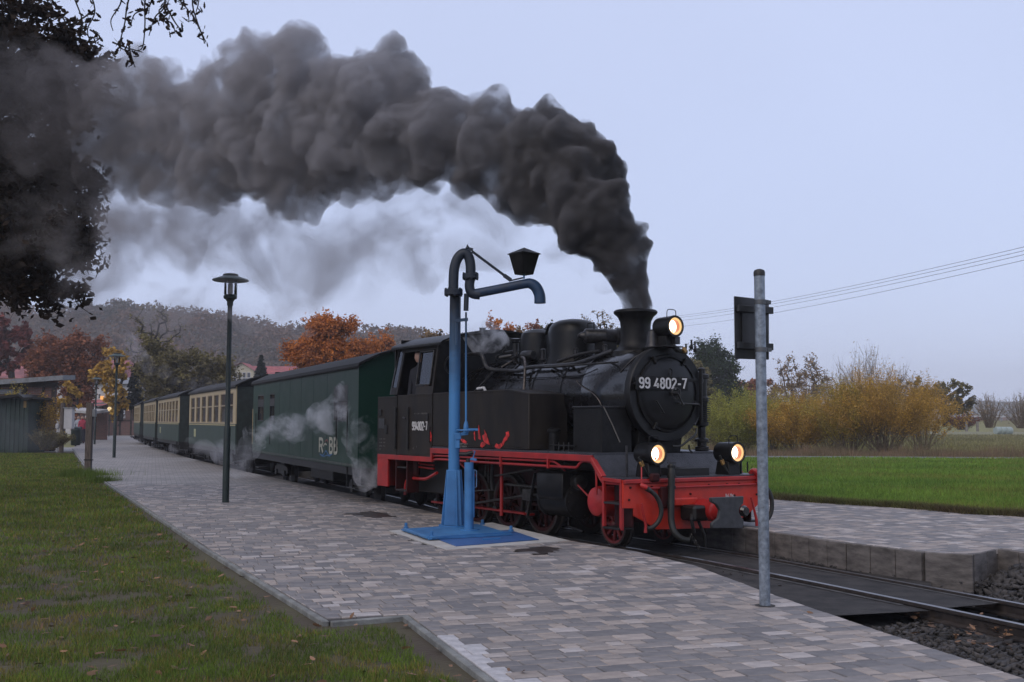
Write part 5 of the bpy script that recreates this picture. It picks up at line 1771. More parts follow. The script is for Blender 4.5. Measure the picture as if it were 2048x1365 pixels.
def coach(px_front, px_rear, label, cream=True, nwin=7, kind='coach', van=False, dark_end=True):
    f, r_ = on_side(px_front), on_side(px_rear)
    pf_, pr_ = side_c[f], side_c[r_]
    v = (pr_ - pf_)
    Lg = np.linalg.norm(v)
    v /= Lg
    nn = np.array((-v[1], v[0])) * 1.
    cn = CENf[f] - pf_
    if nn @ cn > 0:
        nn = -nn         # nn points to the platform
    W = 1.10
    o0 = pf_ - nn * W
    c = empty('luggage_van' if van else 'passenger_coach', (o0[0], o0[1], 0), math.atan2(v[1], v[0]), label, 'coach', 'coaches of the steam train')
    sg = 1 if (-v[1] * nn[0] + v[0] * nn[1]) > 0 else -1
    Z0, ZW, ZE = .74, 1.44, 2.53
    body = CGREEN if van else CGREY
    def bp(b, name, material, bev=0., parent=None, kind_=None):
        return b.build(name, material, parent or c, bev, 35, kind_)
    def ybox(b, x0, x1, ya, yb, z0, z1):
        return b.box(x0, x1, *sorted((sg * ya, sg * yb)), z0, z1)
    # windows
    if van:
        wins = [(px, w_, h0, h1) for px, w_, h0, h1 in ()]
        wx = [(.06, .36), (6.9, .36), (7.9, .36)]
        # positions from the photograph: columns 678-700, 543-556, 517-530
        spec = []
        for a_, b_ in ((678, 699), (543, 556), (517, 530)):
            ia, ib = on_side(b_), on_side(a_)
            spec.append((np.linalg.norm(side_c[ia] - pf_), np.linalg.norm(side_c[ib] - pf_)))
        wz = (1.55, 2.22)
    else:
        m0 = .25
        pit = (Lg - 2 * m0) / nwin
        spec = [(m0 + pit * i + pit * .14, m0 + pit * (i + 1) - pit * .14) for i in range(nwin)]
        wz = (1.50, 2.38)
    # near and far side walls with real openings
    for side in (1, -1):
        ya, yb = side * W, side * (W - .03)
        b = MB()
        ybox(b, 0, Lg, ya, yb, Z0, wz[0] - (.0 if van else .03))
        bp(b, 'lower_side', body, .004)
        b = MB()
        x = 0
        up_m = body if van else CREAM
        for a_, b_ in spec:
            ybox(b, x, a_, ya, yb, wz[0] - (0 if van else .03), wz[1])
            x = b_
            if not van:
                ybox(b, a_, b_, ya, yb, wz[0] - .03, wz[0])
        ybox(b, x, Lg, ya, yb, wz[0] - (0 if van else .03), wz[1])
        ybox(b, 0, Lg, ya, yb, wz[1], ZE)
        bp(b, 'upper_side', up_m)
        for a_, b_ in spec:
            if side == -1 and px_front < 320:
                continue
            fr_ = MB()
            t_ = .03
            zm = wz[0] + (wz[1] - wz[0]) * .58
            for (x0, x1, z0, z1) in ((a_, b_, wz[1] - t_, wz[1]), (a_, b_, wz[0], wz[0] + t_), (a_, a_ + t_, wz[0] + t_, wz[1] - t_), (b_ - t_, b_, wz[0] + t_, wz[1] - t_), (a_ + t_, b_ - t_, zm - .02, zm + .02)):
                ybox(fr_, x0, x1, side * (W + .004), side * (W - .035), z0, z1)
            fo_ = bp(fr_, 'window', FRAMEW if not van else PIPE, 0)
            ybox(b2 := MB(), a_ + .01, b_ - .01, side * (W - .022), side * (W - .028), wz[0] + .01, wz[1] - .01)
            bp(b2, 'pane', COACHGLASS, 0, fo_)
            if van:
                ybox(b2 := MB(), a_ + .03, b_ - .03, side * (W + .002), side * (W - .015), zm + .02, wz[1] - .03 if a_ < 3 else zm + .16)
                bp(b2, 'drop_light', PIPE, 0, fo_)
        if not van:
            ybox(b := MB(), 0, Lg, side * (W + .008), side * W, 1.42, 1.445)
            bp(b, 'waist_moulding', mat('cream_line', (.5, .42, .22), .5), 0)
        # sole bar
        ybox(b := MB(), 0, Lg, side * (W - .02), side * (W - .06), Z0 - .14, Z0)
        bp(b, 'sole_bar', DARKMETAL)
    if van:
        xs_ = [i * Lg / 9 for i in range(1, 9)]
        for side in (1, -1):
            for x_ in xs_:
                if any(a_ - .06 < x_ < b_ + .06 for a_, b_ in spec):
                    continue
                ybox(b := MB(), x_ - .012, x_ + .012, side * W, side * (W + .003), Z0, ZE - .02)
                bp(b, 'cover_strip', CGREEN)
            ybox(b := MB(), 0, Lg, side * W, side * (W + .008), 1.40, 1.43)
            bp(b, 'waist_strip', CGREEN)
            ybox(b := MB(), .03, Lg - .03, side * W, side * (W + .01), Z0 + .02, Z0 + .06)
            bp(b, 'bottom_angle', mat('coach_edge_dirty', (.07, .085, .07), .7, var=.3, scale=8))
            for x_ in (.62, 1.42, Lg - 2.55, Lg - .62):
                bp(MB().tube([(x_, sg * side * (W + .035), 1.0), (x_, sg * side * (W + .035), 1.75)], .011, 6), 'door_handrail', OILY)
    # ends with corner posts and gangway door
    for xe, xd in ((0, 1), (Lg, -1)):
        b = MB().box(min(xe, xe + xd * .04), max(xe, xe + xd * .04), -W + .03, W - .03, Z0, ZE)
        bp(b, 'end_wall', body if van else mat('coach_end_dark', (.014, .022, .018), .6, var=.3), 0)
        b = MB().box(min(xe - xd * .02, xe), max(xe - xd * .02, xe), -.38, .38, Z0 + .1, 2.45)
        bp(b, 'end_door', body if van else DARKMETAL, .006)
        for y in (-.62, .62):
            if van and xe == 0:
                continue
            b = MB().tube([(xe - xd * .05, y, .9), (xe - xd * .05, y, 1.9)], .014, 6)
            bp(b, 'grab_rail', CREAM if not van else DARKMETAL)
        b = MB()
        b.lathe([(.15, 0), (.15, .04), (.06, .05), (.06, .3)], (xe - xd * .32, 0, .52), (xd, 0, 0), 18)
        bp(b, 'buffer', DARKMETAL)
        b = MB().box(min(xe - xd * .05, xe), max(xe - xd * .05, xe), -W + .06, W - .06, .45, .74)
        bp(b, 'end_beam', DARKMETAL)
    # roof
    ra = [(W + .05, ZE - .01), (W + .03, ZE + .05), (.95, ZE + .14), (.75, ZE + .23), (.5, ZE + .30), (.25, ZE + .345), (0, ZE + .36)]
    ra = ra + [(-a, z) for a, z in ra[-2::-1]]
    ro = ra + [(a * .985, z - .03) for a, z in ra[::-1]]
    bp(MB().prism(ro, 'x', -.12, Lg + .12), 'roof', CROOF)
    for xx in np.arange(.8, Lg, max(2.6, Lg / 3)):
        bp(MB().lathe([(.05, 0), (.05, .12), (.09, .13), (.09, .17), (.04, .18)], (xx, -.25 * sg, ZE + .30), (0, 0, 1), 12), 'roof_ventilator', CROOF)
    bp(MB().prism([(-W, ZE), (W, ZE), (.6, ZE + .26), (-.6, ZE + .26)], 'x', .02, .05), 'end_gable', body if van else SOOT)
    bp(MB().prism([(-W, ZE), (W, ZE), (.6, ZE + .26), (-.6, ZE + .26)], 'x', Lg - .05, Lg - .02), 'end_gable', body if van else SOOT)
    # bogies
    for xb in (min(1.5, Lg * .2), Lg - min(1.5, Lg * .2)):
        bg = empty('bogie', (xb, 0, 0))
        bg.parent = c
        for y in (-.62, .62):
            bp(MB().prism([(-.85, .30), (-.75, .42), (-.25, .48), (.25, .48), (.75, .42), (.85, .30), (.6, .24), (-.6, .24)], 'y', y - .02, y + .02), 'bogie_frame', DARKMETAL, .003, bg)
            for dx in (-.5, .5):
                bp(MB().lathe([(.26, -.04), (.28, -.03), (.26, .04), (.05, .06)], (dx, y * .65, .26), (0, 1 if y > 0 else -1, 0), 22), 'bogie_wheel', DARKMETAL, 0, bg)
                bp(MB().box(dx - .08, dx + .08, y - .06, y + .06, .2, .34), 'axle_box', DARKMETAL, .01, bg)
        bp(MB().box(-.2, .2, -.6, .6, .3, .6), 'bolster', DARKMETAL, .01, bg)
    bp(MB().box(Lg * .4, Lg * .6, -.5, .5, .28, .58), 'battery_box', DARKMETAL, .02)
    for xx in (.45, Lg - .6):
        ybox(b := MB(), xx - .22, xx + .22, W - .02, W - .25, .36, .385)
        bp(b, 'step_board', PIPE, .003)
    ybox(b := MB(), .35, .37, W, W - .02, .38, .74)
    ybox(b, .75, .77, W, W - .02, .38, .74)
    bp(b, 'step_hanger', DARKMETAL)
    return c, v, nn, sg, Lg, pf_, W
van, v_, nn_, sg_, L_, pf_, W_ = coach(716, 505, 'dark green luggage van with few windows, coupled right behind the engine', van=True)
# lettering R BB with a small emblem on the van
def van_at(px, py, off=1.103):
    d = ray(px, py)
    o = np.array((van.location.x, van.location.y, 0))
    n3 = np.array((nn_[0], nn_[1], 0))
    t = ((o + n3 * off - CAMP) @ n3) / (d @ n3)
    q = CAMP + d * t - o
    return (q[0] * v_[0] + q[1] * v_[1], q[2])
def van_letters(ch, x0, x1, y0, y1, material, name='company_lettering'):
    a, b_ = van_at(x0, y1), van_at(x1, y0)
    h = b_[1] - a[1]
    st0 = strokes(ch, h, .2, .62, .004, 1.)
    st1 = strokes(ch, h, .2, .62, .004, (a[0] - b_[0]) / (st0.width - .1 * h))
    place_strokes(st1, (a[0], sg_ * 1.102, a[1]), (-1, 0, 0) if sg_ > 0 else (1, 0, 0), (0, 0, 1))
    if sg_ < 0:
        pass
    return st1.build(name, material, van)
LETC = mat('letter_cream', (.50, .48, .38), .55)
van_letters('R', 637.5, 647, 877, 906, LETC)
van_letters('BB', 658, 675.5, 877, 907, LETC)
def van_ribbon(pts, w, material, name):
    b = MB()
    P = [van_at(x, y) for x, y in pts]
    P3 = catmull([np.array((p[0], sg_ * 1.104, p[1])) for p in P], 4)
    for a, c_ in zip(P3[:-1], P3[1:]):
        b.bar(a, c_ + (c_ - a) * .1, .004, w, (0, 1, 0)) if False else b.bar(a, c_ + (c_ - a) * .1, w, .004, (0, 0, 1)) if False else b.obox((a + c_) / 2, (c_ - a) / np.linalg.norm(c_ - a), (0, 1, 0), np.cross((c_ - a) / np.linalg.norm(c_ - a), (0, 1, 0)), np.linalg.norm(c_ - a) * .55, .002, w / 2)
    return b.build(name, material, van)
van_ribbon([(647, 893), (649, 889), (651, 888), (653, 890)], .03, LETC, 'emblem_bird')
van_ribbon([(640, 909), (645, 911), (649, 907), (652, 902), (655, 907), (659, 911), (664, 909)], .022, mat('emblem_blue', (.05, .16, .36), .5), 'emblem_wave')
van_ribbon([(643, 912), (649, 913), (654, 911), (660, 913)], .018, MATS['emblem_blue'], 'emblem_wave')
van_ribbon([(650, 884), (654, 880), (656, 885)], .025, mat('emblem_red', (.28, .10, .09), .6), 'emblem_flag')
c2 = coach(470, 377, 'cream and green coach with seven tall windows, next behind the luggage van', nwin=7)
c3 = coach(356, 315, 'cream and green coach, second of the windowed coaches from the engine', nwin=7)
c4 = coach(309, 286.5, 'cream and green coach, third of the windowed coaches from the engine', nwin=7)
c5 = coach(278.5, 267, 'last coach of the train, partly hidden at the far bend', nwin=6)
def coach_letters(cc, ch, frac, zc, h):
    c, v, nn, sg, Lg, pf, W = cc
    st = strokes(ch, h, .2, .62, .004, .9)
    place_strokes(st, (Lg * frac, sg * 1.102, zc), (-1, 0, 0) if sg > 0 else (1, 0, 0), (0, 0, 1))
    st.build('company_lettering', mat('letter_yellow', (.42, .42, .24), .6), c)
coach_letters(c2, 'RBB', .86, 1.0, .26)
coach_letters(c3, 'RBB', .86, 1.0, .26)

# ================================================================== vegetation
def leaf_quads(C, size, r_, shape=.55, up=0., droop=0.):
    """rhombus leaves at the points C"""
    n = len(C)
    a = r_.normal(size=(n, 3))
    a[:, 2] *= .7
    a[:, 2] -= droop
    a /= np.linalg.norm(a, axis=1)[:, None]
    b_ = r_.normal(size=(n, 3))
    b_ -= a * (a * b_).sum(1)[:, None]
    b_ /= np.linalg.norm(b_, axis=1)[:, None]
    s = (np.array(size) * r_.uniform(.6, 1.35, n))[:, None]
    V = np.stack([C - a * s, C - b_ * s * shape, C + a * s, C + b_ * s * shape], 1).reshape(-1, 3)
    F_ = np.arange(4 * n).reshape(-1, 4)
    return V, F_

def tubes_np(segs, n=5):
    """segs: list of (p, q, r0, r1) -> verts, quads"""
    if not segs:
        return np.zeros((0, 3)), np.zeros((0, 4), int)
    P = np.array([s[0] for s in segs])
    Q = np.array([s[1] for s in segs])
    r0 = np.array([s[2] for s in segs])
    r1 = np.array([s[3] for s in segs])
    a = Q - P
    a /= np.linalg.norm(a, axis=1)[:, None] + 1e-9
    t = np.tile(np.array([(.13, .27, .95)]), (len(P), 1))
    t[abs(a[:, 2]) > .9] = (1., .1, 0)
    b_ = np.cross(a, t)
    b_ /= np.linalg.norm(b_, axis=1)[:, None]
    c_ = np.cross(a, b_)
    V = []
    for base, rr in ((P, r0), (Q, r1)):
        for k_ in range(n):
            th = 2 * math.pi * k_ / n
            V.append(base + (b_ * math.cos(th) + c_ * math.sin(th)) * rr[:, None])
    V = np.stack(V, 1)
    m_ = len(P)
    off = (np.arange(m_) * 2 * n)[:, None, None]
    Fq = np.array([[k_, (k_ + 1) % n, n + (k_ + 1) % n, n + k_] for k_ in range(n)])[None] + off
    return V.reshape(-1, 3), Fq.reshape(-1, 4)

BARK = mat('bark', (.050, .040, .034), .9, var=.3, scale=8, bump=.4, bscale=20)
BARKB = mat('bush_bark', (.20, .15, .10), .9, var=.3, scale=8)
BARKD = mat('bark_dark', (.022, .019, .018), .9, var=.3, scale=8)
def lm(name, c, c2, isl=.35, scale=1.2, trans=.25):
    return mat(name, c, .75, col2=c2, scale=scale, isl=isl, rvar=0, spec=.2, trans=trans)
LF_OAK = lm('oak_leaf_dark', (.034, .021, .014), (.017, .013, .010))
LF_ORANGE = lm('leaf_orange', (0.606, 0.213, 0.045), (0.304, 0.110, 0.045), .4, .8)
LF_RUST = lm('leaf_rust', (0.331, 0.120, 0.057), (0.158, 0.074, 0.053), .4, .7)
LF_DRED = lm('leaf_dark_red', (0.196, 0.050, 0.042), (0.088, 0.037, 0.035), .4, .7)
LF_OLIVE = lm('leaf_olive', (0.212, 0.179, 0.070), (0.100, 0.085, 0.049), .4, .6)
LF_GREEN = lm('leaf_dark_green', (0.033, 0.060, 0.021), (0.015, 0.027, 0.013), .4, .9)
LF_YELLOW = lm('leaf_yellow', (0.520, 0.390, 0.072), (0.286, 0.234, 0.058), .4, .9)
LF_YGREEN = lm('leaf_yellow_green', (0.413, 0.400, 0.075), (0.213, 0.225, 0.056), .4, .9)
LF_YORANGE = lm('leaf_yellow_orange', (0.575, 0.338, 0.062), (0.325, 0.213, 0.056), .4, .9)
LF_PALE = lm('leaf_pale_brown', (0.369, 0.253, 0.136), (0.194, 0.136, 0.086), .4, .9)
LF_CONIFER = lm('needle_dark', (0.018, 0.030, 0.024), (0.011, 0.017, 0.015), .3, .9)
LF_FOREST = lm('forest_leaf', (.190, .100, .066), (.065, .066, .048), .28, .03, .15)

def grow(name, label, cat, D, base, ellipses, nsub=40, nleaf=60, leaf=.12, lmat=None, bark=None, tr=.15, fork=.35, sub_r=.09, twigs=3, seed=1,
         group=None, depth=.8, root=None, droop=0., lean=0.):
    """a tree: trunk, limbs and crown; ellipses = (x, y, rx, ry) of the crown parts in the photograph at distance D"""
    r_ = np.random.default_rng(seed)
    bark = bark or BARK
    if len(base) == 2:
        b0 = at(base[0], base[1], D)
    else:
        b0 = np.array(base, float)
    cs = []
    tot = sum(e_[2] * e_[3] for e_ in ellipses)
    for (x, y, rx, ry) in ellipses:
        k_ = max(2, int(nsub * rx * ry / tot))
        c0 = at(x, y, D)
        s = D / FPX
        u = r_.normal(size=(k_, 3))
        u /= np.linalg.norm(u, axis=1)[:, None]
        u *= (r_.uniform(.12, 1, (k_, 1)) ** .42)
        cs.append(c0 + u * np.array([rx * s, rx * s * depth, ry * s]))
    cs = np.concatenate(cs)
    size = (cs.max(0) - cs.min(0)).max()
    top = cs.mean(0)
    fk = b0 + (top - b0) * fork
    fk[2] = b0[2] + (cs[:, 2].max() - b0[2]) * fork
    nodes = [b0, (b0 + fk) / 2 + r_.normal(size=3) * tr * .6, fk]
    par = [-1, 0, 1]
    for c_ in cs[np.argsort(np.linalg.norm(cs - fk, axis=1))]:
        N_ = np.array(nodes[2:])
        d = np.linalg.norm(N_ - c_, axis=1) + .35 * np.linalg.norm(N_ - fk, axis=1) * 1.0
        d += np.where(N_[:, 2] > c_[2] + .2 * size, size, 0)
        j = int(d.argmin()) + 2
        p = nodes[j]
        L_ = np.linalg.norm(c_ - p)
        midp = (p + c_) / 2 + r_.normal(size=3) * L_ * .10 + np.array([0, 0, L_ * .06])
        nodes.append(midp); par.append(j)
        nodes.append(c_); par.append(len(nodes) - 2)
    n = len(nodes)
    w = np.ones(n)
    for i in range(n - 1, 0, -1):
        w[par[i]] += w[i]
    rad = tr * (w / w[0]) ** .5
    rad = np.maximum(rad, tr * .035)
    segs = []
    for i in range(1, n):
        segs.append((nodes[par[i]], nodes[i], min(rad[par[i]], rad[i] * 1.35) if i > 2 else rad[par[i]], rad[i]))
    L_pts = []
    sr = size * sub_r
    tips = [nodes[i] for i in range(4, n, 2)]
    tseg = []
    for tpt in tips:
        for k_ in range(twigs):
            v = r_.normal(size=3)
            v /= np.linalg.norm(v)
            v += (tpt - top) / size * 1.4
            v[2] -= droop
            q = tpt + v * sr * r_.uniform(.6, 1.5)
            mid = (tpt + q) / 2 + r_.normal(size=3) * sr * .12
            rr = max(tr * .022, .004 * D / 30)
            tseg += [(tpt, mid, rr * 1.3, rr), (mid, q, rr, rr * .5)]
            m_ = max(1, nleaf // twigs)
            f_ = r_.uniform(.1, 1.1, (m_, 1))
            L_pts.append(tpt + (q - tpt) * f_ + r_.normal(size=(m_, 3)) * sr * .34)
    rt = root or empty(name, b0, 0, label, cat, group)
    def loc(V):
        return V - np.array(rt.location)
    V, Fq = tubes_np(segs[:2], 9)
    obj('trunk', mesh_np('trunk', loc(V), Fq, bark, True), rt)
    V, Fq = tubes_np(segs[2:] , 6)
    V2, F2 = tubes_np(tseg, 3)
    obj('limbs', mesh_np('limbs', loc(np.concatenate([V, V2])), np.concatenate([Fq, F2 + len(V)]), bark, True), rt)
    if nleaf and lmat:
        C = np.concatenate(L_pts)
        V, Fq = leaf_quads(C, leaf, r_, droop=droop)
        obj('crown', mesh_np('crown', loc(V), Fq, lmat), rt)
    return rt

def fan_bush(name, label, cat, D, base, spread, height, nstem, leafn, leaf, lmat, seed, group=None, bark=None, leaf_from=.35, sr=.016, width=.8, curve=.25, jit=.16):
    """stems fanning from the ground; base px (x, y), spread and height in metres"""
    r_ = np.random.default_rng(seed)
    b0 = at(base[0], base[1], D)
    rt = empty(name, b0, 0, label, cat, group)
    segs, C = [], []
    if leafn > 60:
        nstem, leafn = int(nstem * .5), int(leafn * 2.1)
    for i in range(nstem):
        a = r_.uniform(0, 2 * math.pi)
        t = r_.uniform(0, 1) ** .6
        h = height * r_.uniform(.72, 1.05) * (1 - .38 * t * t)
        sp_ = spread * (1.3 if leafn > 60 else 1.)
        end = np.array([math.cos(a) * sp_ * t, math.sin(a) * sp_ * t * width, h])
        st_ = np.array([math.cos(a), math.sin(a) * width, 0]) * spread * .24 * r_.uniform(.1, 1)
        ctrl = st_ + (end - st_) * .5 + np.array([0, 0, h * curve * .5])
        P = [st_ * (1 - s) ** 2 + 2 * ctrl * s * (1 - s) + end * s * s + (r_.normal(size=3) * .05 * height * s * .4) for s in np.linspace(0, 1, 7)]
        for j in range(6):
            segs.append((P[j], P[j + 1], sr * (1 - j / 7), sr * (1 - (j + 1) / 7)))
        for j in range(1, 6):
            for k_ in range(2):
                v = r_.normal(size=3) * .35 + np.array([0, 0, .7]) + (P[j + 1] - P[j]) / (np.linalg.norm(P[j + 1] - P[j])) * .6
                v /= np.linalg.norm(v)
                q = P[j] + v * height * .15 * r_.uniform(.5, 1.3)
                segs.append((P[j], q, sr * .35, sr * .15))
                if j / 6 > leaf_from * .8:
                    m_ = max(1, int(leafn / 10))
                    f_ = r_.uniform(0, 1.1, (m_, 1))
                    C.append(P[j] + (q - P[j]) * f_ + r_.normal(size=(m_, 3)) * height * .02)
        m_ = leafn
        f_ = r_.uniform(leaf_from, 1.03, m_)
        PP = np.array(P)
        idx = np.clip((f_ * 6).astype(int), 0, 5)
        fr = (f_ * 6 - idx)[:, None]
        C.append(PP[idx] + (PP[idx + 1] - PP[idx]) * fr + r_.normal(size=(m_, 3)) * height * .06)
    V, Fq = tubes_np(segs, 4)
    obj('stems', mesh_np('stems', V, Fq, bark or BARKB, True), rt)
    if leafn:
        C = np.concatenate(C)
        V, Fq = leaf_quads(C, leaf, r_, .38)
        obj('foliage', mesh_np('foliage', V, Fq, lmat), rt)
    return rt

# --- the big dark oak at the left, its trunk outside the picture
oak_root = empty('oak_tree', (-13.2, 21.0, .05), 0, 'large dark oak whose crown fills the left edge behind the smoke', 'tree')
grow('oak_tree', None, None, 19.0, (-13.2, 21.0, .05),
     [(30, 120, 110, 125), (130, 190, 58, 65), (50, 330, 110, 100), (130, 365, 62, 45), (50, 460, 120, 70), (130, 465, 55, 45), (60, 545, 80, 45), (112, 580, 38, 26), (-120, 300, 170, 300), (145, 115, 40, 40), (165, 400, 30, 22)],
     400, 140, .070, LF_OAK, BARKD, .42, .30, .05, 4, 5, root=oak_root, depth=.55, droop=.15)
# overhanging twigs in front, near the camera: carried by a long limb of the same oak
TD = 10.5
OT = MB()
def tw(pts, r0=.010, D=TD):
    P = catmull([at(x, y, D) for x, y in pts], 5)
    OT.tube(P, [r0, r0 * .45], 5)
    return P
leafC = []
_rl = np.random.default_rng(77)
limb = MB()
limb.tube(catmull([np.array((-13.0, 20.8, 7.2)), np.array((-9.0, 16.5, 8.2)), np.array((-6.0, 13., 7.6)), at(150, -110, 11.2), at(300, -70, TD), at(420, -60, TD - .2)], 6), [.16, .11, .07, .045, .03, .015], 8)
limb.build('overhanging_limb', BARKD, oak_root)
bpy.context.view_layer.update()
twp = [
    ([(150, -110), (170, -40), (190, 20), (175, 60), (185, 95)], 11), ([(190, 20), (160, 40), (130, 55)], 8), ([(120, -70), (150, 0), (165, 45), (158, 80)], 12), ([(180, 60), (200, 75), (180, 90)], 6),
    ([(300, -70), (250, -20), (240, 10), (222, 40), (226, 62)], 3), ([(275, -70), (255, 10), (250, 45), (240, 85), (243, 92)], 5), ([(300, -60), (290, 5), (290, 50), (285, 95), (270, 102)], 5),
    ([(320, -60), (300, 10), (270, 28), (262, 50)], 10), ([(300, -70), (330, 0), (318, 25), (345, 50), (350, 68)], 12), ([(330, -60), (330, 10), (310, 35), (298, 72)], 9),
    ([(340, -60), (360, 0), (375, 20), (378, 45)], 10), ([(400, -60), (385, 0), (395, 45), (412, 85)], 8), ([(360, -60), (395, -5), (392, 25)], 9), ([(330, 10), (350, 45), (362, 60)], 7), ([(255, 80), (262, 110), (270, 135)], 8), ([(225, 85), (250, 95), (285, 105)], 8),
    ([(385, 30), (400, 60), (410, 88)], 5), ([(345, 20), (325, 38), (335, 44)], 6)]
for pts, nl in twp:
    P = tw(pts)
    P = np.array(P)
    for _ in range(int(nl * 1.6)):
        f_ = _rl.uniform(.25, 1.0)
        i = int(f_ * (len(P) - 1))
        leafC.append(P[i] + _rl.normal(size=3) * .028)
OT.V = [tuple(v) for v in OT.V]
OT.build('hanging_twigs', BARKD, oak_root)
# lobed oak leaves
def lobed_leaves(C, size, r_, material, name, parent=None, kind=None, flat=False):
    out = np.array([(0, -1), (.28, -.75), (.22, -.5), (.5, -.25), (.34, .02), (.58, .3), (.36, .55), (.3, .85), (0, 1), (-.3, .85), (-.36, .55), (-.58, .3), (-.34, .02), (-.5, -.25), (-.22, -.5), (-.28, -.75)])
    V, Fc = [], []
    for c_ in C:
        a = r_.normal(size=3)
        if flat:
            a[2] *= .15
        else:
            a[2] -= .8
        a /= np.linalg.norm(a)
        b_ = r_.normal(size=3)
        if flat:
            b_[2] *= .25
        b_ -= a * (a @ b_)
        b_ /= np.linalg.norm(b_)
        n_ = np.cross(a, b_)
        s = size * r_.uniform(.7, 1.25)
        k_ = len(V)
        curl = r_.uniform(-.5, .9)
        for x, y in out:
            V.append(c_ + (b_ * x * .8 + a * y + n_ * curl * (x * x + .25 * y * y)) * s)
        V.append(c_)
        for i in range(len(out)):
            Fc.append((k_ + i, k_ + (i + 1) % len(out), k_ + len(out)))
    me = mesh_np(name, np.array(V), np.array(Fc), material)
    return obj(name, me, parent, kind)
o = lobed_leaves(leafC, .038, _rl, LF_OAK, 'oak_leaves', oak_root)
# parts were modelled in place coordinates: bring them into the frame of the tree
for ch in oak_root.children:
    if ch.name.split('.')[0] in ('overhanging_limb', 'hanging_twigs', 'oak_leaves'):
        ch.location = tuple(-q for q in oak_root.location)

# oak copies added out of view, left and behind, to darken the engine's reflections
bpy.context.view_layer.update()
for i, (x, y, s_, a_, lab) in enumerate(((-25., 12., 1.15, 2.1, 'added unseen oak beyond the left edge of the lawn'), (-21., -1., 1.1, 4.0, 'added unseen oak at the near left end of the lawn'), (-33., 27., 1.1, 1.2, 'added unseen oak behind the left end of the hut'), (-12., -13., 1.1, 5.3, 'added unseen oak behind the camera on the lawn side'), (6., -17., 1.1, .6, 'added unseen oak behind the camera beside the platform end'), (22., -12., 1.1, 3.3, 'added unseen oak behind the camera beyond the track'))):
    o = oak_root.copy()
    COL.objects.link(o)
    tag(o, lab, 'tree', 'added oaks out of view')
    for ch in oak_root.children:
        if ch.name.split('.')[0] in ('trunk', 'limbs', 'crown'):
            c_ = ch.copy()
            COL.objects.link(c_)
            c_.parent = o
    o.location = (x, y, .05)
    o.rotation_euler = (0, 0, a_)
    o.scale = (s_, s_, s_)

# --- background trees on the left
BT = 'trees behind the station'
grow('autumn_oak', 'spreading rust brown oak above the half timbered shed, left of the second lamp', 'tree', 88, (150, 845), [(120, 705, 50, 36), (165, 715, 45, 42), (105, 745, 45, 30), (165, 760, 42, 40), (145, 800, 28, 28), (75, 735, 25, 25)], 220, 105, .14, LF_RUST, BARKD, .34, .3, .075, 4, 21, BT)
grow('autumn_tree', 'dark red tree at the far left edge above the red roof', 'tree', 95, (35, 845), [(20, 690, 38, 52), (45, 720, 25, 40), (-20, 700, 40, 50)], 70, 90, .22, LF_DRED, BARKD, .28, .35, .07, 3, 22, BT)
grow('autumn_tree', 'tall ochre tree between the rust oak and the conifer', 'tree', 82, (240, 842), [(228, 735, 24, 42), (235, 790, 20, 35), (205, 760, 20, 30)], 46, 70, .18, LF_YORANGE, BARKD, .2, .3, .07, 3, 23, BT)
grow('autumn_tree', 'small golden tree in front of the rust oak beside the litter bins', 'tree', 76, (140, 850), [(140, 800, 22, 32), (118, 815, 18, 20)], 30, 70, .15, LF_YORANGE, BARKD, .12, .3, .08, 3, 30, BT)
grow('olive_tree', 'large olive brown tree with a leaning dark limb, behind the cream coaches', 'tree', 78, (291, 842), [(330, 740, 50, 42), (380, 745, 50, 40), (430, 745, 30, 32), (300, 720, 22, 50), (340, 780, 60, 22)], 200, 85, .13, LF_OLIVE, BARKD, .3, .3, .075, 4, 24, BT)
grow('bare_tree', 'tall thin tree almost without leaves against the wooded hill', 'tree', 84, (318, 842), [(310, 650, 55, 40), (290, 690, 35, 35)], 60, 10, .12, LF_OLIVE, BARKD, .2, .5, .06, 4, 25, BT)
grow('orange_tree', 'broad bright orange tree above the roof of the green van', 'tree', 66, (655, 842), [(650, 665, 38, 24), (615, 705, 45, 28), (660, 715, 55, 35), (715, 712, 40, 28), (640, 650, 22, 14), (690, 655, 20, 14)], 300, 120, .085, LF_ORANGE, BARK, .26, .3, .07, 4, 26, BT)
grow('orange_tree', 'smaller orange tree with an upright top, right of the broad one', 'tree', 80, (745, 842), [(760, 690, 22, 24), (733, 705, 20, 18), (765, 720, 30, 18), (790, 705, 14, 10)], 80, 70, .10, LF_ORANGE, BARK, .16, .35, .1, 4, 27, BT)
for i, (x, y, w_, h_, m_, lab) in enumerate(((868, 668, 24, 14, LF_PALE, 'pale twiggy treetop just left of the water crane column'), (990, 655, 13, 13, LF_ORANGE, 'orange treetop beside the steam over the cab'), (1018, 666, 12, 12, LF_ORANGE, 'small orange treetop above the cab roof end'),
                                  (1040, 668, 10, 12, LF_PALE, 'faded treetop left of the rear dome'), (1064, 660, 10, 10, LF_RUST, 'tiny rust treetop directly above the rear dome'), (1084, 662, 12, 14, LF_OLIVE, 'olive treetop between the two domes'))):
    grow('autumn_tree', lab, 'tree', 62 + i, (x, 842), [(x, y, w_, h_), (x + 4, y + 30, w_ * 1.3, 30), (x, y + 70, w_ * 1.4, 30)], 36, 46, .10, m_, BARK, .1, .4, .08, 4, 40 + i, 'treetops behind the engine')
grow('bare_tree', 'leafless tree with fine twigs left of the chimney', 'tree', 58, (1200, 842), [(1195, 650, 36, 28), (1180, 680, 34, 25), (1215, 670, 24, 30)], 110, 5, .07, LF_PALE, BARK, .1, .3, .06, 6, 50)
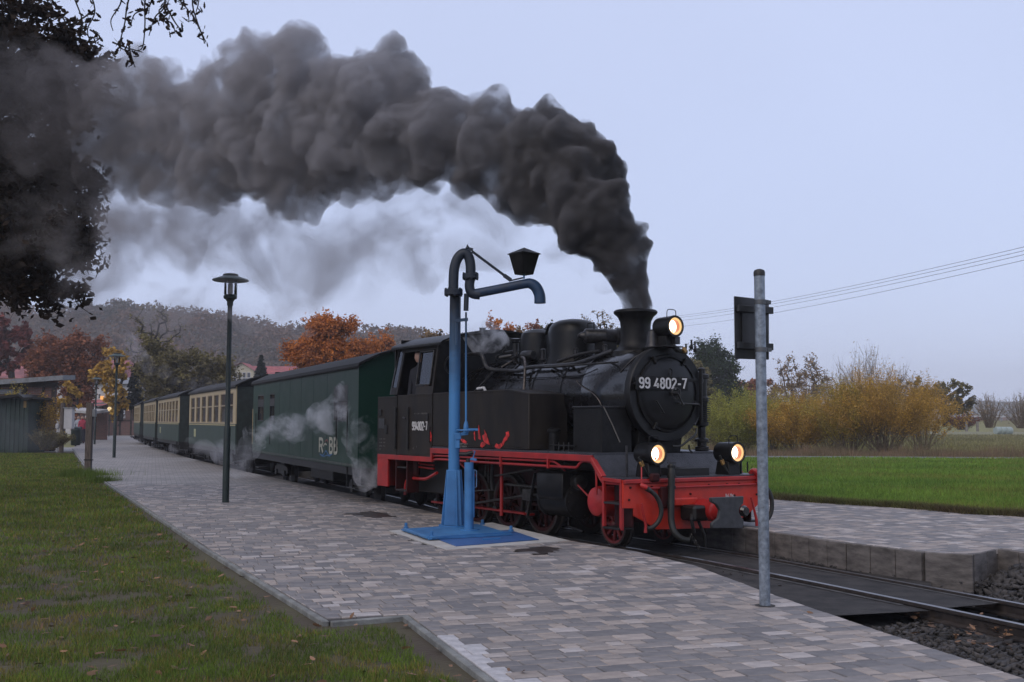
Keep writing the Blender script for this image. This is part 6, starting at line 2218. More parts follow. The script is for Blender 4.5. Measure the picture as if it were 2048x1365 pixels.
grow('green_tree', 'olive green tree partly hidden behind the chimney', 'tree', 66, (1240, 842), [(1244, 668, 12, 18), (1246, 700, 16, 25)], 20, 60, .1, LF_OLIVE, BARK, .1, .3, .1, 3, 51)
def conifer(label, x, ytop, ybase, wpx, D, seed, lmat=LF_CONIFER):
    r_ = np.random.default_rng(seed)
    b0 = at(x, 842, D)
    top = at(x, ytop, D)[2] - b0[2]
    zb = at(x, ybase, D)[2] - b0[2]
    rt = empty('conifer', b0, 0, label, 'tree')
    segs = [((0, 0, 0), (0, 0, top), .16, .01)]
    C = []
    w = wpx / 2 * D / FPX
    for i in range(150):
        t = r_.uniform(0, 1)
        z = zb + (top - zb) * t
        L_ = w * (1 - t) ** .8 * r_.uniform(.7, 1.15) + .05
        a = r_.uniform(0, 2 * math.pi)
        q = np.array((math.cos(a) * L_, math.sin(a) * L_, z - L_ * .18))
        segs.append(((0, 0, z), q, .03, .008))
        f_ = r_.uniform(.1, 1, (60, 1))
        C.append(np.array((0, 0, z)) + (q - np.array((0, 0, z))) * f_ + r_.normal(size=(60, 3)) * L_ * .07 + np.array((0, 0, -.05)))
    V, Fq = tubes_np([(np.array(a), np.array(c_), r0, r1) for a, c_, r0, r1 in segs], 5)
    obj('trunk', mesh_np('trunk', V, Fq, BARKD, True), rt)
    V, Fq = leaf_quads(np.concatenate(C), .11 * D / 80, r_, .3, droop=.3)
    obj('crown', mesh_np('crown', V, Fq, lmat), rt)
conifer('small dark conifer between the two halves of the red roofed house', 520, 711, 775, 38, 112, 61)
conifer('dark rounded conifer left of the olive tree, above the station roof', 268, 728, 815, 46, 92, 62)

# --- right side trees
RT = 'trees along the meadow'
grow('dark_green_tree', 'dense dark green tree just right of the smokebox', 'tree', 112, (1432, 850), [(1420, 712, 26, 24), (1448, 735, 26, 28), (1425, 760, 35, 35), (1450, 790, 34, 38), (1418, 820, 35, 30), (1400, 735, 18, 25)], 240, 100, .14, LF_GREEN, BARKD, .3, .3, .075, 4, 71, RT)
grow('brown_tree', 'bronze leaved tree in front of the dark green tree', 'tree', 98, (1400, 850), [(1404, 770, 24, 45), (1420, 800, 26, 30), (1395, 735, 12, 16)], 60, 70, .15, LF_OLIVE, BARK, .2, .3, .07, 3, 72, RT)
grow('rust_tree', 'low rust coloured tree behind the steel post', 'tree', 130, (1500, 850), [(1490, 785, 30, 28), (1520, 790, 40, 25), (1475, 800, 20, 25)], 60, 70, .22, LF_RUST, BARK, .2, .3, .08, 3, 73, RT)
grow('pale_tree', 'thin pale brown tree directly right of the steel post', 'tree', 92, (1580, 850), [(1572, 740, 24, 26), (1590, 765, 26, 30), (1565, 790, 28, 30), (1608, 800, 20, 30)], 90, 20, .10, LF_PALE, BARK, .16, .28, .07, 4, 74, RT)
grow('pale_tree', 'thin pale brown tree with upright crown, second from the steel post', 'tree', 95, (1625, 850), [(1622, 740, 22, 26), (1640, 770, 20, 30), (1615, 790, 26, 30)], 80, 20, .10, LF_PALE, BARK, .16, .28, .07, 4, 75, RT)
fan_bush('bare_willow', 'tall willow with bare upright twigs behind the yellow bushes', 'tree', 72, (1735, 872), 3.4, 5.9, 120, 3, .06, LF_PALE, 76, RT, leaf_from=.5, sr=.022)
fan_bush('bare_willow', 'grey leafless thicket between the pale trees and the tall willow', 'tree', 76, (1680, 872), 2.6, 4.6, 80, 8, .06, LF_YGREEN, 77, RT, leaf_from=.5, sr=.02)
fan_bush('willow_bush', 'large orange yellow willow bush with fanned stems in the middle of the meadow edge', 'bush', 55, (1770, 905), 2.9, 4.1, 170, 190, .042, LF_YORANGE, 78, 'yellow willow bushes', leaf_from=.42, sr=.018)
fan_bush('willow_bush', 'yellow willow bush overlapping the left flank of the largest bush', 'bush', 56, (1700, 905), 2.2, 3.6, 110, 170, .042, LF_YELLOW, 79, 'yellow willow bushes', leaf_from=.3)
fan_bush('willow_bush', 'orange willow bush immediately right of the steel post', 'bush', 58, (1600, 905), 2.3, 3.0, 110, 180, .042, LF_YORANGE, 80, 'yellow willow bushes', leaf_from=.25)
fan_bush('willow_bush', 'yellow green willow bush seen between the engine lamps and the post', 'bush', 60, (1480, 903), 2.5, 3.4, 120, 180, .042, LF_YGREEN, 81, 'yellow willow bushes', leaf_from=.2)
fan_bush('willow_bush', 'yellow willow bush half hidden by the steel post', 'bush', 62, (1545, 903), 2.2, 3.4, 100, 170, .042, LF_YELLOW, 82, 'yellow willow bushes', leaf_from=.25)
fan_bush('willow_bush', 'pale olive willow bush filling the gap left of the largest bush', 'bush', 62, (1660, 903), 2.6, 3.3, 110, 110, .045, LF_YELLOW, 94, 'yellow willow bushes', leaf_from=.3)
fan_bush('bare_willow', 'grey brown thicket rising behind the post and the orange bush', 'tree', 84, (1600, 870), 4.2, 4.6, 150, 16, .06, LF_PALE, 95, RT, leaf_from=.4, sr=.022)
fan_bush('bare_willow', 'broad grey thicket behind the right half of the largest bush', 'tree', 80, (1800, 870), 4.0, 4.4, 140, 14, .06, LF_PALE, 96, RT, leaf_from=.4, sr=.02)
fan_bush('willow_bush', 'brownish willow bush behind the air pump of the engine', 'bush', 66, (1420, 900), 2.2, 3.0, 80, 80, .06, LF_OLIVE, 83, 'yellow willow bushes', leaf_from=.2)
fan_bush('willow_bush', 'orange tinted willow bush at the right end of the row', 'bush', 60, (1845, 900), 2.1, 3.3, 80, 70, .055, LF_YORANGE, 84, 'yellow willow bushes', leaf_from=.4)
grow('brown_tree', 'slim olive tree behind the right end of the willow bushes', 'tree', 100, (1820, 850), [(1818, 785, 30, 30), (1845, 795, 20, 28)], 60, 34, .12, LF_OLIVE, BARK, .14, .3, .08, 4, 85, RT)
grow('meadow_tree', 'round dark brown tree with a leaning trunk, right of the willow bushes', 'tree', 105, (1888, 852), [(1905, 785, 34, 22), (1925, 800, 24, 22), (1880, 800, 28, 26), (1900, 815, 34, 18)], 110, 52, .13, LF_OLIVE, BARKD, .24, .25, .06, 3, 86, RT)
fan_bush('bare_shrub', 'leafless grey shrub left of the pale bales', 'bush', 110, (1980, 856), 1.9, 3.4, 60, 5, .08, LF_PALE, 87, 'bare shrubs on the meadow', sr=.03)
fan_bush('bare_shrub', 'leafless grey shrub at the right edge of the picture', 'bush', 112, (2045, 857), 2.6, 4.0, 80, 5, .08, LF_PALE, 88, 'bare shrubs on the meadow', sr=.03)
fan_bush('bare_shrub', 'low dense brown thicket in front of the meadow fence posts', 'bush', 118, (1925, 860), 2.2, 1.7, 90, 20, .1, LF_DRED, 89, 'bare shrubs on the meadow', sr=.03)
for i, x in enumerate((1933, 1955)):
    q = at(x, 857, 100)
    b = MB().box(-.09, .09, -.09, .09, -.3, .62)
    o = b.build('fence_post', mat('post_wood_pale', (.22, .20, .18), .8), None)
    o.location = (q[0], q[1], q[2])
    tag(o, ('left' if i == 0 else 'right') + ' one of two short pale posts standing in the meadow before the brown thicket', 'fence post')
for i, x in enumerate((1996, 2006, 2016)):
    q = at(x, 847, 190)
    b = MB().lathe([(.1, -.6), (.6, -.58), (.66, -.5), (.66, .5), (.6, .58), (.1, .6)], (0, 0, .6), (1, .3, 0), 20)
    o = b.build('wrapped_bale', mat('bale_wrap', (.30, .36, .34), .5), None)
    o.location = (q[0], q[1], ZB)
    tag(o, ('leftmost', 'middle', 'rightmost')[i] + ' of three pale wrapped hay bales far out on the meadow', 'hay bale')

# --- forest hill on the left, low hills on the right
prof = [(-260, 560), (-120, 575), (0, 600), (60, 612), (110, 634), (150, 630), (200, 619), (260, 614), (330, 618), (385, 632), (410, 628), (450, 631), (500, 645), (560, 653), (610, 655), (700, 668), (740, 664), (790, 659), (830, 663), (880, 672), (980, 690), (1100, 715), (1250, 760), (1400, 800), (1500, 830), (1560, 846)]
HX = np.array([p[0] for p in prof], float)
HY = np.array([p[1] for p in prof], float)
def hill_top(xp, D=430.):
    return (843 - np.interp(xp, HX, HY)) / FPX * D
HILLM = mat('hill_floor', (.06, .05, .035), .95, var=.3, scale=.05)
NX, ND = 90, 18
xs = np.linspace(-700, 1560, NX)
Ds = np.linspace(215, 520, ND)
V = []
def hill_z(xp, D):
    zt_ = hill_top(xp) - 6.
    s = np.clip((D - 225) / 190., 0, 1)
    s = s * s * (3 - 2 * s)
    back_ = np.clip((520 - D) / 90., 0, 1)
    return np.maximum(zt_, 0) * s * (.6 + .4 * back_) - .4
for D in Ds:
    for xp in xs:
        X = (xp - 1024) / FPX * 430 * (.5 + .5 * D / 430)
        V.append((X, D, float(hill_z(xp, D))))
Fq = [(j * NX + i, j * NX + i + 1, (j + 1) * NX + i + 1, (j + 1) * NX + i) for j in range(ND - 1) for i in range(NX - 1)]
obj('hill', new_mesh('hill', V, Fq, HILLM, 180), None, 'structure')
r_ = np.random.default_rng(5)
Cc = []
nt_ = 3400
xp = r_.uniform(-600, 1540, nt_)
DD = 225 + 260 * r_.uniform(0, 1, nt_) ** .8
X = (xp - 1024) / FPX * 430 * (.5 + .5 * DD / 430)
Z = hill_z(xp, DD)
keep_ = Z > .5
X, DD, Z, xp = X[keep_], DD[keep_], Z[keep_], xp[keep_]
cr_ = r_.uniform(2.6, 4.6, len(X))
hh = r_.uniform(3.5, 8.5, len(X))
kq = 95
u = r_.normal(size=(len(X), kq, 3))
u /= np.linalg.norm(u, axis=2)[:, :, None]
u *= r_.uniform(.5, 1.05, (len(X), kq, 1)) ** .5
u[:, :, 2] = u[:, :, 2] * .85
Cc = np.stack([X, DD, Z + hh - 2.5], 1)[:, None, :] + u * cr_[:, None, None]
V, Fq = leaf_quads(Cc.reshape(-1, 3), .55, r_, .7)
obj('forest', mesh_np('forest', V, Fq, LF_FOREST), None, 'stuff')
# distant low hills at the right
V = []
pr2 = [(1350, 812), (1500, 808), (1700, 812), (1850, 806), (1900, 798), (1960, 795), (2048, 797), (2200, 790), (2400, 800), (2700, 815), (3200, 838)]
X2 = np.array([p[0] for p in pr2], float)
Y2 = np.array([p[1] for p in pr2], float)
for D, f_ in ((900, .0), (980, .75), (1060, 1.), (1200, .8)):
    for xp_ in np.linspace(1350, 3200, 60):
        V.append(((xp_ - 1024) / FPX * 1000, D, f_ * (846 - np.interp(xp_, X2, Y2)) / FPX * 1040 + 2.5 * noise.noise((xp_ * .05, D * .01, 0)) - .3))
Fq = [(j * 60 + i, j * 60 + i + 1, (j + 1) * 60 + i + 1, (j + 1) * 60 + i) for j in range(3) for i in range(59)]
obj('distant_hills', new_mesh('distant_hills', V, Fq, mat('distant_wood', (.035, .045, .035), .95, var=.35, scale=.02), 180), None, 'structure')
# meadow tree line far off at the right: small crowns
Cc = []
for i in range(420):
    xp_ = r_.uniform(1380, 2300)
    D = r_.uniform(380, 900)
    h = r_.uniform(2.5, 7)
    n_ = 26
    u = r_.normal(size=(n_, 3))
    u /= np.linalg.norm(u, axis=1)[:, None]
    Cc.append(np.array([(xp_ - 1024) / FPX * D, D, h * .55]) + u * np.array([h * .9, h * .5, h * .5]) * r_.uniform(.4, 1, (n_, 1)))
V, Fq = leaf_quads(np.concatenate(Cc), 1.1, r_, .7)
obj('far_hedgerows', mesh_np('far_hedgerows', V, Fq, LF_FOREST), None, 'stuff')

# --- grass
def noise2(P, s, seed=0):
    return np.array([noise.noise((p[0] * s + seed, p[1] * s, seed * 1.7)) for p in P])
def blades(P, z, h, w, r_, lean=.5):
    n = len(P)
    a = r_.uniform(0, 2 * math.pi, n)
    d = np.stack([np.cos(a), np.sin(a), np.zeros(n)], 1)
    t = r_.uniform(0, 2 * math.pi, n)
    ln = np.stack([np.cos(t), np.sin(t), np.zeros(n)], 1) * (r_.uniform(0, lean, n) * h)[:, None]
    b0 = np.column_stack([P, np.full(n, z)])
    V = np.stack([b0 - d * (w / 2)[:, None], b0 + d * (w / 2)[:, None], b0 + ln + np.array([0, 0, 1]) * h[:, None]], 1).reshape(-1, 3)
    return V, np.arange(3 * n).reshape(-1, 3)
GRASS = lm('lawn_grass', (.150, .225, .034), (.075, .110, .024), .45, 1.0, .2)
GRASS2 = lm('lawn_grass_yellowed', (.27, .21, .055), (.14, .13, .040), .4, 1.0, .2)
GRASSR = lm('meadow_grass_bright', (.20, .31, .050), (.11, .19, .035), .45, .35, .3)
r_ = np.random.default_rng(9)
lpoly = [(-60, 1)] + [(x - .07, y) for x, y in KERB[:10]] + [(-26, 60), (-60, 60)]
for mi, (gm, sd, thr, num) in enumerate(((GRASS, 3, -.12, 330000), (GRASS2, 8, .02, 150000))):
    # density falls off with distance
    D = 5.5 + 44 * r_.uniform(0, 1, num) ** 2.1
    X = r_.uniform(-.50, .02, num) * D
    P = np.stack([X, D], 1)
    P = P[inside(P, lpoly)]
    # clumping from a coarse table of noise
    gx, gy = np.meshgrid(np.linspace(-30, 2, 330), np.linspace(4, 50, 470), indexing='ij')
    tab = np.array([noise.fractal((a * 2.2 + sd, b_ * 2.2, sd), 1., 2., 4) for a, b_ in zip(gx.ravel(), gy.ravel())]).reshape(gx.shape)
    ix = np.clip(((P[:, 0] + 30) / 32 * 329).astype(int), 0, 329)
    iy = np.clip(((P[:, 1] - 4) / 46 * 469).astype(int), 0, 469)
    tv = tab[ix, iy]
    near_bare = np.clip((P[:, 1] - 10) / 8, 0, 1) * .5
    kd = np.full(len(P), 9.)
    for a_, c_ in zip(KERB[:9], KERB[1:10]):
        a_, c_ = np.array(a_), np.array(c_)
        v__ = c_ - a_
        t__ = np.clip(((P - a_) @ v__) / (v__ @ v__), 0, 1)
        kd = np.minimum(kd, np.linalg.norm(P - (a_ + t__[:, None] * v__), axis=1))
    bare = np.clip(1 - kd / (.22 + .25 * np.abs(tv)), 0, 1) * 1.3
    P = P[tv + r_.normal(size=len(P)) * .12 + near_bare - bare > thr]
    Dd = P[:, 1]
    h = r_.uniform(.018, .05, len(P)) * np.where(Dd > 15, 1.3, 1)
    w = np.maximum(.005, .0007 * Dd)
    V, Fq = blades(P, ZP - .045, h, w, r_, .8)
    obj('lawn_grass', mesh_np('lawn_grass', V, Fq, gm), None, 'stuff')
# taller tufts at the foot of the wooden post and along the kerb
num = 5000
P = np.concatenate([gz(176, 950, ZP)[:2] + r_.normal(size=(2500, 2)) * np.array([.35, .3]) + np.array([(-.05, -.15)]), gz(205, 962, ZP)[:2] + r_.normal(size=(900, 2)) * .2])
V, Fq = blades(P, ZP - .045, r_.uniform(.06, .28, len(P)), np.full(len(P), .010), r_, .6)
obj('grass_tuft', mesh_np('grass_tuft', V, Fq, GRASS), None, 'stuff')

# bright grass strip at the right
rp = [(FBACK[2][0] + 3, FBACK[2][1] - 2.5)] + [FBACK[2], FBACK[1], FBACK[0]] + fb2[::-1][:8]
zr = ZR - .05
left_edge = [p for p in fb2[::-1]][:12]
rlawn = [(12.5, 12.0), (10.2, 14.2)] + FBACK[::-1] + left_edge
ymax_ = left_edge[-1][1] if left_edge else 60
rl_out = rlawn + [(-12, 43.), (30, 43.), (40, 12)]
# outline: back edge of the far platform, then the path side
rl_out = [(40, 12), (12.5, 12.0), (10.2, 14.2)] + FBACK[::-1] + [p for p in left_edge if p[1] < 42] + [(-3, 42.6), (14.5, 42.6), (22, 42.2), (40, 41)]
RLAWN = mat('right_lawn_soil', (.07, .16, .02), .95, col2=(.030, .075, .016), scale=.6, bump=.5, bscale=12)
poly_sheet('right_lawn', rl_out, zr, RLAWN)
num = 260000
D = 13.5 + 30 * r_.uniform(0, 1, num) ** 1.5
X = r_.uniform(.10, .56, num) * D
P = np.stack([X, D], 1)
P = P[inside(P, rl_out)]
tb = noise2(P[::1][:0], 1) if False else None
h = r_.uniform(.04, .11, len(P)) * (1 + .5 * np.sin(P[:, 0] * .9 + P[:, 1] * 1.7) * np.sin(P[:, 1] * .8))
V, Fq = blades(P, zr, h, np.maximum(.007, .0008 * P[:, 1]), r_, .9)
obj('right_lawn_grass', mesh_np('right_lawn_grass', V, Fq, GRASSR), None, 'stuff')
num = 90000
D = 13.5 + 30 * r_.uniform(0, 1, num) ** 1.3
X = r_.uniform(.10, .56, num) * D
P = np.stack([X, D], 1)
P = P[inside(P, rl_out)]
w__ = np.sin(P[:, 0] * .8 + 1.3 * np.sin(P[:, 1] * .45)) + np.sin(P[:, 1] * 1.1 + P[:, 0] * .3) + r_.normal(size=len(P)) * .8
P = P[w__ > .6]
V, Fq = blades(P, zr, r_.uniform(.06, .15, len(P)), np.maximum(.007, .0008 * P[:, 1]), r_, .9)
obj('right_lawn_grass', mesh_np('right_lawn_grass', V, Fq, lm('tuft_grass_yellow', (.26, .27, .06), (.12, .16, .035), .4, .4, .3)), None, 'stuff')
# ragged darker edge of that lawn, hanging over the paving
Pe = []
ed = [(10.2, 14.2)] + FBACK[::-1] + [p for p in left_edge if p[1] < 36]
for a, c_ in zip(ed[:-1], ed[1:]):
    a, c_ = np.array(a), np.array(c_)
    l = np.linalg.norm(c_ - a)
    n_ = int(l * 3400)
    f_ = r_.uniform(0, 1, (n_, 1))
    Pe.append(a + (c_ - a) * f_ + r_.normal(size=(n_, 2)) * .08)
Pe = np.concatenate(Pe)
Pe = Pe + np.stack([-.55 * np.ones(len(Pe)), -.83 * np.ones(len(Pe))], 1) * (.07 + .09 * np.sin(Pe[:, 1] * 3.1 + 2 * np.sin(Pe[:, 0] * 1.3)))[:, None]
V, Fq = blades(Pe, ZR - .02, r_.uniform(.04, .15, len(Pe)), np.full(len(Pe), .012), r_, 1.6)
obj('lawn_edge_grass', mesh_np('lawn_edge_grass', V, Fq, lm('edge_grass', (.14, .16, .045), (.10, .075, .040), .5, 1.5)), None, 'stuff')
b = MB()
b.add([(-4, 42.5, zr + .03), (14.5, 42.6, zr + .03), (22, 42.2, zr + .03), (45, 40.8, zr + .03), (45, 42.6, zr + .03), (22, 44.2, zr + .03), (14.5, 44.8, zr + .03), (-4, 44.8, zr + .03)], [(0, 1, 6, 7), (1, 2, 5, 6), (2, 3, 4, 5)])
b.build('path', mat('path_asphalt', (.16, .155, .15), .85, var=.15, scale=2), kind='structure')
# reeds and dead stalks beyond the path
num = 30000
X = r_.uniform(8, 34, num)
Y = r_.uniform(46.5, 54, num)
P = np.stack([X, Y], 1)
P = P[(P[:, 0] / P[:, 1] > .16)]
hz = r_.uniform(.15, .62, len(P)) * (.75 + .4 * np.sin(P[:, 0] * 2.1) * np.sin(P[:, 0] * .7 + 1))
V, Fq = blades(P, ZB - .03, hz + .2, np.full(len(P), .03), r_, .45)
obj('reeds', mesh_np('reeds', V, Fq, lm('dead_reed', (.26, .17, .11), (.13, .11, .06), .4, .5)), None, 'stuff')
# meadow tussocks
num = 60000
Y = 54 + 110 * r_.uniform(0, 1, num) ** 1.3
X = r_.uniform(.15, .58, num) * Y
V, Fq = blades(np.stack([X, Y], 1), ZB - .03, r_.uniform(.15, .4, num), .0011 * Y, r_, .8)
obj('meadow_grass', mesh_np('meadow_grass', V, Fq, lm('meadow_blade', (.26, .25, .10), (.17, .145, .075), .4, .3)), None, 'stuff')

# fallen leaves on lawn, track bed and paving
LEAFL = mat('fallen_leaf', (.27, .14, .065), .7, col2=(.10, .06, .04), scale=3, isl=.5, rvar=0)
C = []
for _ in range(330):
    D = 6.0 + 9 * r_.uniform() ** 1.5
    x = r_.uniform(-.48, .0) * D
    if inside(np.array([(x, D)]), lpoly)[0]:
        C.append(np.array((x, D, ZP - .045 + r_.uniform(.015, .04))))
lobed_leaves(C, .034, r_, LEAFL, 'fallen_leaves', None, 'stuff', True)
C = []
for (x, y, k_) in ((1800, 1228, 5), (1828, 1232, 12), (1868, 1258, 4), (1945, 1268, 8), (1990, 1262, 16), (2012, 1275, 9), (1910, 1285, 4), (1942, 1288, 6), (1980, 1300, 5), (1960, 1243, 7), (1905, 1212, 4), (2030, 1300, 3), (1700, 1145, 3), (1960, 1160, 4), (1940, 1240, 5), (2040, 1140, 4)):
    for _ in range(k_):
        q = gz(x + r_.normal() * 7, y + r_.normal() * 4, ZB + .06)
        C.append(q + np.array((0, 0, r_.uniform(0, .05))))
lobed_leaves(C, .03, r_, LEAFL, 'fallen_leaves', None, 'stuff', True)
C = [gz(x, y, ZP + .012) for x, y in ((1018, 1338), (1047, 1343), (704, 1231), (1394, 1180), (990, 1152), (1620, 1225), (1830, 1265))]
lobed_leaves(C, .03, r_, LEAFL, 'fallen_leaves', None, 'stuff', True)

# ================================================================== buildings, station furniture, people
def brick_mat(name, c1, c2, mortar, sc=1.):
    M = bpy.data.materials.new(name)
    M.use_nodes = True
    n = M.node_tree.nodes
    L = M.node_tree.links.new
    b = n['Principled BSDF']
    b.inputs['Roughness'].default_value = .85
    tc = n.new('ShaderNodeTexCoord')
    mp = n.new('ShaderNodeMapping')
    mp.inputs['Rotation'].default_value = (R(90), 0, 0)
    L(tc.outputs['Object'], mp.inputs[0])
    br = n.new('ShaderNodeTexBrick')
    br.inputs['Color1'].default_value = (*c1, 1)
    br.inputs['Color2'].default_value = (*c2, 1)
    br.inputs['Mortar'].default_value = (*mortar, 1)
    br.inputs['Scale'].default_value = sc
    br.inputs['Mortar Size'].default_value = .012
    br.inputs['Brick Width'].default_value = .25
    br.inputs['Row Height'].default_value = .08
    L(mp.outputs[0], br.inputs['Vector'])
    L(br.outputs['Color'], b.inputs['Base Color'])
    return M
BRICK = brick_mat('red_brick', (.21, .085, .060), (.13, .06, .048), (.16, .14, .13))
TIMBER = mat('dark_timber', (.045, .036, .032), .8, var=.3, scale=5)
ROOFRED = mat('roof_red', (.36, .075, .070), .7, var=.25, scale=1.2)
ROOFRED2 = mat('roof_rose', (.30, .095, .095), .7, var=.3, scale=.8)
PLASTER = mat('plaster_cream', (.50, .46, .36), .8, var=.15, scale=.8)
PLASTERW = mat('plaster_white', (.48, .47, .47), .8, var=.15, scale=.8)
WINDARK = mat('house_window', (.02, .022, .028), .1, spec=1., rvar=0)
FASCIA = mat('fascia_grey', (.19, .20, .21), .6, var=.15)
HUTG = mat('hut_green', (.016, .035, .028), .7, var=.3, scale=3, stretch=(8, 8, .4), bump=.3)

def local_px(o):
    L0 = np.array(o.location)
    return lambda x, y, D: at(x, y, D) - L0

# half timbered shed at the left
D0 = 53.
b0 = gz(60, 904, ZP - .04)
b0 = np.array((at(60, 850, 53.)[0], 53., ZP - .04))
shed = empty('timbered_shed', b0, 0, 'half timbered brick shed with a flat grey roof edge at the far left', 'shed')
P_l = local_px(shed)
x0, x1 = P_l(-60, 850, D0)[0], P_l(106, 850, D0)[0]
zt = P_l(106, 757, D0)[2]
MB().box(x0, x1, 0, .35, -.1, zt).build('wall', BRICK, shed)
ra, rb__ = P_l(-70, 767, D0), P_l(136, 752, D0)
V = [(ra[0], -.6, ra[2]), (rb__[0], -.6, rb__[2]), (rb__[0], .9, rb__[2] + .06), (ra[0], .9, ra[2] + .06)]
MB().add(V + [(a, b_, c_ - .22) for a, b_, c_ in V], [(0, 1, 2, 3), (7, 6, 5, 4), (0, 4, 5, 1), (1, 5, 6, 2), (2, 6, 7, 3), (3, 7, 4, 0)]).build('roof', FASCIA, shed)
MB().box(x0, x1 + .2, -.12, -.02, zt - .42, zt - .2).build('wall_plate', TIMBER, shed)
for px_ in (30, 47, 106):
    x = P_l(px_, 850, D0)[0]
    MB().box(x - .1, x + .1, -.08, .02, -.1, zt - .2).build('timber_post', TIMBER, shed)
for a, c_ in (((92, 763), (78, 815)), ((106, 800), (47, 800)), ((60, 860), (76, 815))):
    p, q = P_l(a[0], a[1], D0), P_l(c_[0], c_[1], D0)
    MB().bar((p[0], -.04, p[2]), (q[0], -.04, q[2]), .08, .13, (0, 1, 0)).build('timber_brace', TIMBER, shed)
p, q = P_l(-20, 779, D0), P_l(43, 789, D0)
fr_ = MB().box(p[0], q[0], -.06, .02, q[2], p[2]).build('window', FASCIA, shed)
MB().box(p[0] + .08, q[0] - .08, -.075, -.05, q[2] + .06, p[2] - .06).build('pane', WINDARK, fr_)
# dark green hut in front
b0 = gz(20, 906, ZP - .04)
hut = empty('green_hut', b0, 0, 'small dark green wooden hut with a low felt roof, in front of the timbered shed', 'hut')
P_l = local_px(hut)
D0 = b0[1]
x0, x1, zt = P_l(-70, 850, D0)[0], P_l(57, 850, D0)[0], P_l(20, 797, D0)[2]
n_ = 14
for i in range(n_):
    xa = x0 + (x1 - x0) * i / n_
    MB().box(xa + .01, xa + (x1 - x0) / n_ - .01, -.02, .03, 0, zt).build('board', HUTG, hut, .004)
MB().box(x0, x1, .03, 1.8, 0, zt).build('hut_body', HUTG, hut)
pts = [P_l(-80, 801, D0), P_l(46, 789, D0), P_l(56, 796, D0), P_l(74, 795, D0), P_l(74, 799, D0), P_l(56, 801, D0), P_l(46, 795, D0), P_l(-80, 806, D0)]
MB().prism([(p[0], p[2]) for p in pts], 'y', -.45, 2.2).build('roof', SOOT, hut)
p, q = P_l(48, 802, D0), P_l(53, 816, D0)
MB().box(p[0], q[0], -.03, .0, q[2], p[2]).build('pane', mat('lit_shrub_pane', (.28, .17, .05), .6), hut)
# brick station building far down the platform
D0 = 108.
b0 = np.array((at(225, 850, D0)[0], D0, ZP))
stn = empty('station_building', b0, 0, 'low brick station building with timber braces at the far end of the platform', 'station building')
P_l = local_px(stn)
x0, x1 = P_l(190, 850, D0)[0], P_l(300, 850, D0)[0]
za, zb_ = P_l(183, 813, D0)[2], P_l(300, 799, D0)[2]
MB().prism([(x0, 0), (x1, 0), (x1, zb_ - .1), (x0, za - .1)], 'y', 0, 7).build('wall', BRICK, stn)
MB().prism([(x0 - .5, za), (x1, zb_), (x1, zb_ + .2), (x0 - .5, za + .2)], 'y', -.9, 7.5).build('roof', FASCIA, stn)
for px_ in (192, 205, 232, 240, 262):
    x = P_l(px_, 850, D0)[0]
    MB().box(x - .08, x + .08, -.05, .02, 0, za if px_ < 230 else (za + zb_) / 2 - .1).build('timber_post', TIMBER, stn)
for a, c_ in (((203, 843), (213, 853)), ((236, 853), (250, 829)), ((192, 841), (262, 841))):
    p, q = P_l(a[0], a[1], D0), P_l(c_[0], c_[1], D0)
    MB().bar((p[0], -.04, p[2]), (q[0], -.04, q[2]), .08, .13, (0, 1, 0)).build('timber_brace', TIMBER, stn)
p, q = P_l(233.5, 821, D0), P_l(250.5, 829, D0)
sb = MB().box(p[0], q[0], -.12, -.06, q[2], p[2]).build('name_board', mat('sign_white', (.66, .68, .72), .5), stn)
b = MB()
xx = p[0] + .10
for i in range(9):
    b.box(xx, xx + .045, -.125, -.119, (p[2] + q[2]) / 2 - .07, (p[2] + q[2]) / 2 + (.09 if i in (0, 5) else .05))
    xx += .078
b.build('board_lettering', SOOT, sb)
p, q = P_l(244, 831, D0), P_l(251, 837, D0)
MB().box(p[0], q[0], -.1, -.05, q[2], p[2]).build('notice_panel', PLASTERW, stn)
MB().add([(x0 - 1.6, -2.5, za - .15), (x0 + 1.6, -2.5, za + .05), (x0 + 1.6, 3, za + .75), (x0 - 1.6, 3, za + .7)], [(0, 1, 2, 3)]).build('porch_roof', ROOFRED, stn)
# round platform clock, lit
q = at(218, 862, 100)
clk = empty('platform_clock', (q[0], 100, ZP), 0, 'round yellow lit clock on a thin post in front of the station building', 'clock')
zc = at(218, 818.5, 100)[2] - ZP
MB().tube([(0, 0, 0), (0, 0, zc - .2)], .04, 8).build('clock_post', GREENP, clk)
MB().lathe([(.22, -.06), (.24, 0), (.22, .06)], (0, 0, zc), (0, -1, 0), 24).build('clock_case', SOOT, clk)
MB().lathe([(.205, .061), (.001, .062)], (0, 0, zc), (0, -1, 0), 24, caps=False).build('dial', emis('dial_glow', (1., .74, .38), .95), clk)
MB().bar((0, -.07, zc), (.0, -.07, zc + .15), .02, .008).bar((0, -.07, zc), (.09, -.07, zc - .04), .02, .008).build('clock_hands', SOOT, clk)
# small lit lantern by the track end
q = at(257, 819, 104)
ln_ = empty('wall_lantern', q, 0, 'small glowing pinkish lantern on the station wall beside the last coach', 'lantern')
MB().lathe([(.03, -.12), (.12, -.06), (.14, .04), (.05, .12), (.02, .14)], (0, -.2, 0), (0, 0, 1), 14).build('lantern_globe', emis('lantern_glow', (1., .55, .42), 2.4), ln_)
MB().bar((0, -.2, .14), (0, .0, .2), .04, .04).build('lantern_arm', SOOT, ln_)
